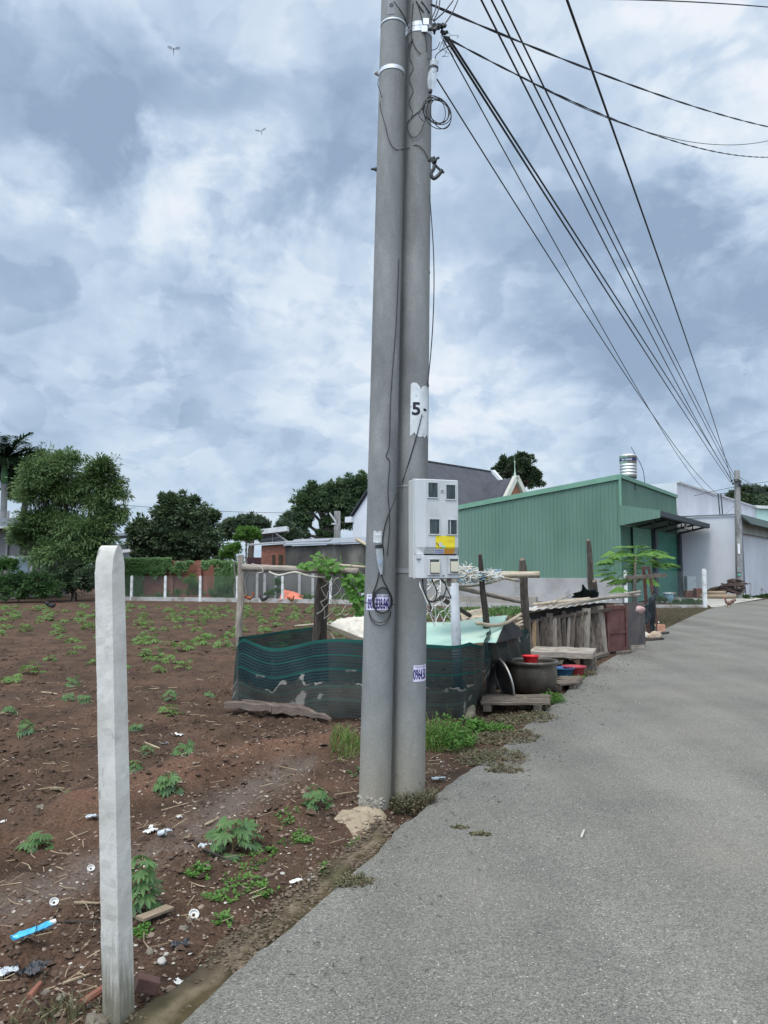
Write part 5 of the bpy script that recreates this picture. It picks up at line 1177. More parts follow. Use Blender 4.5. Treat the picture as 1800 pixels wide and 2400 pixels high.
# royal palm at the far left
PB = P(c('A1',25,1000), 50); t = thing('palm_tree', (PB.x,50,0), 'tall palm with green crownshaft at the upper left edge of the treeline', 'palm tree')
ps0 = P(c('A1',30,510),50); ps1 = P(c('A1',30,375),50); g = MB(); g.tube([(ps0.x-.05,50,0),(ps0.x,50,ps0.z*.5),ps0], [.23,.21,.19], 14); g.build('trunk', mat('palm_trunk', (.16,.155,.145), (.24,.23,.22), 3), t, smooth=True)
g = MB(); g.tube([ps0, ps0.lerp(ps1,.4), ps1], [.19,.22,.13], 14); g.build('crownshaft', mat('crownshaft', (.05,.12,.045), (.08,.16,.06), 3, .5), t, smooth=True)
L_palm = leafmat('palm_leaves', (.018,.045,.020), (.045,.085,.038), 1.5, .25); r_ = random.Random(2)
for k in range(24):
    az = 2*pi*k/24+r_.uniform(-.2,.2); el = r_.uniform(.15,1.25); L__ = r_.uniform(2.7,3.5); g = MB(); pts = []; p = ps1.copy(); dd = Vector((cos(az)*cos(el), sin(az)*cos(el), sin(el)))
    for i in range(13): pts.append(p.copy()); p = p+dd*(L__/12); dd = (dd+Vector((0,0,-.10))).normalized()
    g.tube(pts, [.05*(1-i/14) for i in range(13)], 5)
    for i in range(1, 12):
        for f_ in (0,.17,.33,.5,.67,.83):
            q_ = pts[i].lerp(pts[i+1] if i < 12 else pts[i], f_); dr = (pts[min(i+1,12)]-pts[i-1]).normalized(); sd_ = dr.cross(Vector((0,0,1))).normalized(); ll = .95*sin(pi*min(1,(i+f_)/13*.9+.12))
            for s_ in (-1,1):
                v = (sd_*s_+dr*.55+Vector((0,0,r_.uniform(-.5,.25)))).normalized(); leaf(g, q_, v, Vector((0,0,1)), ll*r_.uniform(.8,1.1), .11)
    g.build('frond', L_palm, t)

# ------------------------------------------------------------------ field fence: base wall, posts, wire
cap = mat('wall_concrete', (.27,.265,.25), (.38,.37,.35), 1.5, .9, c3=(.20,.18,.155), s3=2)
FN = [(P((290,1400),44.5)), P((480,1400),43.0), P((774,1400),40.0), P((1000,1400),37.5), P((1240,1400),34.5)]
def wallrun(pts, zt, label, name='low_wall'):
    g = MB()
    for a, b_ in zip(pts, pts[1:]): g.beam(flat(a, zt/2-.1), flat(b_, zt/2-.1), .14, zt+.2)
    return tag(g.build(name, cap), label, 'wall')
wallrun(FN, .17, 'long low concrete wall along the far end of the field')
g = MB()
for a, b_ in zip(FN[3:], FN[4:]): g.beam(flat(a+Vector((0,.3,0)), .22), flat(b_+Vector((.4,.3,0)), .22), .25, .5)
tag(g.build('planter_wall', mat('mortar_wall', (.24,.215,.18), (.33,.30,.26), 1.6, .95)), 'brownish mortar kerb below the grey warehouse base', 'wall')
RN = [P((1440,1400),35.5), P((1538,1400),35.2), P((1652,1400),35.2)]
wallrun(RN, .10, 'low concrete kerb under the chain-link fence near the road')
wire_m = mat('chain_wire', (.16,.19,.18), (.22,.25,.24), 3, .5)
n = wire_m.node_tree.nodes; L = wire_m.node_tree.links; b = n['Principled BSDF']
tcc = n.new('ShaderNodeTexCoord'); sx = n.new('ShaderNodeSeparateXYZ'); L.new(tcc.outputs['UV'], sx.inputs[0])
def mth(op, a, b_=None):
    q_ = n.new('ShaderNodeMath'); q_.operation = op
    for i, v in enumerate((a, b_)):
        if v is None: continue
        if isinstance(v, (int, float)): q_.inputs[i].default_value = v
        else: L.new(v, q_.inputs[i])
    return q_.outputs[0]
s1 = mth('ADD', sx.outputs[0], sx.outputs[1]); s2 = mth('SUBTRACT', sx.outputs[0], sx.outputs[1])
def tri(s_): return mth('ABSOLUTE', mth('SUBTRACT', mth('FRACT', mth('MULTIPLY', s_, 6.2)), .5))
L.new(mth('GREATER_THAN', mth('MAXIMUM', tri(s1), tri(s2)), .468), b.inputs['Alpha'])
fp_ = mat('fence_post_white', (.52,.54,.53), (.64,.65,.64), 2, .9, c3=(.36,.36,.34), s3=3)
def fpost(p, zt, label, w=.12, grp=None, point=True):
    g = MB(); g.beam(flat(p,-.15), flat(p,zt-.08), w, w)
    if point: g.beam(flat(p,zt-.08), flat(p,zt), w, w, w1=w*.35)
    return tag(g.build('fence_post', fp_), label, 'fence post', grp)
def fposts():
    lab = ['small white fence post just right of the near post','white fence post before the bare brick wall left part','white fence post at the right end of the bare bricks',
           'white fence post half hidden by the pale wooden pole','white fence post beside the red tarp','white fence post behind the white string netting','white fence post close to the pole pair']
    for (x, d, l_) in zip((308,387,469,556,662,774.5,850), (44.4,43.8,43.1,42.3,41.2,40,39.2), lab): fpost(P((x,1400),d-.05), P((x,1349),d).z, l_, .13, 'white concrete posts of the field fence')
fposts()
g = MB()
for a, b_ in zip(FN, FN[1:]): g.quad(flat(a,.17), flat(b_,.17), flat(b_,1.35), flat(a,1.35))
tag(g.build('chain_link_fence', wire_m), 'chain-link wire stretched along the far field fence', 'fence')
t = thing('chain_link_fence', RN[1], 'chain-link fence section in front of the teal roller door', 'fence')
g = MB(); g.quad(flat(RN[0],.1), flat(RN[2],.1), flat(RN[2],1.62), flat(RN[0],1.62)); g.build('wire_mesh', wire_m, t)
fpost(P((1652,1400),35.1), P((1652,1333),35).z, 'tall white pointed fence post at the road corner', .15)
fpost(P((1467,1400),35.3), P((1467,1337),35).z, 'white pointed fence post behind the papaya tree', .13)
# orange tarp, chickens
g = MB(); a0 = P(c('A2',555,1315),40.6); b0 = P(c('A2',760,1315),40.6)
def tarp(u, v):
    x = lerp(a0.x, b0.x, u); z = (.62-.42*u)*v*(1+.3*noise.noise((u*6,v*3,0)))+.12; return Vector((x, 41.0+.8*v+.1*noise.noise((u*9,v*5,3)), z*(.5+.5*min(1,u*6))))
g.grid(tarp, 16, 6); tag(g.build('tarp', mat('orange_tarp', (.52,.13,.075), (.62,.19,.12), 3, .6), smooth=True, solid=.01), 'crumpled orange-red tarp lying behind the field fence', 'tarp')
feather = {k: mat(k+'_feathers', a, b_, 14, .8) for k, a, b_ in (('rust', (.16,.045,.02), (.28,.09,.03)), ('black', (.012,.012,.014), (.03,.028,.03)), ('brown', (.10,.055,.04), (.20,.12,.09)))}
redc = mat('red_comb', (.42,.02,.015), (.5,.03,.02), 9, .5); legm = mat('bird_leg', (.24,.16,.06), (.3,.2,.08), 9)
def chicken(p, s_, face, fm, label, neckup=.35):
    """face: +1 looks right, -1 looks left; one body mesh"""
    p = Vector(p); t = thing('chicken', p, label, 'chicken'); f_ = face
    def q_(x, y, z): return p+Vector((x*f_*s_, y*s_, z*s_))
    g = MB(); g.tube([q_(-.30,0,.46), q_(-.22,0,.42), q_(-.08,0,.36), q_(.08,0,.34), q_(.18,0,.38), q_(.24,0,.48), q_(.27,0,.36+neckup), q_(.33,0,.36+neckup), q_(.37,0,.35+neckup)], [.02,.055,.085,.088,.07,.045,.034,.036,.015], 12)
    g.tube([q_(-.20,0,.40), q_(-.32,0,.52), q_(-.44,0,.56), q_(-.50,0,.48)], [.09,.07,.05,.015], 8)
    g.build('body', fm, t, smooth=True)
    for y_ in (-.05,.05):
        sx_ = .04 if y_ > 0 else -.04; g = MB(); g.tube([q_(sx_,y_,.26), q_(sx_*2.2+.01,y_,.14), q_(sx_*1.6,y_,.01)], [.035,.014,.012], 6)
        for a in (-.5,0,.5): g.tube([q_(sx_*1.6,y_,.012), q_(sx_*1.6+.09*cos(a),y_+.09*sin(a),.008)], .008, 4)
        g.build('leg', legm, t)
    g = MB(); g.tube([q_(.28,0,.40+neckup), q_(.32,0,.43+neckup), q_(.36,0,.40+neckup)], [.012,.025,.008], 6); g.tube([q_(.36,0,.33+neckup), q_(.355,0,.28+neckup)], [.014,.02], 6); g.build('comb', redc, t)
    g = MB(); g.tube([q_(.37,0,.355+neckup), q_(.43,0,.34+neckup)], [.018,.003], 6); g.build('beak', legm, t)
b_ = lambda k, x, y: G(c(k, x, y))
chicken(b_('A2',307,1339), .72, 1, feather['rust'], 'rust-brown rooster standing at the far edge of the field')
chicken(b_('A2',432,1342), .55, -1, feather['black'], 'small dark hen right of the rust-brown rooster')
chicken(b_('A2',672,1334), .45, 1, feather['rust'], 'tiny reddish hen before the orange tarp')
chicken(b_('A1',332,1331), .60, 1, feather['black'], 'black hen in the left part of the field', .1)
chicken(G(c('A5',1358,1409)), .62, -1, feather['brown'], 'slim brown speckled chicken walking on the road by the far pole')
# papaya
L_pap = leafmat('papaya_leaves', (.07,.17,.025), (.15,.30,.06), 2.5, .4)
pd = 25.0; pb = P(c('A5',622,1290), pd); pt0 = P(c('A5',628,1010), pd); t = thing('papaya_tree', (pb.x,pd,0), 'young papaya tree with big lobed bright green leaves above the plank coop', 'papaya tree')
g = MB(); g.tube([(pb.x,pd,-.05),(pb.x,pd,1),pt0], [.075,.06,.035], 10); g.build('trunk', bark2, t, smooth=True)
r_ = random.Random(6)
targets = [(430,965),(400,1040),(470,1010),(380,1110),(450,1130),(540,930),(640,925),(700,960),(800,960),(820,1000),(760,1030),(870,1060),(700,1060),(600,1040),(640,1100),(480,1190),(560,1170),(690,1150),(820,1080),(500,1240),(740,1180),(570,980),(600,1130)]
for k, (x, y) in enumerate(targets+[(x_+r_.uniform(-45,45), y_+r_.uniform(-30,45)) for (x_, y_) in targets[:18]]):
    tip = P(c('A5',x,y), pd+r_.uniform(-1.0,1.0)); g = MB(); st0 = pt0+Vector((0,0,-.12+.16*r_.random()-(.35 if y > 1150 else 0))); mid_ = st0.lerp(tip,.55)+Vector((0,0,.12)); g.tube(spline([st0,mid_,tip],5), .009, 5)
    out_ = (tip-st0); out_.z = 0; out_ = out_.normalized() if out_.length > .01 else Vector((1,0,0)); sidev = Vector((-out_.y, out_.x, 0)); dn_ = Vector((0,-.15,-.75*r_.random()))
    for j in range(7):
        an = (j-3)*.62; dv = (out_*cos(an)+sidev*sin(an)+dn_).normalized(); ln_ = .46*(1-.12*abs(j-3))*r_.uniform(.85,1.1); nn_ = (Vector((0,-.7,1))+out_*.5+rvec(r_)*.35).normalized()
        leaf(g, tip, dv, nn_, ln_*.95, .085, .03)
        for f_ in (.28,.48,.68):
            for s_ in (-1,1): leaf(g, tip+dv*ln_*f_, (dv+sidev*s_*.7*cos(an)+out_*(-s_)*.7*sin(an)).normalized(), nn_, ln_*.40, .06, .03)
    g.build('leaf', L_pap, t)
# ------------------------------------------------------------------ the hen pen and coop beside the road
oldw = mat('grey_weathered_wood', (.058,.046,.037), (.175,.145,.118), 6, .95, coord='UV', stretch=(7,1.2,1), bump=.6, c3=(.23,.195,.155), s3=2, t3=(.55,.7))
darkw = mat('dark_weathered_wood', (.035,.028,.024), (.10,.082,.068), 6, .95, coord='UV', stretch=(7,1.2,1), bump=.6)
palew = mat('pale_weathered_wood', (.155,.132,.108), (.34,.30,.255), 6, .9, coord='UV', stretch=(7,1.0,1), bump=.5, c3=(.14,.12,.10), s3=3, t3=(.55,.7))
bamb = mat('bamboo', (.30,.245,.17), (.44,.38,.29), 4, .6, coord='UV', stretch=(5,1,1), c3=(.20,.16,.11), s3=2)
def roughpole(p0, p1, r0, r1, label, m, name='wooden_post', cat='post', seed=1, kink=.02, sides=9):
    r_ = random.Random(seed); p0 = Vector(p0); p1 = Vector(p1); n_ = 14; pts = []; g = MB()
    for i in range(n_+1):
        k = i/n_; pts.append(p0.lerp(p1,k)+Vector((noise.noise((k*3,seed,0)), noise.noise((k*3,seed,5)), 0))*kink*2*sin(pi*k))
    g.tube(pts, [lerp(r0,r1,i/n_)*(1+.12*noise.noise((i*.9,seed,2)))*(1 if i < n_ else .75) for i in range(n_+1)], sides, jit=.07)
    return tag(g.build(name, m, smooth=False), label, cat)
def bamboo(p0, p1, r, label, seed=1, sag=0., name='bamboo_pole', m=None, r1=None):
    r_ = random.Random(seed); p0 = Vector(p0); p1 = Vector(p1); L__ = (p1-p0).length; pts = []; rs = []; nn_ = max(2, int(L__/.32)); r1 = r1 or r*.85
    for i in range(nn_*3+1):
        k = i/(nn_*3); pts.append(p0.lerp(p1,k)-Vector((0,0,sag*sin(pi*k)))); rs.append(lerp(r,r1,k)*(1.10 if i % 3 == 0 else 1.0))
    g = MB(); g.tube(pts, rs, 10); return tag(g.build(name, m or bamb, smooth=True), label, 'bamboo pole')
ND = G((545,1651)).y; NC = G((1089,1684)).y
# posts
roughpole(flat(P(c('A3',172,900), ND+.45),0), P(c('A3',180,140), ND+.45), .055, .042, 'pale wooden post with carved tip at the left corner of the green net pen', palew, seed=3)
roughpole(flat(P(c('A3',702,900), 9.25),0), P(c('A3',710,150), 9.25), .085, .065, 'thick dark wooden post carrying the vine and bamboo beam', darkw, seed=4)
roughpole(G(c('A3',640,1130)), P(c('A3',694,290), 9.05), .05, .045, 'thin dark wooden prop leaning on the thick dark post', darkw, seed=5)
t = thing('pvc_post', G((1078,1690)), 'pale grey concrete-filled plastic pipe standing right of the meter box', 'post')
g = MB(); a0 = flat(P((1076,1600),8.62),0); b0 = P(c('C6',355,365), 8.62); g.tube([a0, a0.lerp(b0,.5), b0], [.056,.053,.050], 14); g.build('pipe', mat('old_pvc', (.26,.28,.30), (.38,.40,.42), 6, .7, stretch=(1,1,.5), c3=(.20,.21,.21), s3=11, t3=(.58,.7)), t, smooth=True)
g = MB(); b1 = P(c('C6',345,285), 8.62); g.tube([b0-Vector((0,0,.02)), b1], .038, 12); g.build('inner_stake', palew, t)
roughpole(G((1153,1628)), P(c('C6',690,-5), 9.4), .062, .028, 'dark crooked post with tapering tip at the pen corner', darkw, seed=7, kink=.03)
roughpole(G((1238,1585)), P(c('C6',1240,60), 11.0), .065, .058, 'brown upright post behind the clay pot crossed by bamboo', oldw, seed=8)
roughpole(G((1392,1496)), P(c('A4',1092,52), 17.5), .10, .055, 'tall thin weathered post standing behind the plank coop', oldw, seed=9)
roughpole(G((1404,1494)), P(c('A4',1138,370), 17.7), .07, .06, 'short stump post beside the tall thin post behind the coop', oldw, seed=10)
# beams
d_ = 9.0
bamboo(P(c('A3',195,222), ND+.05), P(c('A3',935,247), 8.7), .043, 'thick bamboo beam tied between the left posts of the pen', 2, m=palew)
bamboo(P(c('C6',300,262), 10.6), P(c('C6',1460,258), 10.55), .050, 'thick horizontal bamboo beam crossing the brown post', 3)
bamboo(P(c('C6',380,190), 9.8), P(c('C6',585,172), 9.9), .032, 'short bamboo end poking out just right of the meter box', 4)
bamboo(P(c('C6',300,400), 10.2), P(c('C6',1250,618), 12.2), .036, 'long grey bamboo slanting down behind the dark crooked post', 5, m=palew)
bamboo(P(c('C6',400,415), 9.9), P(c('C6',1000,310), 10.0), .014, 'thin twig beam below the netting heap', 6, sag=.03)
bamboo(P(c('C6',740,245), 9.6), P(c('C6',1185,342), 10.1), .018, 'thin branch slanting down right from the crooked post top', 7)
bamboo(P(c('C6',655,885), 9.2), P(c('C6',1220,770), 10.2), .024, 'bent bamboo laid across the mint sheet end', 8, sag=.08)
bamboo(P(c('C6',180,560), 9.3), P(c('C6',560,790), 9.9), .030, 'brown bamboo leaning behind the grey plastic post', 9, m=darkw)
bamboo(P(c('A2',1080,1010), 9.6), P(c('A2',1320,1030), 9.4), .016, 'thin reddish bamboo above the vine left of the poles', 10)
bamboo(P(c('A2',1130,1100), 9.0), P(c('A2',1320,1103), 9.0), .016, 'slim grey pipe under the bamboo beam left of the poles', 11, m=mat('slate_pipe', (.08,.09,.10), (.12,.13,.14), 5, .5))
bamboo(P(c('A3',530,602), 10.2), P(c('A3',760,580), 9.5), .014, 'thin stick lying on the net edge by the cream sheet', 12)
bamboo(P(c('A2',1240,790), 9.4), P(c('A2',1330,840), 9.2), .022, 'short pole slanting behind the left utility pole near the shed roof', 13)
# green shade nets
def netmat(name, teal=(.010,.075,.062), mud=.46, base=.80):
    m = bpy.data.materials.new(name); m.use_nodes = True; n = m.node_tree.nodes; L = m.node_tree.links; b = n['Principled BSDF']; b.inputs['Roughness'].default_value = .8; b.inputs['Specular IOR Level'].default_value = .15
    tcc = n.new('ShaderNodeTexCoord'); sp_ = n.new('ShaderNodeSeparateXYZ'); L.new(tcc.outputs['UV'], sp_.inputs[0]); U = sp_.outputs[0]; V = sp_.outputs[1]
    def mt(op, a, b_=None, cl=False):
        q_ = n.new('ShaderNodeMath'); q_.operation = op; q_.use_clamp = cl
        for i, v in enumerate((a, b_)):
            if v is None: continue
            if isinstance(v, (int, float)): q_.inputs[i].default_value = v
            else: L.new(v, q_.inputs[i])
        return q_.outputs[0]
    def nz(s_, dt=4):
        q_ = n.new('ShaderNodeTexNoise'); q_.inputs['Scale'].default_value = s_; q_.inputs['Detail'].default_value = dt; L.new(tcc.outputs['UV'], q_.inputs['Vector']); return q_.outputs[0]
    def mr(f, a, b_, c0=0, c1=1):
        q_ = n.new('ShaderNodeMapRange'); L.new(f, q_.inputs[0])
        for k, v in zip(('From Min','From Max','To Min','To Max'), (a,b_,c0,c1)): q_.inputs[k].default_value = v
        return q_.outputs[0]
    def mix(f, a, b_):
        q_ = n.new('ShaderNodeMixRGB'); L.new(f, q_.inputs[0]) if not isinstance(f, float) else None
        for i, v in ((1,a),(2,b_)):
            if isinstance(v, tuple): q_.inputs[i].default_value = (*v, 1)
            else: L.new(v, q_.inputs[i])
        return q_.outputs[0]
    fine = mt('GREATER_THAN', mt('SINE', mt('MULTIPLY', V, 2*pi*30)), .35)          # fine horizontal ribs, 30 to the metre
    band_ = None
    for v0 in (.0, .175, .33, .52, .66):                                             # metres below the top hem
        w = .020 if v0 == 0 else .008
        bb = mt('LESS_THAN', mt('ABSOLUTE', mt('SUBTRACT', V, v0+ (.012 if v0 == 0 else 0))), w); band_ = bb if band_ is None else mt('MAXIMUM', band_, bb)
    col = mix(fine, (.008,.016,.022), (.010,.036,.034)); col = mix(band_, col, tuple(x*.8 for x in teal))
    # mud splashed on the lower half, with a pale crusty tide line
    tide = mt('ADD', V, mt('MULTIPLY', mt('SUBTRACT', nz(1.9, 5), .5), -.75)); mudf = mr(tide, mud-.02, mud+.03); col2 = mix(nz(7), (.035,.033,.028), (.085,.078,.066)); col = mix(mt('MULTIPLY', mudf, .55), col, col2)
    crust = mt('MULTIPLY', mt('LESS_THAN', mt('ABSOLUTE', mt('SUBTRACT', tide, mud)), .014), mr(nz(3.2,2), .50, .56)); pt_ = mt('MULTIPLY', mr(nz(2.3, 6), .59, .62), mt('GREATER_THAN', V, .33))
    col = mix(mt('MAXIMUM', crust, mt('MULTIPLY', pt_, .8)), col, (.20,.19,.17)); L.new(col, b.inputs['Base Color'])
    al = mt('MAXIMUM', mt('MAXIMUM', mt('MULTIPLY', fine, .96), band_), base); L.new(mt('MINIMUM', al, 1.0), b.inputs['Alpha']); return m
net1 = netmat('green_shade_net'); net2 = netmat('dark_shade_net', (.006,.04,.034), mud=.15, base=.94)
def net(pts_top, pts_bot, label, m=net1, nv=18, sag=.03, bulge=.05, seed=1, lenm=None):
    g = MB(); tp = spline(pts_top, 10); bt_ = spline(pts_bot, 10); n_ = len(tp)-1; ln = [0]
    for a, b_ in zip(tp, tp[1:]): ln.append(ln[-1]+(b_-a).length)
    vs = []; 
    for j in range(nv+1):
        for i in range(n_+1):
            u = i/n_; v = j/nv; p = tp[i].lerp(bt_[i], v); a = tp[max(i-1,0)]; b_ = tp[min(i+1,n_)]; tn = (b_-a); tn.z = 0; tn = tn.normalized(); nr_ = Vector((tn.y,-tn.x,0))
            ev = min(1, 8*u, 8*(1-u)); p = p+nr_*ev*(bulge*sin(pi*v)*.6+noise.noise((ln[i]*2.1, v*1.2, seed))*.09*v+noise.noise((ln[i]*4, v*3, seed+4))*.03+noise.noise((ln[i]*7, v*1.5, seed))*.018); vs.append(p)
    fs = []; uv = []
    for j in range(nv):
        for i in range(n_):
            a = j*(n_+1)+i; fs.append((a,a+1,a+n_+2,a+n_+1)); h0 = (tp[i]-bt_[i]).length; h1 = (tp[i+1]-bt_[i+1]).length
            uv.append([(ln[i],j/nv*h0),(ln[i+1],j/nv*h1),(ln[i+1],(j+1)/nv*h1),(ln[i],(j+1)/nv*h0)])
    g.add(vs, fs, uv); return tag(g.build('shade_net', m, smooth=True), label, 'shade net')
T_ = lambda k, x, y, d: P(c(k,x,y), d)
net([T_('A3',150,738,9.35), T_('A3',270,800,9.2), T_('A3',400,845-45,9.15), T_('A3',540,742,9.0), T_('A3',672,692,8.9)][:1]+[T_('A3',195,682,9.3), T_('A3',290,722,9.2), T_('A3',410,745,9.1), T_('A3',540,722,9.0), T_('A3',672,690,8.85)],
    [G(c('A3',118,1112)), G(c('A3',160,1125)), G(c('A3',290,1140)), G(c('A3',410,1152)), G(c('A3',540,1170)), G(c('A3',672,1190))], 'front panel of green shade net between the pale and dark posts', seed=2)
net([T_('A3',655,694,8.84), T_('A3',800,684,8.8), T_('A3',960,692,8.7), T_('A3',1150,705,8.6), T_('A3',1390,720,8.45), T_('A3',1560,728,8.35), T_('C6',560,1135,8.3)],
    [G(c('A3',655,1190)), G(c('A3',800,1200)), G(c('A3',960,1195)), G(c('A3',1150,1195)), G(c('A3',1390,1200)), G(c('A3',1560,1205)), G((1089,1688))], 'long front panel of green shade net passing behind the pole pair', seed=3)
net([T_('C6',560,1135,8.3), P(c('A4',270,870),8.5), P(c('A4',295,790),8.9), P(c('A4',330,740),9.25)], [G((1089,1688)), G((1100,1668)), G((1122,1650)), G((1145,1635))], 'green shade net folding back at the road-side corner of the pen', seed=4)
net([P(c('A4',330,745),9.3), P(c('A4',370,850),9.7), P(c('A4',440,790),10.2), P(c('A4',540,760),10.9), P(c('A4',640,742),11.6)], [G((1148,1630)), G((1165,1618)), G((1190,1606)), G((1215,1594)), G((1243,1580))], 'dark sagging shade net behind the clay pot', m=net2, seed=5, bulge=.12)
net([T_('A3',165,672,9.45), T_('A3',300,655,10.2), T_('A3',480,628,10.9), T_('A3',645,608,11.6)], [flat(T_('A3',165,672,9.45),0), flat(T_('A3',300,655,10.2),0), flat(T_('A3',480,628,10.9),0), flat(T_('A3',645,608,11.6),0)], 'rear panel of green shade net seen over the front one', seed=6)
# old timber on the ground in front of the net
g = MB(); a0 = G(c('A3',95,1130)); b0 = G(c('A3',765,1212)); m0 = G(c('A3',400,1165)); m1 = G(c('A3',600,1180)); g.beam(a0+Vector((0,0,.045)), m0+Vector((0,0,.06)), .13, .07, segs=9, jit=.010, w1=.15); g.beam(m0+Vector((0,0,.055)), m1+Vector((0,0,.05)), .15, .085, segs=6, jit=.012, w1=.12); g.beam(m1+Vector((0,0,.045)), b0+Vector((0,0,.01)), .12, .08, segs=5, jit=.010, w1=.03, t1=.02); g.beam(a0.lerp(m0,.3)+Vector((0,.02,.09)), m1+Vector((0,.02,.09)), .04, .03, segs=7, jit=.008, w1=.02)
tag(g.build('old_timber', mat('driftwood', (.085,.062,.050), (.21,.165,.14), 7, .95, coord='UV', stretch=(9,1,1), bump=.9)), 'split weathered timber lying in front of the green net', 'timber')
# mint sheet roof, its black gable cloth, cream sheet
mint = mat('mint_sheet', (.27,.43,.37), (.36,.51,.44), 1.2, .55, c3=(.45,.55,.46), s3=1.4, t3=(.5,.7))
g = MB(); s0, s1_, s2_, s3_ = P((935,1466),10.6), P((1190,1443),10.4), P((1163,1508),9.1), P((935,1514),8.9)
def shf(u, v): p = s0.lerp(s1_,u).lerp(s3_.lerp(s2_,u),v); return p+Vector((0,0,.012*sin(u*9)+.02*noise.noise((u*3,v*2,1))))
g.grid(shf, 24, 8); tag(g.build('metal_sheet', mint, smooth=True, solid=.004), 'pale mint metal sheet roofing the low coop behind the poles', 'roof sheet')
g = MB(); b1, b2, b3 = P(c('A4',450,650),10.3), P(c('A4',560,738),10.9), P(c('A4',385,850),9.15)
g.add([b1, b2, P(c('A4',590,800),10.9), b3], [(0,1,2,3)]); tag(g.build('black_cloth', mat('black_cloth', (.010,.010,.011), (.022,.022,.023), 5, .9), solid=.005), 'black cloth closing the open end under the mint sheet', 'cloth')
cream = mat('cream_sheet', (.46,.43,.37), (.58,.55,.49), 2, .7, c3=(.32,.28,.22), s3=3, t3=(.52,.7))
g = MB(); q1, q2, q3, q4 = P(c('A3',728,592),9.5), P(c('A3',830,548),10.0), P(c('A3',1010,530),10.2), P(c('A3',1010,700),9.3)
def crf(u, v): p = q2.lerp(q3,u).lerp(q1.lerp(q4,u),v); return p+Vector((0,0,.035*noise.noise((u*4,v*3,1))+.02*noise.noise((u*12,v*9,1))))
g.grid(crf, 26, 14); tag(g.build('cream_sheet', cream, smooth=True, solid=.006), 'crumpled cream sheet covering the coop left of the poles', 'sheet')
g = MB(); g.beam(P(c('A3',728,600),9.45), P(c('A3',1000,705),9.25), .03, .05, jit=.003, segs=4); tag(g.build('wooden_lath', bamb), 'pale wooden lath along the lower edge of the cream sheet', 'lath')
g = MB(); g.beam(P(c('A3',730,612),9.5), P(c('A3',782,690),9.3), .03, .03); tag(g.build('wooden_lath', bamb), 'short lath propping the left corner of the cream sheet', 'lath')
# crumpled cardboard and sticks behind the mint sheet
g = MB()
def crd(u, v): p = P(c('C6',430,830),10.9).lerp(P(c('C6',735,790),11.0),u)+Vector((0,-.3*v,.10*(1-v)+.03*noise.noise((u*6,v*4,1)))); return p
g.grid(crd, 12, 5); tag(g.build('cardboard', mat('cardboard', (.34,.28,.20), (.44,.38,.29), 4), solid=.006), 'crumpled tan cardboard on top behind the mint sheet', 'cardboard')
for k, (x0, y0, x1, y1, l_) in enumerate(((1080,850,1230,825,'upper'),(1150,915,1240,860,'slanting'),(1190,920,1245,905,'lowest'))):
    bamboo(P(c('C6',x0,y0),11.0), P(c('C6',x1,y1),11.2), .018, l_+' pale stick in the gap beside the brown post', 30+k)
# netting heap on the trellis (white, blue fibres) and string nets
def fibres(n_, p0, p1, hgt, dep, r, seed):
    r_ = random.Random(seed); g = MB()
    for _ in range(n_):
        u = r_.random(); p = p0.lerp(p1,u)+Vector((0, r_.uniform(-dep,dep), r_.uniform(0,hgt)*(.4+.6*sin(pi*min(1,u*1.2+.1))))); pts = [p]; dv = Vector((r_.uniform(-1,1), r_.uniform(-1,1), r_.uniform(-.5,.5)))
        for _ in range(4): dv = (dv+rvec(r_)*.9).normalized(); pts.append(pts[-1]+Vector((dv.x,dv.y,dv.z*.4))*r_.uniform(.03,.08))
        g.tube(pts, r, 4)
    return g
h0 = P(c('C6',60,330),9.6); h1 = P(c('C6',860,300),9.9)
tag(fibres(620, h0, h1, .16, .45, .0045, 3).build('netting_heap', mat('white_fibre', (.50,.50,.46), (.62,.61,.57), 9, .7)), 'tangle of whitish old netting piled on the trellis beside the meter box', 'old netting', kind='stuff')
tag(fibres(170, h0, h1, .12, .4, .004, 5).build('blue_twine', mat('blue_fibre', (.10,.26,.42), (.2,.38,.5), 9, .7)), 'blue twine threads tangled in the whitish netting', 'twine', kind='stuff')
tag(fibres(260, h0+Vector((0,0,-.03)), h1, .12, .4, .005, 7).build('straw', mat('straw_fibre', (.24,.19,.12), (.34,.28,.19), 9, .9)), 'dry straw and stems caught in the trellis netting', 'straw', kind='stuff')
def stringnet(cols, rows, f, r, label, m, seed, jit=.03):
    r_ = random.Random(seed); pt = {}
    for j in range(rows+1):
        for i in range(cols+1):
            u = (i+(.5 if j % 2 else 0))/(cols+.5); v = j/rows; pt[i,j] = f(u,v)+Vector((r_.uniform(-jit,jit), r_.uniform(-jit,jit), r_.uniform(-jit,jit)))
    g = MB()
    for j in range(rows):
        for i in range(cols+1):
            a = pt[i,j]; o = (i,i+1) if j % 2 else (i,i-1)
            for k in o:
                if (k,j+1) in pt: b_ = pt[k,j+1]; g.tube([a, (a+b_)/2+Vector((r_.uniform(-1,1),0,r_.uniform(-1,0)))*jit*.5, b_], r, 4)
    return tag(g.build('string_net', m), label, 'string net')
strg = mat('cream_string', (.42,.40,.33), (.52,.50,.43), 9, .8)
a1_, b1_, c1_, d1_ = P(c('A2',960,1110),8.95), P(c('A2',1200,1110),9.1), P(c('A2',1150,1470),9.5), P(c('A2',900,1450),8.9)
stringnet(3, 6, lambda u,v: a1_.lerp(b1_,u).lerp(d1_.lerp(c1_,u),v), .0042, 'loose string net with wide diamonds hung right of the thick dark post', strg, 3)
a2_, b2_, c2_, d2_ = P(c('B6',1090,960),8.6), P(c('B6',1500,1000),9.0), P(c('B6',1560,1640),9.3), P(c('B6',1060,1640),8.7)
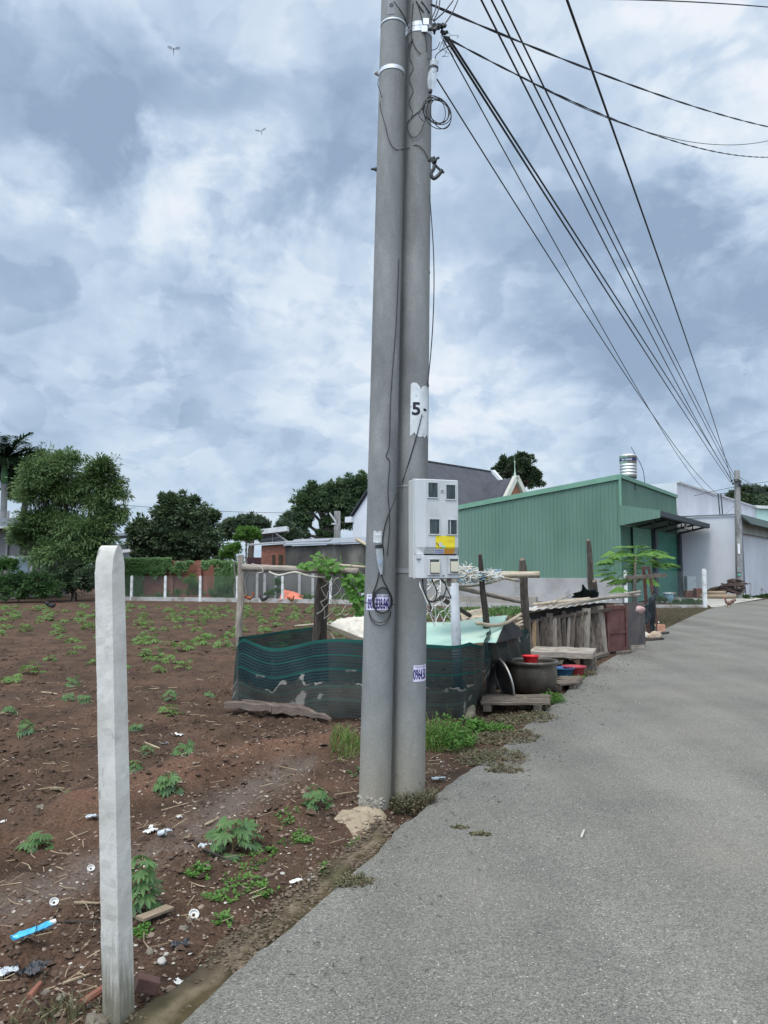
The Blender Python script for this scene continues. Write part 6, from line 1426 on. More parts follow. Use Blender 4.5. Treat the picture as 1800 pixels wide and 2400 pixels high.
stringnet(4, 6, lambda u,v: a2_.lerp(b2_,u).lerp(d2_.lerp(c2_,u),v), .0060, 'tangled white string net hanging between right pole and grey plastic post', mat('white_string', (.55,.54,.50), (.66,.65,.6), 9, .8), 4, jit=.045)
cable([P(c('A2',330,1000),9.2), P(c('A2',400,1020),9.2), P(c('A2',430,1065),9.2), P(c('A2',380,1080),9.2)], .005, 'wire tail curling off the bamboo beam near the pale post', m=strg, cat='wire')
cable([P(c('A2',480,1070),9.1), P(c('A2',560,1100),9.1), P(c('A2',660,1080),9.0), P(c('A2',720,1075),9.0), P(c('A2',820,1105),8.95), P(c('A2',900,1115),8.9), P(c('A2',1010,1120),8.9)], .012, 'pale twisted branch drooping under the left bamboo beam', m=strg, cat='wire')
# vine
L_vine = leafmat('vine_leaves', (.055,.16,.022), (.13,.28,.05), 5, .45)
t = thing('vine', P(c('A2',950,1300),8.9), 'leafy climbing vine spreading over the bamboo beam left of the poles', 'vine')
g = MB(); st_ = [P(c('A2',1290,1430),8.9), P(c('A2',1260,1300),8.9), P(c('A2',1190,1180),8.85), P(c('A2',1100,1080),8.8), P(c('A2',1000,1000),8.75), P(c('A2',935,920),8.8)]
g.tube(spline(st_,6), .008, 5); g.tube(spline([st_[3], P(c('A2',860,1040),8.7), P(c('A2',760,1010),8.7)],6), .006, 5); g.tube(spline([st_[3], P(c('A2',1200,1010),8.8), P(c('A2',1240,990),8.8), P(c('A2',1310,1020),8.8)],6), .005, 5); g.build('stem', mat('green_stem', (.09,.16,.04), (.13,.2,.06), 9), t)
g = MB(); r_ = random.Random(12)
for (x0,y0,x1,y1,n_) in ((750,975,900,1040,22),(870,930,1010,1010,22),(970,960,1110,1110,34),(1120,1110,1320,1200,46),(1160,1180,1320,1330,66),(1230,1300,1320,1450,34),(900,1020,980,1060,14),(1220,1060,1320,1130,14),(925,895,945,915,3)):
    for _ in range(n_):
        p = P(c('A2',r_.uniform(x0,x1),r_.uniform(y0,y1)), 8.75+r_.uniform(-.12,.22)); dv = Vector((r_.uniform(-1,1), r_.uniform(-.8,.2), r_.uniform(-.9,.3))).normalized(); nn_ = Vector((r_.uniform(-.4,.4), -.6, .8)).normalized(); l_ = r_.uniform(.05,.10)
        s_ = dv.cross(nn_).normalized(); w_ = l_*.42; m_ = nn_*l_*-.08
        g.add([p, p+dv*l_*.12+s_*w_*.8, p+dv*l_*.4+s_*w_*1.05, p+dv*l_*1.0, p+dv*l_*.4-s_*w_*1.05, p+dv*l_*.12-s_*w_*.8, p+dv*l_*.4+m_], [(0,1,2,6),(6,2,3),(6,3,4),(0,6,4,5)])
g.build('foliage', L_vine, t)

# clay pot, lid, basins
pc = flat(P((1246,1600),10.42),0)
clay = mat('glazed_clay', (.030,.025,.020), (.068,.058,.047), 3, .33, bump=.2, bscale=20, c3=(.17,.15,.12), s3=3.5, t3=(.6,.72), spec=.5, stretch=(1,1,.5))
t = thing('clay_pot', pc, 'big wide brown glazed clay pot with thick rim standing by the road', 'pot')
r_p = 59*.30139*3.35/FPX*9.9; R_ = .355
g = MB(); g.lathe([(0,0),(R_*.62,0),(R_*.80,.05),(R_*.92,.14),(R_*.955,.24),(R_*.93,.33),(R_*.93,.37),(R_*1.0,.385),(R_*1.01,.405),(R_*.98,.425),(R_*.90,.42),(R_*.87,.39),(R_*.88,.30),(R_*.7,.06),(0,.04)], pc, 56); g.build('pot_body', clay, t, smooth=True)
g = MB(); g.lathe([(0,.355),(R_*.86,.355)], pc, 40); g.build('water', mat('pot_water', (.02,.022,.02), (.03,.032,.028), 3, .08, spec=.6), t)
redp = mat('red_plastic', (.55,.010,.018), (.62,.02,.028), 5, .35, spec=.5); redd = mat('dull_red_plastic', (.26,.03,.045), (.34,.05,.06), 5, .5); blup = mat('blue_plastic', (.025,.07,.16), (.04,.10,.22), 5, .45)
def basin(p, r, h, m, label):
    t = thing('basin', p, label, 'basin'); g = MB(); g.lathe([(0,.0),(r*.72,.0),(r*.78,.012),(r*.93,h*.9),(r*1.04,h*.93),(r*1.04,h),(r*.92,h),(r*.74,.02),(0,.015)], p, 36); g.build('bowl', m, t, smooth=True)
    g = MB(); g.lathe([(r*1.0,h*.90),(r*1.07,h*.92),(r*1.07,h*1.02),(r*1.0,h*1.02)], p, 36); g.build('rim', m, t); return t
basin(Vector((pc.x+.01, pc.y+.10, .355)), .112, .115, redp, 'bright red small basin floating in the clay pot')
bb = G((1320,1588)); basin(bb, .165, .15, blup, 'dark blue plastic basin on the ground right of the pot'); bb = G((1345,1588)); bb.y += .25; basin(G((1346,1584)), .175, .15, redd, 'dull red plastic basin behind the blue basin')
lc = G((1196,1627)); t = thing('pot_cover', lc, 'large round dark metal lid leaning on the clay pot', 'lid')
l0 = P((1202,1628),9.55); l0.z = .02; l1 = P((1163,1546),9.75); ax = Vector((.86,.33,.40)).normalized(); cc = (l0+l1)/2; rl = (l1-l0).length/2; up_ = (l1-l0).normalized(); ax = Vector((.99,.10,0)).normalized(); ax = (ax-up_*ax.dot(up_)).normalized()
g = MB(); g.lathe([(0,.03),(rl*.5,.022),(rl*.9,.0),(rl*.9,-.008),(rl*.5,.012),(0,.02)], cc, 44, axis=ax); g.build('lid_disc', mat('dark_lid', (.045,.045,.048), (.09,.09,.095), 4, .4, metal=.4), t, smooth=True)
g = MB(); g.lathe([(rl*.9,-.01),(rl*1.0,-.01),(rl*1.0,.008),(rl*.9,.008),(rl*.9,-.01)], cc, 44, axis=ax); g.build('lid_rim', mat('lid_rim', (.30,.29,.26), (.42,.41,.38), 5, .4, metal=.5), t)
# pallets
def pallet(ps, h, nb, label, m, seed, blk=True):
    """ps: four ground corners, front-left, front-right, back-right, back-left"""
    r_ = random.Random(seed); t = thing('pallet', ps[0], label, 'pallet')
    for i in range(nb):
        k = (i+.5)/nb; a = ps[0].lerp(ps[3],k); b_ = ps[1].lerp(ps[2],k); w = (ps[3]-ps[0]).length/nb*.86; e0 = (b_-a)*r_.uniform(-.02,.02); e1_ = (b_-a)*r_.uniform(-.03,.03)
        g = MB(); g.beam(a+e0+Vector((0,0,h+.01+r_.uniform(-.006,.006))), b_+e1_+Vector((0,0,h+.01+r_.uniform(-.006,.006))), w, .022, segs=5, jit=.0025); g.build('board', m, t)
    for k in (.12,.85):
        g = MB(); g.beam(ps[0].lerp(ps[1],k)+Vector((0,0,h/2)), ps[3].lerp(ps[2],k)+Vector((0,0,h/2)), .09, h-.01, segs=3, jit=.004); g.build('runner', m, t)
    return t
pallet([G((1122,1668)), G((1284,1668)), G((1290,1646)), G((1136,1646))], .08, 5, 'low slatted wooden pallet on stones in front of the clay pot', oldw, 2)
pallet([G((1300,1620)), G((1348,1614)), G((1364,1598)), G((1316,1600))], .07, 4, 'weathered slatted pallet before the blue and red basins', oldw, 3)
stone_m = mat('fieldstone', (.10,.088,.070), (.22,.19,.155), 5, .95, bump=.7, bscale=22, c3=(.10,.115,.04), s3=4, t3=(.5,.65))
def stone(p, r, label, m=None, seed=0, name='stone', flat_=.65):
    r_ = random.Random(seed); g = MB(); R0 = Matrix.Rotation(r_.random()*6,3,'Z'); rr_ = Vector((r, r*r_.uniform(.6,.9), r*flat_)); p = Vector(p); n_, m_ = 14, 9; g.ball(p+Vector((0,0,rr_.z*.55)), rr_, R=R0, n=n_, m=m_)
    g.v = [v+(v-p).normalized()*r*.35*noise.noise((v.x*1.8/r+seed, v.y*1.8/r, v.z*1.8/r)) for v in g.v]
    return tag(g.build(name, m or stone_m), label, 'stone')
for k, (x, y, r, l_) in enumerate(((1100,1650,.10,'grey stone under the left end of the front pallet'),(1097,1683,.13,'large dark stone at the foot of the net corner'),(1228,1656,.10,'mossy stone under the right end of the front pallet'),
      (1118,1640,.07,'small stone wedged behind the left pallet end'),(1253,1652,.06,'square brown stone right of the mossy stone'))): stone(G((x,y)), r, l_, seed=k+3)
# plank bench and what lies under it
bz = .27; q1 = PXZ((1243,1533),bz); q2 = PXZ((1392,1540),bz); q3 = PXZ((1395,1523),bz); q4 = PXZ((1250,1520),bz)
t = thing('plank_bench', flat(q1,0), 'thick old plank laid as a low bench in front of the plank coop', 'bench')
g = MB(); g.beam((q1+q4)/2, (q2+q3)/2, (q1-q4).length, .085, segs=9, jit=.006); g.build('plank', palew, t)
for k in (.08,.9):
    a0 = (q1+q4)/2; b0 = (q2+q3)/2; p = a0.lerp(b0,k); g = MB(); g.box((p.x,p.y,.11), (.22,.24,.23)); g.build('support_block', oldw, t, bevel=.01)
for k, (x0,y0,x1,y1,h,l_) in enumerate(((1300,1568,1388,1556,.10,'pale beam lying under the plank bench'),(1293,1556,1330,1552,.09,'short block under the plank bench left part'),(1322,1580,1375,1572,.06,'dark board at the foot of the bench by the road'),
     (1256,1512,1330,1500,.05,'dark board lying behind the plank bench'),(1388,1545,1420,1535,.06,'flat board between the bench and coop corner'),(1452,1534,1474,1530,.05,'short board at the foot of the rusty door'))):
    a0 = G((x0,y0)); b0 = G((x1,y1)); g = MB(); g.beam(a0+Vector((0,0,h/2+(.14 if k == 0 else 0))), b0+Vector((0,0,h/2+(.14 if k == 0 else 0))), .16, h, segs=4, jit=.006); tag(g.build('board', palew if k in (0,1) else oldw), l_, 'board')
stone(G((1336,1566)), .14, 'dark rounded stump under the plank bench', m=darkw, seed=21, name='stump')
# the plank coop
cz0, cz1 = .84, .97; CA = G((1240,1545)); CB = G((1420,1532)); CA.y = 13.7; CA.x = P((1240,1500),13.7).x
t = thing('plank_coop', CA, 'hen coop of upright grey planks under a sloping metal sheet', 'coop')
ends = [(636,655),(657,682),(684,706),(708,752),(757,795),(795,825),(828,862),(866,890),(886,905),(908,930),(932,962),(965,992),(984,1030),(1025,1075),(1068,1118),(1100,1135),(1132,1180),(1172,1215)]
r_ = random.Random(3)
for i, (x0, x1) in enumerate(ends):
    def fr(x): return max(0, min(1, (x-636)/(1222-636)))
    a = CA.lerp(CB, fr(x0+3)); b_ = CA.lerp(CB, fr(x1-3)); m_ = (a+b_)/2; w = (b_-a).length*.96; lean = r_.uniform(-.05,.05) if i not in (11,14,16) else -.10
    top = lerp(cz0,cz1,fr(x0))*r_.uniform(.86,1.0); n__ = Vector((0,-1,0)); off_ = Vector((0,-r_.uniform(0,.035),0)); g = MB()
    g.beam(m_+off_+Vector((-lean*.5,0,.02)), m_+off_+Vector((lean*.8,0,top)), w, .022, up=(0,1,0), segs=5, jit=.002, w1=w*r_.uniform(.85,1.0)); g.build('plank', (oldw, palew, oldw, darkw)[i % 4] if i not in (1,) else mat('orange_plank', (.20,.13,.07), (.36,.25,.15), 6, .9, coord='UV', stretch=(6,1,1)), t)
o_ = Vector((0,.10,0)); g = MB(); g.prism([CA+o_, CB+o_, CB+o_+Vector((0,0,.985)), CA+o_+Vector((0,0,.885))], (0,.05,0)); g.build('gap_shade_board', mat('coop_gap_shade', (.018,.015,.013), (.035,.03,.026), 5, .95), t)  # near-black backing added so plank gaps and the under-roof slit look shaded
rb0 = P(c('A4',618,606),13.5); rb1 = P(c('A4',1355,512),15.6); bk_ = Vector((.25,1.5,-.02))
g = MB(); vs = []; nn_ = 60
for i in range(nn_+1):
    u = i/nn_; p = rb0.lerp(rb1,u)+Vector((0,0,.012*sin(u*nn_*1.3)+.02*noise.noise((u*4,0,0)))); vs += [p, p+bk_]
g.add(vs, [(i*2,i*2+2,i*2+3,i*2+1) for i in range(nn_)]); g.build('roof_sheet', mat('zinc_sheet', (.36,.37,.38), (.52,.53,.53), 3, .5, c3=(.24,.20,.17), s3=3, t3=(.55,.7)), t, solid=.012)
g = MB(); g.beam(CA+Vector((-.05,-.02,.72)), CB+Vector((.1,-.02,.86)), .05, .05, segs=6, jit=.004); g.build('top_rail', darkw, t)
# poles lying on the roof
for k, (x0,y0,x1,y1,r,l_) in enumerate(((640,603,1440,468,.034,'longest bamboo pole on the coop roof nearest the road'),(690,590,1495,452,.030,'second bamboo pole on the coop roof behind the longest'),(670,552,1330,498,.028,'thin bamboo pole at the back of the coop roof'),
     (820,545,945,475,.017,'short stick poking up at an angle from the coop roof'),(780,540,1100,505,.030,'short thick bamboo piece on the coop roof'),(700,575,880,505,.020,'crossed stick on the left of the coop roof'),(1250,500,1490,480,.035,'grey pole end overhanging the right of the coop roof'))):
    dd0 = 13.8+k*.12; p0 = P(c('A4',x0,y0),dd0); p1 = P(c('A4',x1,y1),15.9+k*.1); bamboo(p0, p1, r, l_, 40+k, m=bamb if k in (0,2,4) else palew)
# door leaves on the road side
def panel(pa, pb, z0, z1, th, label, m, name='old_door', cat='door', rails=True):
    t = thing(name, flat((pa+pb)/2,0), label, cat); d_ = (pb-pa).normalized(); nrm_ = Vector((d_.y,-d_.x,0)); w = (pb-pa).length; rz_ = atan2(d_.y,d_.x); ce = (pa+pb)/2
    g = MB(); g.box((ce.x,ce.y,(z0+z1)/2), (w,th,z1-z0), rz=rz_); g.build('panel', m, t, bevel=.004)
    if rails:
        for (z, h) in ((z0+.05,.07),(lerp(z0,z1,.42),.05),(z1-.04,.07)):
            g = MB(); q_ = ce+nrm_*(th/2+.009); g.box((q_.x,q_.y,z), (w*.98,.018,h), rz=rz_); g.build('rail', m, t)
        for s_ in (-1,1):
            q_ = ce+d_*s_*(w/2-.035)+nrm_*(th/2+.021); g = MB(); g.box((q_.x,q_.y,(z0+z1)/2), (.06,.005,(z1-z0)*.96), rz=rz_); g.build('stile', m, t)
    return t
rust = mat('rusty_maroon', (.085,.035,.032), (.16,.075,.065), 3.5, .85, c3=(.20,.15,.13), s3=4, t3=(.6,.72), bump=.3)
panel(G((1421,1532)), G((1469,1527)), .02, .93, .035, 'maroon rusty door leaf closing the end of the plank coop', rust)
panel(G((1466,1522)), G((1512,1518)), .02, .96, .03, 'dark grey stained board standing right of the rusty door', mat('dark_stained_board', (.055,.052,.055), (.15,.125,.115), 2.2, .85, stretch=(1,1,.5)), name='plywood_board', cat='board', rails=False)
g = MB(); a0 = G((1418,1530)); g.beam(a0+Vector((0,-.05,0)), a0+Vector((0,-.05,.98)), .06, .05, segs=4, jit=.004); tag(g.build('corner_post', darkw), 'dark corner post between planks and rusty door', 'post')
g = MB(); g.beam(G((1474,1523))+Vector((0,-.1,.05)), G((1506,1521))+Vector((0,-.1,.05)), .05, .09); tag(g.build('board', palew), 'pale board strip lying below the dark grey board', 'board')
# tin scraps and greens before the coop
g = MB(); q_ = G((1343,1536)); g.box((q_.x,q_.y+.1,.30), (.24,.01,.30), R=Matrix.Rotation(.25,3,'X')); tag(g.build('tin_sheet', mat('tin', (.20,.22,.24), (.30,.32,.34), 6, .5)), 'small blue-grey tin sheet leaning on the coop planks', 'tin sheet')
g = MB(); q_ = G((1312,1536)); g.box((q_.x,q_.y+.12,.36), (.26,.01,.16), R=Matrix.Rotation(.2,3,'X')); tag(g.build('tin_sheet', rust), 'small rusty brown tin sheet leaning on the coop planks', 'tin sheet')
# red iron frame
iron = mat('rusty_iron', (.055,.024,.020), (.105,.048,.040), 7, .8)
t = thing('iron_frame', G((1521,1490)), 'tall rusty iron frame with crossbar standing at the road end of the coop', 'frame')
for (x, yb, xt, yt) in ((1521,1490,1508,1329),(1541,1474,1521,1329)):
    a0 = G((x,yb)); g = MB(); g.beam(a0, P((xt,yt),a0.y), .065, .065); g.build('upright', iron, t)
g = MB(); g.beam(P((1508,1331),18.8), P((1521,1331),19.8), .07, .07); g.build('top_bar', iron, t)
g = MB(); g.beam(P(c('A4',1390,347),18.9), P(c('A4',1690,325),19.2), .10, .085, segs=6, jit=.006); g.build('crossbar', oldw, t)
# black shade cloths
g = MB()
def drape(u, v):
    a = P(c('A4',1350,560),17.0).lerp(P(c('A4',1605,470),19.8),u); b_ = P(c('A4',1350,575),17.0).lerp(P(c('A4',1550,700),19.0),u); p = a.lerp(b_,v)
    return p+Vector((0,0,-.22*sin(pi*u)*(1-.4*v)))+Vector((noise.noise((u*5,v*3,0)), noise.noise((u*5,v*3,4)), 0))*.12
g.grid(drape, 22, 12); tag(g.build('black_shade_cloth', mat('black_shade', (.012,.018,.020), (.03,.04,.042), 4, .9), smooth=True, solid=.006), 'black shade cloth sagging behind the coop to the iron frame', 'shade cloth')
g = MB()
def drape2(u, v):
    x = lerp(1545,1610,u); yt = lerp(640,430,u**.6); p = P(c('A4',x,lerp(yt,800,v)),19.9); return p+Vector((0,1,0))*.15*noise.noise((u*4,v*3,2))
g.grid(drape2, 10, 16); tag(g.build('black_shade_cloth', mat('black_shade2', (.016,.022,.024), (.04,.045,.045), 4, .9), smooth=True, solid=.006), 'black shade cloth hanging down behind the iron frame', 'shade cloth')
g = MB()
def drape3(u, v):
    yt = 470-48*exp(-((u-.36)/.07)**2)-30*exp(-((u-.50)/.42)**2)-14*exp(-((u-.8)/.12)**2); p = P(c('A4',lerp(985,1180,u),lerp(yt,505,v)),17.2); return p+Vector((0,.3*v,0))+Vector((noise.noise((u*7,v*3,2)),noise.noise((u*7,v*3,8)),0))*.06
g.grid(drape3, 44, 8); tag(g.build('black_shade_cloth', mat('green_black_shade', (.010,.022,.022), (.025,.045,.043), 4, .9), smooth=True, solid=.006), 'dark heap of shade cloth with a pointed peak behind the coop', 'shade cloth')
g = MB(); pk = P(c('A4',1445,600),16.4)
g.ball(pk, (.20,.16,.11), n=14, m=9); g.v = [v+(v-pk)*.6*noise.noise((v.x*9,v.y*9,v.z*9)) for v in g.v]
tag(g.build('plastic_bag', mat('pink_bag', (.50,.28,.27), (.62,.45,.42), 8, .5), smooth=True), 'crumpled pink and white plastic bag on top of the dark board', 'plastic bag')
# rubble at the foot of the iron frame
salm = mat('salmon_brick', (.42,.20,.13), (.52,.30,.21), 6, .9); tan_ = mat('tan_rubble', (.36,.27,.19), (.46,.36,.27), 6, .9)
for k, (x, y, r, m_, l_) in enumerate(((1533,1497,.17,tan_,'largest tan rubble lump at the foot of the iron frame'),(1514,1496,.14,mat('pale_rubble', (.40,.36,.31), (.5,.46,.4), 6),'pale rubble lump left of the tan one'),(1544,1486,.08,tan_,'small tan lump behind the largest rubble lump'),
     (1540,1470,.10,tan_,'tan rubble beside the black tyre-like lump'),(1529,1480,.12,darkm,'black rounded lump between the frame uprights'),(1541,1461,.07,mat('white_rubble', (.5,.48,.45), (.6,.58,.54), 6),'small white rubble piece beyond the frame'))): stone(G((x,y)), r, l_, m=m_, seed=50+k, name='rubble')
g = MB(); q_ = G((1550,1483)); g.box((q_.x,q_.y,.11), (.17,.12,.2), rz=.4); tag(g.build('brick', salm, bevel=.008), 'upright salmon-coloured brick on the road edge', 'brick')
for (x0,y0,x1,y1,l_) in ((1515,1502,1551,1499,'dark board under the rubble on the road edge'),(1538,1488,1563,1485,'dark board under the upright salmon brick')):
    g = MB(); g.beam(G((x0,y0))+Vector((0,0,.03)), G((x1,y1))+Vector((0,0,.03)), .14, .05, segs=3, jit=.004); tag(g.build('board', darkw), l_, 'board')
# ------------------------------------------------------------------ cassava plants
L_cas = leafmat('cassava_leaves', (.070,.155,.050), (.165,.285,.095), 9, .45, c3=(.10,.18,.09), s3=7); L_cas2 = leafmat('cassava_leaves_far', (.075,.155,.035), (.15,.27,.065), 2.2, .4)
stem_m = mat('reddish_stem', (.14,.085,.05), (.20,.16,.08), 12)
def cassava(seed, n_, h, spread, nl=6, ll=.085, lm=L_cas, petr=.0022, lowf=True):
    """plant at the origin: returns (stem MB, foliage MB)"""
    r_ = random.Random(seed); gs = MB(); gf = MB(); stems = [(Vector((0,0,0)), Vector((r_.uniform(-.03,.03), r_.uniform(-.03,.03), h*r_.uniform(.65,.85)))) for _ in range(r_.choice((1,2,2)))]
    for a, b_ in stems: gs.tube([a-Vector((0,0,.03)), a.lerp(b_,.5)+Vector((.006,0,0)), b_], [.006,.005,.004] if petr > .001 else [.008,.007,.006], 6)
    for k in range(n_):
        a, b_ = stems[k % len(stems)]; u = .3+.7*(k/n_); st0 = a.lerp(b_,u); az = k*2.4+r_.uniform(-.4,.4); el = lerp(.05,1.1,(k/n_)**1.3)+r_.uniform(-.15,.15); pl = spread*r_.uniform(.55,1.05)*(1-.35*(k/n_))
        dv = Vector((cos(az)*cos(el), sin(az)*cos(el), sin(el))); tip = st0+dv*pl-Vector((0,0,.02)); gs.tube([st0, st0.lerp(tip,.5)+Vector((0,0,.012)), tip], petr, 3)
        o = Vector((cos(az),sin(az),0)); s_ = Vector((-o.y,o.x,0)); nn_ = (Vector((0,0,1))+o*r_.uniform(-.1,.8)+s_*r_.uniform(-.6,.6)+Vector((0,-.2,0))).normalized(); l0 = ll*r_.uniform(.7,1.15); dr = r_.uniform(0,.4)
        for j in range(nl):
            an = (j-(nl-1)/2)*(.62 if nl > 5 else .75); d_ = (o*cos(an)+s_*sin(an)); d_ = (d_-nn_*d_.dot(nn_)).normalized(); d_ = (d_-Vector((0,0,dr))).normalized(); l1 = l0*(1-.10*abs(j-(nl-1)/2)); w = l1*.33
            sd_ = d_.cross(nn_).normalized(); m1_ = tip+d_*l1*.32-nn_*.10*w; m2_ = tip+d_*l1*.68-nn_*.12*w-Vector((0,0,.04*l1))
            gf.add([tip, m1_, m2_, tip+d_*l1-Vector((0,0,.12*l1)), tip+d_*l1*.34+sd_*w*.36, tip+d_*l1*.66+sd_*w*.46-Vector((0,0,.03*l1)), tip+d_*l1*.34-sd_*w*.36, tip+d_*l1*.66-sd_*w*.46-Vector((0,0,.03*l1))],
                   [(0,1,4),(1,2,5,4),(2,3,5),(0,6,1),(1,6,7,2),(2,7,3)])
    return gs, gf
near = [('B2',975,505,.155,.34,22,.34,'bright cassava plant just left of the twin poles'),('B2',545,742,.17,.36,26,.52,'largest broad cassava plant in the roadside soil below the poles'),
 ('B2',60,1052,.30,.30,24,.27,'tall cassava plant touching the right side of the near white post'),('B1',1090,705,.14,.28,20,.30,'cassava plant on the reddish mound right of the near white post'),
 ('B1',1180,440,.15,.26,20,.32,'cassava plant among white scraps midway to the net pen'),('B1',880,545,.10,.20,12,.20,'small cassava plant against the right side of the near post'),
 ('B1',945,455,.08,.18,10,.2,'low cassava sprout just above the small plant beside the near post'),('B1',240,1010,.09,.22,14,.26,'low cassava plant left of the near post beside the soil hollow'),
 ('B1',165,315,.16,.25,18,.28,'bushy cassava plant at the left edge next to a dark hole'),('B1',65,180,.12,.24,14,.28,'cassava plant at the left edge above the bushy one'),
 ('B1',425,720,.08,.14,9,.13,'tiny cassava sprout left of the near post in open soil'),('B1',440,100,.11,.22,13,.24,'left one of two close cassava plants left of the post'),
 ('B1',550,115,.11,.22,13,.24,'right one of two close cassava plants left of the post'),('B1',1085,105,.13,.24,14,.30,'lone yellow-green cassava plant right of the post'),
 ('B1',885,280,.08,.2,10,.2,'flat cassava sprout on bare soil right of the post'),('B1',470,20,.15,.22,16,.28,'cassava plant beside a dark burrow left of the post'),
 ('B5',1460,715,.10,.2,12,.2,'cassava plant halfway between post and net pen'),('B1',1365,70,.09,.2,10,.2,'cassava sprout left of the net pen corner')]
for i, (k, x, y, h, sp_, n_, w_, l_) in enumerate(near):
    p = G(c(k,x,y)); p.z = zg(p.x,p.y)-.005; sc = 1
    t = thing('cassava_plant', p, l_, 'plant', 'cassava plants growing in the field'); dist = p.y
    gs, gf = cassava(100+i, int(n_*.85), h*1.15, w_*.28, 7 if dist < 7 else 6, .062+.045*w_)
    for g_ in (gs, gf): g_.v = [v+p for v in g_.v]
    gs.build('stem', stem_m, t); gf.build('foliage', L_cas, t)
protos = []
for s_ in range(6):
    gs, gf = cassava(300+s_, 13, .17, .17, 5, .115, petr=.0035)
    o = bpy.data.objects.new('cassava_plant', None); WL[o.name] = Vector((0,0,0))
    a_o = gs.build('stem', stem_m, o, loc=(0,0,0)); b_o = gf.build('foliage', L_cas2, o, loc=(0,0,0)); protos.append((o, a_o.data, b_o.data)); 
    bpy.data.objects.remove(a_o); bpy.data.objects.remove(b_o); bpy.data.objects.remove(o)
r_ = random.Random(77); placed = [G(c(k,x,y)) for (k,x,y,*_) in near]; cnt = 0; tries = 0
def fieldspot(x, y):
    u = 900+FPX*x/y                                         # keep to what the photograph's field covers
    if u < -60 or x > edge_x(y)-1.5: return False
    if y < 7.0 or y > 36.5: return False
    if 8.0 < y < 15 and x > -2.2*y/9.3*.97: return False
    if y >= 15 and u > 1075: return False
    return True
while cnt < 255 and tries < 60000:
    tries += 1; y = 7+29.5*r_.random()**.75; x = r_.uniform(-.55,.12)*y*1.0
    if not fieldspot(x, y): continue
    md = .62 if y > 12 else .8
    if any((q_.x-x)**2+(q_.y-y)**2 < md*md for q_ in placed): continue
    if y < 14 and r_.random() < .45: continue
    placed.append(Vector((x,y,0))); cnt += 1; z = zg(x,y)-.01; _, ma, mb_ = protos[r_.randrange(6)]
    lab = ('small cassava sprout in the middle of the brown field' if y < 16 else 'small cassava sprout in the crowded far half of the field')
    o = bpy.data.objects.new('cassava_plant', None); COL.objects.link(o); o.location = (x,y,z); s_ = r_.uniform(.7,1.25)*(1.0 if y > 14 else .85); o.scale = (s_*r_.uniform(.9,1.3),s_,s_*r_.uniform(.7,1.1)); o.rotation_euler = (0,0,r_.uniform(0,6.28))
    tag(o, lab, 'plant', 'cassava sprouts in the middle of the field' if y < 16 else 'cassava sprouts in the far half of the field')
    for nm, me_ in (('stem',ma),('foliage',mb_)): ch = bpy.data.objects.new(nm, me_); COL.objects.link(ch); ch.parent = o
# ------------------------------------------------------------------ weeds
L_grass = leafmat('grass_blades', (.070,.125,.025), (.15,.22,.05), 12, .35, c3=(.20,.19,.08), s3=6, t3=(.55,.65)); L_weed = leafmat('weed_leaves', (.06,.16,.028), (.13,.27,.05), 12, .4); L_dry = leafmat('dry_weed', (.085,.088,.045), (.17,.155,.085), 10, .25, c3=(.13,.10,.06), s3=6)
def weed(px, rx, ry, h, n_, label, lm=L_grass, kind='grass', seed=1, cat='weeds', lw=.007, ll=.10):
    """clump centred on a ground point; rx, ry = ground radii in metres"""
    r_ = random.Random(seed); p0 = G(px); g = MB()
    for _ in range(n_):
        a = r_.random()*6.28; q_ = r_.random()**.6; x = p0.x+rx*q_*cos(a); y = p0.y+ry*q_*sin(a); z = max(zg(x,y), 0 if x > edge_x(y) else -9); p = Vector((x,y,z)); hh = h*r_.uniform(.3,1.1)*(1.15-q_*.6)
        if kind == 'grass':
            d_ = Vector((r_.uniform(-.5,.5), r_.uniform(-.5,.5), 1)).normalized(); s_ = d_.orthogonal().normalized(); s_.rotate(Matrix.Rotation(r_.random()*6.28,3,d_)); b_ = Vector((s_.y,-s_.x,0)); m_ = p+d_*hh*.55; tip = p+d_*hh+b_*hh*r_.uniform(-.6,.6)-Vector((0,0,hh*.12)); w = lw*r_.uniform(.6,1.2)
            g.add([p-s_*w*.5, p+s_*w*.5, m_+s_*w*.45, m_-s_*w*.45, tip], [(0,1,2,3),(3,2,4)])
        else:
            d_ = Vector((r_.uniform(-.7,.7), r_.uniform(-.7,.7), 1)).normalized()
            if kind == 'trail': d_ = Vector((r_.uniform(-1,1), r_.uniform(-1,1), r_.uniform(.1,.5))).normalized()
            g.tube([p, p+d_*hh], .0014, 3)
            for j in range(4):
                v = rvec(r_); v.z = abs(v.z)*.5; leaf(g, p+d_*hh*(.35+.2*j), v, (Vector((0,0,1))+rvec(r_)*.4).normalized(), ll*r_.uniform(.4,.9)*.35, ll*.16, .05)
    return tag(g.build('weed_clump', lm), label, cat)
weed(c('B3',175,690), .17, .40, .24, 300, 'tall yellow-green grass tuft against the left side of the left pole', seed=1)
weed(c('B3',760,655), .16, .35, .34, 300, 'upright grass tuft directly right of the right pole', seed=2)
weed(c('B3',850,660), .22, .40, .32, 300, 'bushy bright weed behind the right pole beside the net corner', L_weed, 'leafy', seed=3, ll=.14)
weed(c('B3',600,1040), .17, .13, .17, 330, 'dry mossy weeds clinging to the foot of the right pole', L_dry, 'leafy', seed=4, ll=.09)
weed(c('B3',600,985), .05, .05, .42, 26, 'tall thin dry stem standing against the foot of the right pole', L_dry, 'leafy', seed=14, ll=.09)
weed(c('B3',1110,760), .30, .35, .09, 420, 'trailing greyish weeds spilling onto the asphalt', L_dry, 'trail', seed=5, ll=.10)
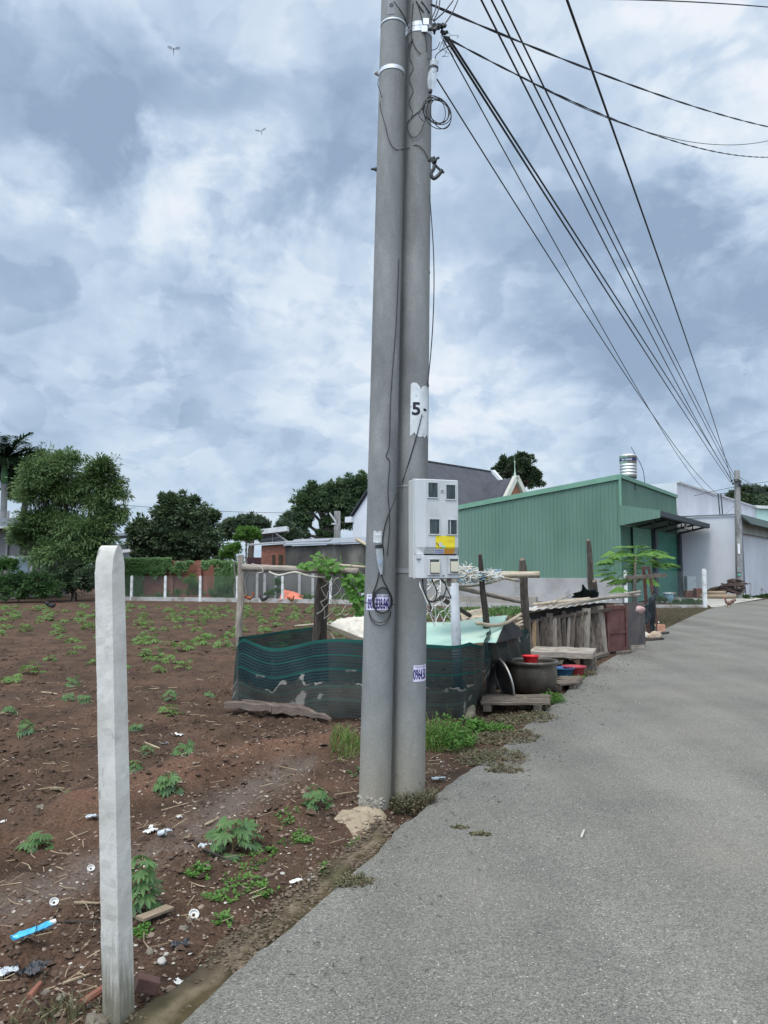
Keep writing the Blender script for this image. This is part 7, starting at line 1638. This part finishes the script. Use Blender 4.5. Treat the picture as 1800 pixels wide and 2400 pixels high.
weed(c('B3',1200,845), .16, .10, .05, 120, 'tip of trailing weeds reaching farthest onto the asphalt', L_dry, 'trail', seed=6, ll=.08)
weed(c('B3',1150,620), .42, .38, .08, 520, 'matted grey-green weeds between net corner and asphalt', L_dry, 'trail', seed=7, ll=.11)
weed(c('B3',1025,580), .07, .10, .16, 60, 'round-leaved green plant at the foot of the net corner', L_weed, 'leafy', seed=8, ll=.26)
weed(c('B3',1130,575), .20, .15, .09, 170, 'low bright green weeds right of the round-leaved plant', L_weed, 'leafy', seed=9, ll=.12)
weed(c('B3',1280,500), .45, .35, .07, 420, 'dry brownish weeds in front of the low pallet', L_dry, 'trail', seed=10, ll=.12)
weed(c('B3',1510,400), .14, .18, .16, 150, 'green weed tuft between pallet and asphalt edge', L_weed, 'leafy', seed=11, ll=.12)
weed(c('A4',920,1130), .28, .20, .08, 180, 'low green weeds in front of the blue basin', L_weed, 'leafy', seed=12, ll=.14)
weed(c('A4',1045,1090), .22, .35, .07, 160, 'low weeds right of the red basin by the asphalt', L_dry, 'leafy', seed=13, ll=.14)
weed(c('A4',820,900), .22, .10, .26, 160, 'green leafy cuttings piled before the coop planks', L_weed, 'leafy', seed=15, ll=.3)
weed(c('B2',1080,920), .20, .08, .055, 420, 'dry brown grass lump on the mossy verge', L_dry, 'trail', seed=16, ll=.06)
weed(c('B2',1180,690), .05, .05, .05, 22, 'small bright sprout on the verge below the sand patch', L_weed, 'leafy', seed=17, ll=.16)
weed(c('B2',1050,800), .05, .05, .05, 22, 'small bright sprout beside the pale grey stone', L_weed, 'leafy', seed=18, ll=.16)
weed(c('B1',910,2075), .003, .003, .05, 1, 'single round leaf sprout at the right foot of the near post', L_weed, 'leafy', seed=19, ll=.20)
weed(c('B1',470,2130), .22, .12, .12, 130, 'thin mossy grass at the bottom left below the near post', L_dry, 'grass', seed=20)
for i, (x, y, rx, l_) in enumerate(((820,570,.09,'creeping seedlings left of the sand patch'),(840,685,.09,'creeping seedlings above the pale stone'),(930,690,.05,'tiny seedling right of the creeping ones'),(640,790,.10,'low creeping sprouts under the largest cassava'),(740,720,.05,'pale sprout right of the largest cassava'),
     (690,945,.09,'bright lobed seedling near the middle of the soil strip'),(600,900,.12,'line of creeping seedlings above the bright lobed one'),(390,870,.07,'pale creeping sprout under the black stick'),(490,975,.09,'small seedlings left of the bright lobed one'),(495,1100,.05,'lone bright seedling below the middle of the soil strip'),
     (70,1165,.04,'small sprout right of the near post by the board'),(340,870,.05,'faint sprout left in the soil strip'),(1190,330,.08,'bluish weed against the left pole'),(900,640,.04,'tiny sprout in front of the sand patch'))):
    weed(c('B2',x,y), rx, rx*1.2, .035, int(14+110*rx), l_, L_weed if i != 12 else L_cas, 'leafy', seed=40+i, ll=.10, cat='seedling')
for i in range(12):
    p = EDGE[8].lerp(EDGE[20], 0); yy = 8.5+i*2.5; xx = edge_x(yy)
    g = MB(); r_ = random.Random(900+i)
    for _ in range(220):
        y = yy+r_.uniform(-1.3,1.3); x = edge_x(y)-abs(r_.gauss(0,.16))+.03; p = Vector((x,y,max(zg(x,y),-.02))); hh = r_.uniform(.02,.07); d_ = Vector((r_.uniform(-.7,.7), r_.uniform(-.7,.7), 1)).normalized(); s_ = d_.orthogonal().normalized(); g.add([p-s_*.005, p+s_*.005, p+d_*hh], [(0,1,2)])
    if yy < 11 or yy > 18: tag(g.build('verge_grass', L_dry), 'sparse dry grass fringe along the asphalt edge, stretch %s' % ('nearest the net corner' if i == 0 else 'beyond the coop'), 'grass', kind='stuff')
# rough dry grass bank beyond the coop
g = MB(); r_ = random.Random(21)
for _ in range(5200):
    y = r_.uniform(21,34.5); x = edge_x(y)-.1-abs(r_.gauss(0,1.3)); 
    if x < P((1500,1400),y).x-1: continue
    p = Vector((x,y,-.03)); hh = r_.uniform(.04,.16); d_ = Vector((r_.uniform(-.6,.6), r_.uniform(-.6,.6), 1)).normalized(); s_ = d_.orthogonal().normalized(); g.add([p-s_*.012, p+s_*.012, p+d_*hh], [(0,1,2)])
tag(g.build('dry_grass', L_dry), 'dry brownish grass bank between the iron frame and the road corner', 'grass', kind='stuff')
g = MB(); r_ = random.Random(22)
for _ in range(1300):
    u = r_.random(); q_ = G(c('C6', 80+1150*u, 790-20*u+r_.uniform(-30,40))); p = Vector((q_.x,q_.y,-.03)); v = rvec(r_); v.z = abs(v.z)+.3; leaf(g, p+Vector((0,0,r_.uniform(0,.25))), v.normalized(), rvec(r_), .12, .06)
tag(g.build('ground_weeds', L_ivy), 'green weeds on the soil behind the mint sheet before the grey wall', 'weeds', kind='stuff')

# ------------------------------------------------------------------ litter and stones near the camera
def crumple(p, sx_, sy_, sz_, m, name, label, cat, seed, rz=0., amp=.5, n_=14):
    r_ = random.Random(seed); p = Vector(p); R = Matrix.Rotation(rz,3,'Z'); g = MB()
    def f(u, v): x = (u-.5)*sx_; y = (v-.5)*sy_; return p+R@Vector((x+noise.noise((u*5,v*5,seed))*sx_*.12, y+noise.noise((u*5,v*5,seed+3))*sy_*.12, sz_*(.35+amp*noise.noise((u*4.1,v*4.1,seed+7))+.5*amp*noise.noise((u*11,v*9,seed)))))
    g.grid(f, n_, max(4, int(n_*.7))); return tag(g.build(name, m, solid=.0012), label, cat)
bluet = mat('blue_tube', (.02,.27,.50), (.05,.42,.66), 9, .3, c3=(.35,.55,.68), s3=30, t3=(.62,.7), spec=.6)
a0 = G(c('B1',80,1695)); b0 = G(c('B1',325,1608)); t = thing('plastic_tube', (a0+b0)/2, 'bright blue flattened squeeze tube lying at the lower left', 'tube'); dv = (b0-a0).normalized(); sdv = Vector((-dv.y,dv.x,0)); ln = (b0-a0).length
g = MB(); g.grid(lambda u,v: a0+dv*ln*u+sdv*(v-.5)*.052*(1-.25*u)+Vector((0,0,.03+.016*u*sin(pi*v)+.007*noise.noise((u*6,v*4,1)))), 26, 9)
g.grid(lambda u,v: a0+dv*ln*u+sdv*(v-.5)*.052*(1-.25*u)+Vector((0,0,.024-.006*sin(pi*v))), 8, 3); g.build('tube_body', bluet, t, smooth=True)
g = MB(); e0 = b0+Vector((0,0,.034)); g.tube([e0-dv*.004, e0+dv*.022], .011, 12); g.build('tube_cap', mat('tube_cap_white', (.6,.6,.58), (.68,.68,.66), 9, .5), t)
g = MB(); m0 = a0+dv*ln*.62; g.tube(spline([m0+sdv*.05+Vector((0,0,.02)), m0+Vector((0,0,.050)), m0-sdv*.04-dv*.03+Vector((0,0,.03)), m0-sdv*.05-dv*.10+Vector((0,0,.028))],6), .002, 4); g.build('black_string', darkm, t)
wpl = mat('white_plastic', (.48,.48,.46), (.68,.68,.66), 20, .4, c3=(.20,.18,.15), s3=18, t3=(.56,.66)); bpl = mat('black_plastic', (.008,.008,.010), (.03,.03,.035), 14, .25, spec=.6); foil = mat('foil_plastic', (.30,.34,.37), (.60,.63,.65), 16, .3, c3=(.05,.05,.055), s3=22, t3=(.5,.58))
for i, (k, x, y, w, h, z, m_, l_) in enumerate((('B1',600,865,.13,.09,.05,foil,'crumpled silvery plastic wrapper beside the left edge of the near post'),('B1',975,935,.14,.08,.04,wpl,'white torn plastic scrap beside a small tin on the soil'),('B1',1090,940,.12,.07,.04,foil,'crumpled grey wrapper right of the torn white scrap'),
     ('B1',1330,1010,.13,.09,.05,foil,'dark and silver plastic wrapper under the largest cassava plant'),('B1',940,1150,.17,.08,.03,wpl,'scatter of white torn plastic right of the near post'),('B1',1160,845,.06,.05,.05,wpl,'small white crumpled plastic above the grey wrapper'),
     ('B1',1165,1670,.13,.07,.05,bpl,'crumpled black plastic on the soil below the board'),('B1',225,1825,.18,.12,.05,bpl,'black plastic bag scrap at the lower left'),('B1',1170,1850,.15,.05,.025,wpl,'flat white plastic shreds near the verge'),
     ('B1',60,1820,.12,.10,.04,foil,'dull grey plastic film left of the black bag scrap'),('B1',25,855,.07,.05,.03,wpl,'white scrap at the left edge of the field'),('B1',1150,300,.22,.10,.04,wpl,'white shreds behind the cassava among scraps'),
     ('B1',1060,360,.16,.12,.04,bpl,'black plastic sheet under the cassava among scraps'),('B2',120,620,.10,.04,.02,wpl,'second white scrap left of the small tin'),('B2',760,615,.11,.05,.02,wpl,'pale torn paper left of the sand patch'),
     ('B2',870,880,.12,.06,.02,wpl,'white crumbs and shreds left of the pale grey stone'),('B2',1005,270,.10,.05,.02,wpl,'white scrap left of the left pole foot'),('A3',285,1275-45,.12,.07,.03,wpl,'white scrap on soil below the old timber'),('A3',560,1235,.10,.06,.02,wpl,'shell-white scrap below the right end of the timber'))):
    p = G(c(k,x,y)); p.z = zg(p.x,p.y)+.006; crumple(p, w*.6, h*.6, z*.7, m_, 'plastic_scrap', l_, 'litter', 60+i, rz=i*1.1)
for i, (k, x, y, r, l_, m_) in enumerate((('B1',350,1400,.021,'small white cap-like cup on the left soil',wpl),('B2',340,1078,.024,'white ring-shaped lid on the soil right of the near post',wpl),('B1',590,1135,.020,'small curled white lid left of the near post',wpl),('B2',160,668,.018,'little grey tin beside the torn white scrap',foil))):
    p = G(c(k,x,y)); p.z = zg(p.x,p.y)+.012; g = MB(); ax = Vector((.3,-.5,.8)); g.lathe([(r*.35,0),(r,0),(r,.014),(r*.85,.014),(r*.8,.004),(r*.35,.004),(r*.35,0)] if r > .019 else [(0,0),(r,0),(r,.045),(0,.045)], p, 20, axis=ax if r > .019 else (.9,-.2,.2)); tag(g.build('lid' if r > .019 else 'tin', m_), l_, 'litter')
pale_st = mat('pale_stone', (.30,.29,.26), (.46,.44,.40), 9, .9, bump=.4, bscale=40)
for i, (k, x, y, r, l_, m_) in enumerate((('B1',630,2165,.052,'block-like moss-grey stone at the left foot of the near post',stone_m),('B2',955,850,.040,'pale grey flat stone by the verge',pale_st),('B1',1188,1565,.024,'round dull stone on the soil right of the near post',stone_m),('B1',970,1715,.024,'knobbly brown stone beside the near post',stone_m),
     ('B1',1050,1790,.024,'small cream pebble near the verge bottom',pale_st),('B1',265,775,.035,'tan lump of stone in the soil left of the post',stone_m),('B2',605,1115,.020,'rust-red pebble in the soil strip',mat('red_pebble', (.16,.06,.035), (.24,.10,.06), 9)),('B2',1270,557,.018,'dark pebble sitting on the sand patch',stone_m),
     ('B1',400,1995,.026,'brown pebble at the lower left soil',stone_m),('B1',900,715,.014,'white pebble right of the near post',pale_st),('B1',75,755,.022,'brownish pebble at the left soil edge',stone_m),('B2',1065,510,.020,'grey pebble at the left rim of the sand patch',stone_m),('B1',1075,1715,.016,'grey pebble right of the knobbly brown stone',pale_st),
     ('B1',300,1945,.02,'brown pebble near the lower left',stone_m),('B2',800,850,.016,'tan pebble left of the pale flat stone',pale_st),('B2',640,100,.018,'whitish pebble on soil below the old timber',pale_st))):
    p = G(c(k,x,y)); p.z = zg(p.x,p.y)-.004; stone(p, r, l_, m=m_, seed=70+i, flat_=.55)
g = MB(); p = G(c('B1',955,1975)); g.box((p.x,p.y,.012), (.085,.05,.05), R=Matrix.Rotation(.3,3,'Z')@Matrix.Rotation(.35,3,'Y')); tag(g.build('brick_piece', mat('dark_brick', (.085,.045,.038), (.13,.07,.06), 8, .95, bump=.5), bevel=.004), 'dark broken brick piece right of the near post foot', 'brick')
g = MB(); p = G(c('B1',190,2035)); g.tube([p+Vector((0,0,.0)), p+Vector((.01,.07,.012))], .012, 8, jit=.15); tag(g.build('brick_piece', brk), 'small reddish broken tile piece at the lower left', 'brick')
g = MB(); p = G(c('B1',580,2055)); g.tube([p+Vector((-.02,-.02,.0)), p+Vector((.04,.05,.02))], .014, 8, jit=.15); tag(g.build('brick_piece', brk), 'reddish broken piece left of the near post foot', 'brick')
g = MB(); p0 = G(c('B1',905,1560)); p1 = G(c('B1',1100,1465)); g.beam(p0+Vector((0,0,.02)), p1+Vector((0,0,.01)), .055, .012, segs=4, jit=.002); tag(g.build('board', mat('thin_board', (.17,.13,.09), (.27,.21,.15), 9, coord='UV', stretch=(6,1,1))), 'short flat brown board right of the near post', 'board')
stick_m = mat('stick', (.22,.17,.11), (.36,.30,.21), 9, .9); black_st = mat('black_stick', (.02,.018,.016), (.04,.035,.03), 9)
for i, (k, x0, y0, x1, y1, r, l_, m_) in enumerate((('B1',480,1430,660,1405,.0065,'pale stick ending at the left side of the near post',stick_m),('B1',280,1505,640,1508,.006,'dark straight stick left of the near post',black_st),('B1',155,1525,310,1542,.009,'pale bone-like stick at the lower left',stick_m),
     ('B1',410,1925,580,1850,.006,'forked pale twig left of the near post low down',stick_m),('B1',1095,1635,1380,1648,.003,'long thin dry stalk on the soil near the verge',stick_m),('B1',270,40,370,62,.011,'pale bent stick in the field behind the plants',stick_m),('B1',935,375,1035,405,.010,'pale stick beside the cassava among scraps',stick_m),
     ('B1',430,975,570,925,.004,'thin dry grass stalks left of the post',stick_m),('B2',400,585,470,552,.008,'short thick pale stick above the largest cassava',stick_m),('B2',385,790,530,812,.007,'black stick with a knob below the largest cassava',black_st),('B2',210,1195,475,1218,.003,'long thin stem lying right of the near post',stick_m),
     ('B1',1330,870,1382,850,.008,'pale stick by the soil gully',stick_m),('B1',330,672,415,655,.013,'flat brownish stick left of the post',stick_m),('B1',370,690,460,648,.003,'thin twig over the flat stick left of the post',stick_m),('B2',1070,440,1190,437,.004,'thin stem lying up to the foot of the left pole',stick_m),
     ('B1',630,2085,655,1990,.003,'dry straws leaning on the left foot of the near post',stick_m),('F',1256,1812,1262,1797,.007,'small pale cigarette-like stub on the asphalt',mat('stub', (.42,.40,.36), (.5,.48,.44), 9)))):
    p0 = G(c(k,x0,y0)); p1 = G(c(k,x1,y1)); p0.z = max(zg(p0.x,p0.y),0 if k == 'F' else -9)+r+.004; p1.z = max(zg(p1.x,p1.y),0 if k == 'F' else -9)+r+.006; g = MB(); mm_ = (p0+p1)/2+Vector((noise.noise((i,0,0)),noise.noise((i,4,0)),.1))*(p1-p0).length*.06; mm_.z = max(mm_.z, (p0.z+p1.z)/2)
    g.tube([p0, p0.lerp(mm_,.6), mm_, p1], [r*.9,r,r,r*.7], 6, jit=.1); tag(g.build('stick', m_), l_, 'stick')
# flecks on the asphalt
g = MB(); r_ = random.Random(31)
for _ in range(260):
    y = 2.3*exp(r_.random()*math.log(18/2.3)); x = edge_x(y)+r_.random()*min(5, .5*y+1.5)*r_.random()**.5
    if x > .62*y+.5 or x < edge_x(y)+.05: continue
    s_ = r_.uniform(.0010,.0026)*(1+.12*y); g.box((x,y,s_*.4), (s_*2,s_*1.4,s_), rz=r_.random()*3)
tag(g.build('road_grit', mat('road_grit', (.30,.27,.22), (.5,.47,.4), 40), loc=(0,0,0)), 'small pale grit and leaf bits strewn on the asphalt', 'grit', kind='stuff')
g = MB(); r_ = random.Random(33)
for _ in range(260):
    y = r_.uniform(3,16); x = edge_x(y)+abs(r_.gauss(0,.35))+.05; a = r_.random()*6; l = r_.uniform(.01,.035); p = Vector((x,y,.006)); g.tube([p, p+Vector((cos(a)*l,sin(a)*l,.004))], .0016*(1+.05*y), 4)
tag(g.build('dark_debris', mat('dark_debris', (.03,.026,.022), (.07,.06,.05), 40), loc=(0,0,0)), 'dark twig and leaf crumbs on the asphalt margin', 'debris', kind='stuff')
weed(c('B3',905,1215), .06, .03, .02, 40, 'small dry weed scrap on the asphalt left part', L_dry, 'trail', seed=71, ll=.07)
weed(c('B3',1035,1260), .07, .03, .02, 60, 'small dry weed scrap on the asphalt right part', L_dry, 'trail', seed=72, ll=.07)
g = MB(); p = G(c('B3',770,905)); g.box((p.x,p.y,.012), (.11,.05,.008), rz=.1); tag(g.build('plastic_scrap', foil), 'flat silver and black wrapper on soil right of the poles', 'litter')

# ------------------------------------------------------------------ overhead wires
far = lambda x, y: P(c('C5',x,y), FP.y-.15)
def wire(A, B, mid, r, label, ext=0., r2=None, m=black):
    """sagging wire from A to B through the sight line of a pixel midway"""
    if mid is not None:
        a_, b_ = ray(*mid); t_ = (a_*A.y-A.x)/((B.x-A.x)-a_*(B.y-A.y)); y = lerp(A.y,B.y,t_); zm = CH+b_*y; k = (zm-lerp(A.z,B.z,t_))/(t_*(t_-1))
    else: k = .0
    g = MB(); N_ = 60; pts = []; rs = []
    for i in range(N_+1):
        t_ = -ext+(1+ext)*(i/N_)**1.5; p = A.lerp(B,t_); p.z += k*t_*(t_-1); pts.append(p); rs.append(lerp(r, r2 or r, i/N_))
    g.tube(pts, rs, 6); return tag(g.build('overhead_wire', m, smooth=True), label, 'wire')
A7 = lambda x, y, d: P(c('A7',x,y), d)
wire(A7(800,360,5.15), far(205,320), c('B8',868,470), .0085, 'left wire of the close pair running from the dark clamp to the far pole', r2=.013)
wire(A7(830,360,5.15), far(215,300), c('B8',893,470), .0085, 'right wire of the close pair running from the dark clamp to the far pole', r2=.013)
wire(A7(780,380,5.2), far(60,520)+Vector((-.4,0,0)), c('B8',800,540), .0045, 'thin grey wire just left of the close wire pair', r2=.010)
wire(A7(722,770,5.25), P(c('B8',1490,1500),47), c('B8',760,555), .0050, 'lowest thin wire curving from behind the upper bottle', r2=.010)
wire(P((1128,0),6.4), far(225,285), c('B8',960,430), .0085, 'leftmost of three high wires converging on the far pole', ext=.03, r2=.013)
wire(P((1152,0),6.6), far(245,260), c('B8',1000,430), .0085, 'middle of three high wires converging on the far pole', ext=.03, r2=.013)
wire(P((1176,0),6.8), far(255,215), c('B8',1028,430), .0085, 'rightmost of three high wires converging on the far pole', ext=.03, r2=.013)
wire(P((1329,0),7.0), far(212,270), c('B8',1235,625), .0125, 'thickest steep wire sweeping over the road to the far pole', ext=.12, r2=.016)
R3 = lambda x, y, d: P((x*1.085,y*1.085), d)
def twist(A, B, mid, r, n_, label):
    a_, b_ = ray(*mid); t_ = (a_*A.y-A.x)/((B.x-A.x)-a_*(B.y-A.y)); zm = CH+b_*lerp(A.y,B.y,t_); k = (zm-lerp(A.z,B.z,t_))/(t_*(t_-1)); t = thing('twisted_wire', A, label, 'wire')
    for ph in (0, pi):
        g = MB(); pts = []
        for i in range(161): t_ = i/160; p = A.lerp(B,t_); p.z += k*t_*(t_-1); an = t_*n_*2*pi+ph; pts.append(p+Vector((cos(an),0,sin(an)))*r*1.1)
        g.tube(pts, r, 5); g.build('strand', black, t)
    return t
twist(R3(932,10,5.2), R3(1690,280,12), (R3c := (1300*1.085,160*1.085)), .0055, 7, 'upper brown twisted wire slanting right from the pole tops')
twist(R3(958,78,5.15), R3(1690,338,12), (1300*1.085,247*1.085), .0042, 14, 'lower ragged twisted wire slanting right from the dark clamp')
wire(R3(1100,152,7), R3(1690,296,12), (1330*1.085,262*1.085), .0045, 'thin branch wire leaving the ragged twisted wire to the right')
wire(R3(1180,-3,9), R3(1700,19,12), (1420*1.085,1*1.085), .009, 'thick wire crossing the top right corner of the photo')
wire(P(c('C5',-330,505),46), P(c('C5',800,292),47), c('C5',250,378), .014, 'upper crossing wire behind the top of the far pole')
wire(P(c('C5',30,478),48.5), P(c('C5',260,445),48.3), None, .014, 'short crossing wire left of the far pole')
wire(P(c('C5',70,495),48.5), P(c('C5',800,370),49), c('C5',400,440), .012, 'lower crossing wire behind the top of the far pole')
wire(far(318,232), P(c('C5',900,560),90), None, .018, 'upper wire leaving the far pole away to the right')
wire(far(318,290), P(c('C5',800,520),90), None, .018, 'lower wire leaving the far pole away to the right')
wire(P(c('C5',250,650),49), P(c('C5',-60,950),52), None, .008, 'thin slack wire hanging across the white wall')
wire(P(c('A1',790,645),60), P(c('A2',1010,560),58), (560*1.085,1107*1.085), .016, 'thin distant wire above the treeline left of the poles')
for i, (x0,y0,x1,y1,l_) in enumerate(((720,5,665,190,'first'),(750,5,690,200,'second'),(880,5,700,200,'third'),(925,5,780,260,'fourth'))):
    cable([A7(x0,y0,5.2), A7((x0+x1)/2+14,(y0+y1)/2,5.15), A7(x1,y1,5.1)], .0045, l_+' drooping black cable above the dark clamp, counted from the poles')
g = MB(); r_ = random.Random(44)
for k in range(9):
    p = A7(790+r_.uniform(-50,60), 340+r_.uniform(-20,60), 5.1); pts = [p]
    for _ in range(5): pts.append(pts[-1]+Vector((r_.uniform(-.03,.05), 0, r_.uniform(-.05,.03))))
    g.tube(spline(pts,4), .0018, 4)
tag(g.build('wire_tangle', black), 'frizzy tangle of thin wires below the dark clamp', 'wires', kind='stuff')
cable([A7(665,490,5.2), A7(720,470,5.15), A7(750,410,5.15)], .003, 'short black cable hooking right under the dark clamp')
cable([A7(700,590,5.2), A7(720,530,5.15), A7(800,470,5.15), A7(880,440,5.1)], .003, 'black cable arching from the upper bottle to the twisted wire')
# dragonflies
def dragonfly(px, d, s_, rz, tl, label, full=True):
    p = P(px, d); t = thing('dragonfly', p, label, 'dragonfly'); R = Matrix.Rotation(rz,3,'Y')@Matrix.Rotation(tl,3,'X')
    q_ = lambda x,y,z: p+R@Vector((x*s_,y*s_,z*s_))
    g = MB(); g.tube([q_(0,0,.008), q_(0,0,.004), q_(0,0,-.004), q_(0,0,-.035)], [.0025*s_*1,.0035*s_,.0022*s_,.0009*s_], 8); g.build('body', darkm, t, smooth=True)
    for sx_ in (-1,1):
        for (z0, z1) in ((.004,.020),(-.001,.010)):
            g = MB(); g.add([q_(0,0,z0), q_(.020*sx_,.004,z1*.8+.002), q_(.042*sx_,.007,z1+.001), q_(.043*sx_,.007,z1-.004), q_(.020*sx_,.004,z1*.8-.008)], [(0,1,2,3,4)]); g.build('wing', mat('wing', (.10,.11,.13), (.14,.15,.17), 9, .3, alpha=.55), t)
    return t
dragonfly(c('B7',750,214), 4.8, 1.0, .1, .5, 'larger dark dragonfly hovering high in the upper left sky')
dragonfly(c('B7',1128,568), 5.6, 1.0, -.2, 1.3, 'smaller dragonfly in the sky left of the poles')
dragonfly(c('A1',450,286), 16, 1.0, .5, .6, 'tiny dragonfly above the light green tree')
dragonfly(c('B8',1555,933), 14, 1.0, -.3, 1.2, 'tiny dark speck dragonfly in the right part of the sky')
# far treeline closing the horizon
g = MB(); r_ = random.Random(55)
for k in range(230):
    x = r_.uniform(-62,16); h = 3.1+1.3*noise.noise((x*.12,0,0))+.7*noise.noise((x*.5,2,0)); cc = Vector((x, 74+r_.uniform(-4,4), h*r_.uniform(.1,.8)))
    for _ in range(60): u = rvec(r_); p = cc+Vector((u.x*1.9,u.y*1.2,u.z*1.1))*r_.random()**.4; leaf(g, p, u, (Vector((0,0,1))+rvec(r_)).normalized(), .42*r_.uniform(.6,1.3), .22)
tag(g.build('treeline', L_blue), 'far low green treeline closing the horizon behind the field', 'treeline', kind='stuff')
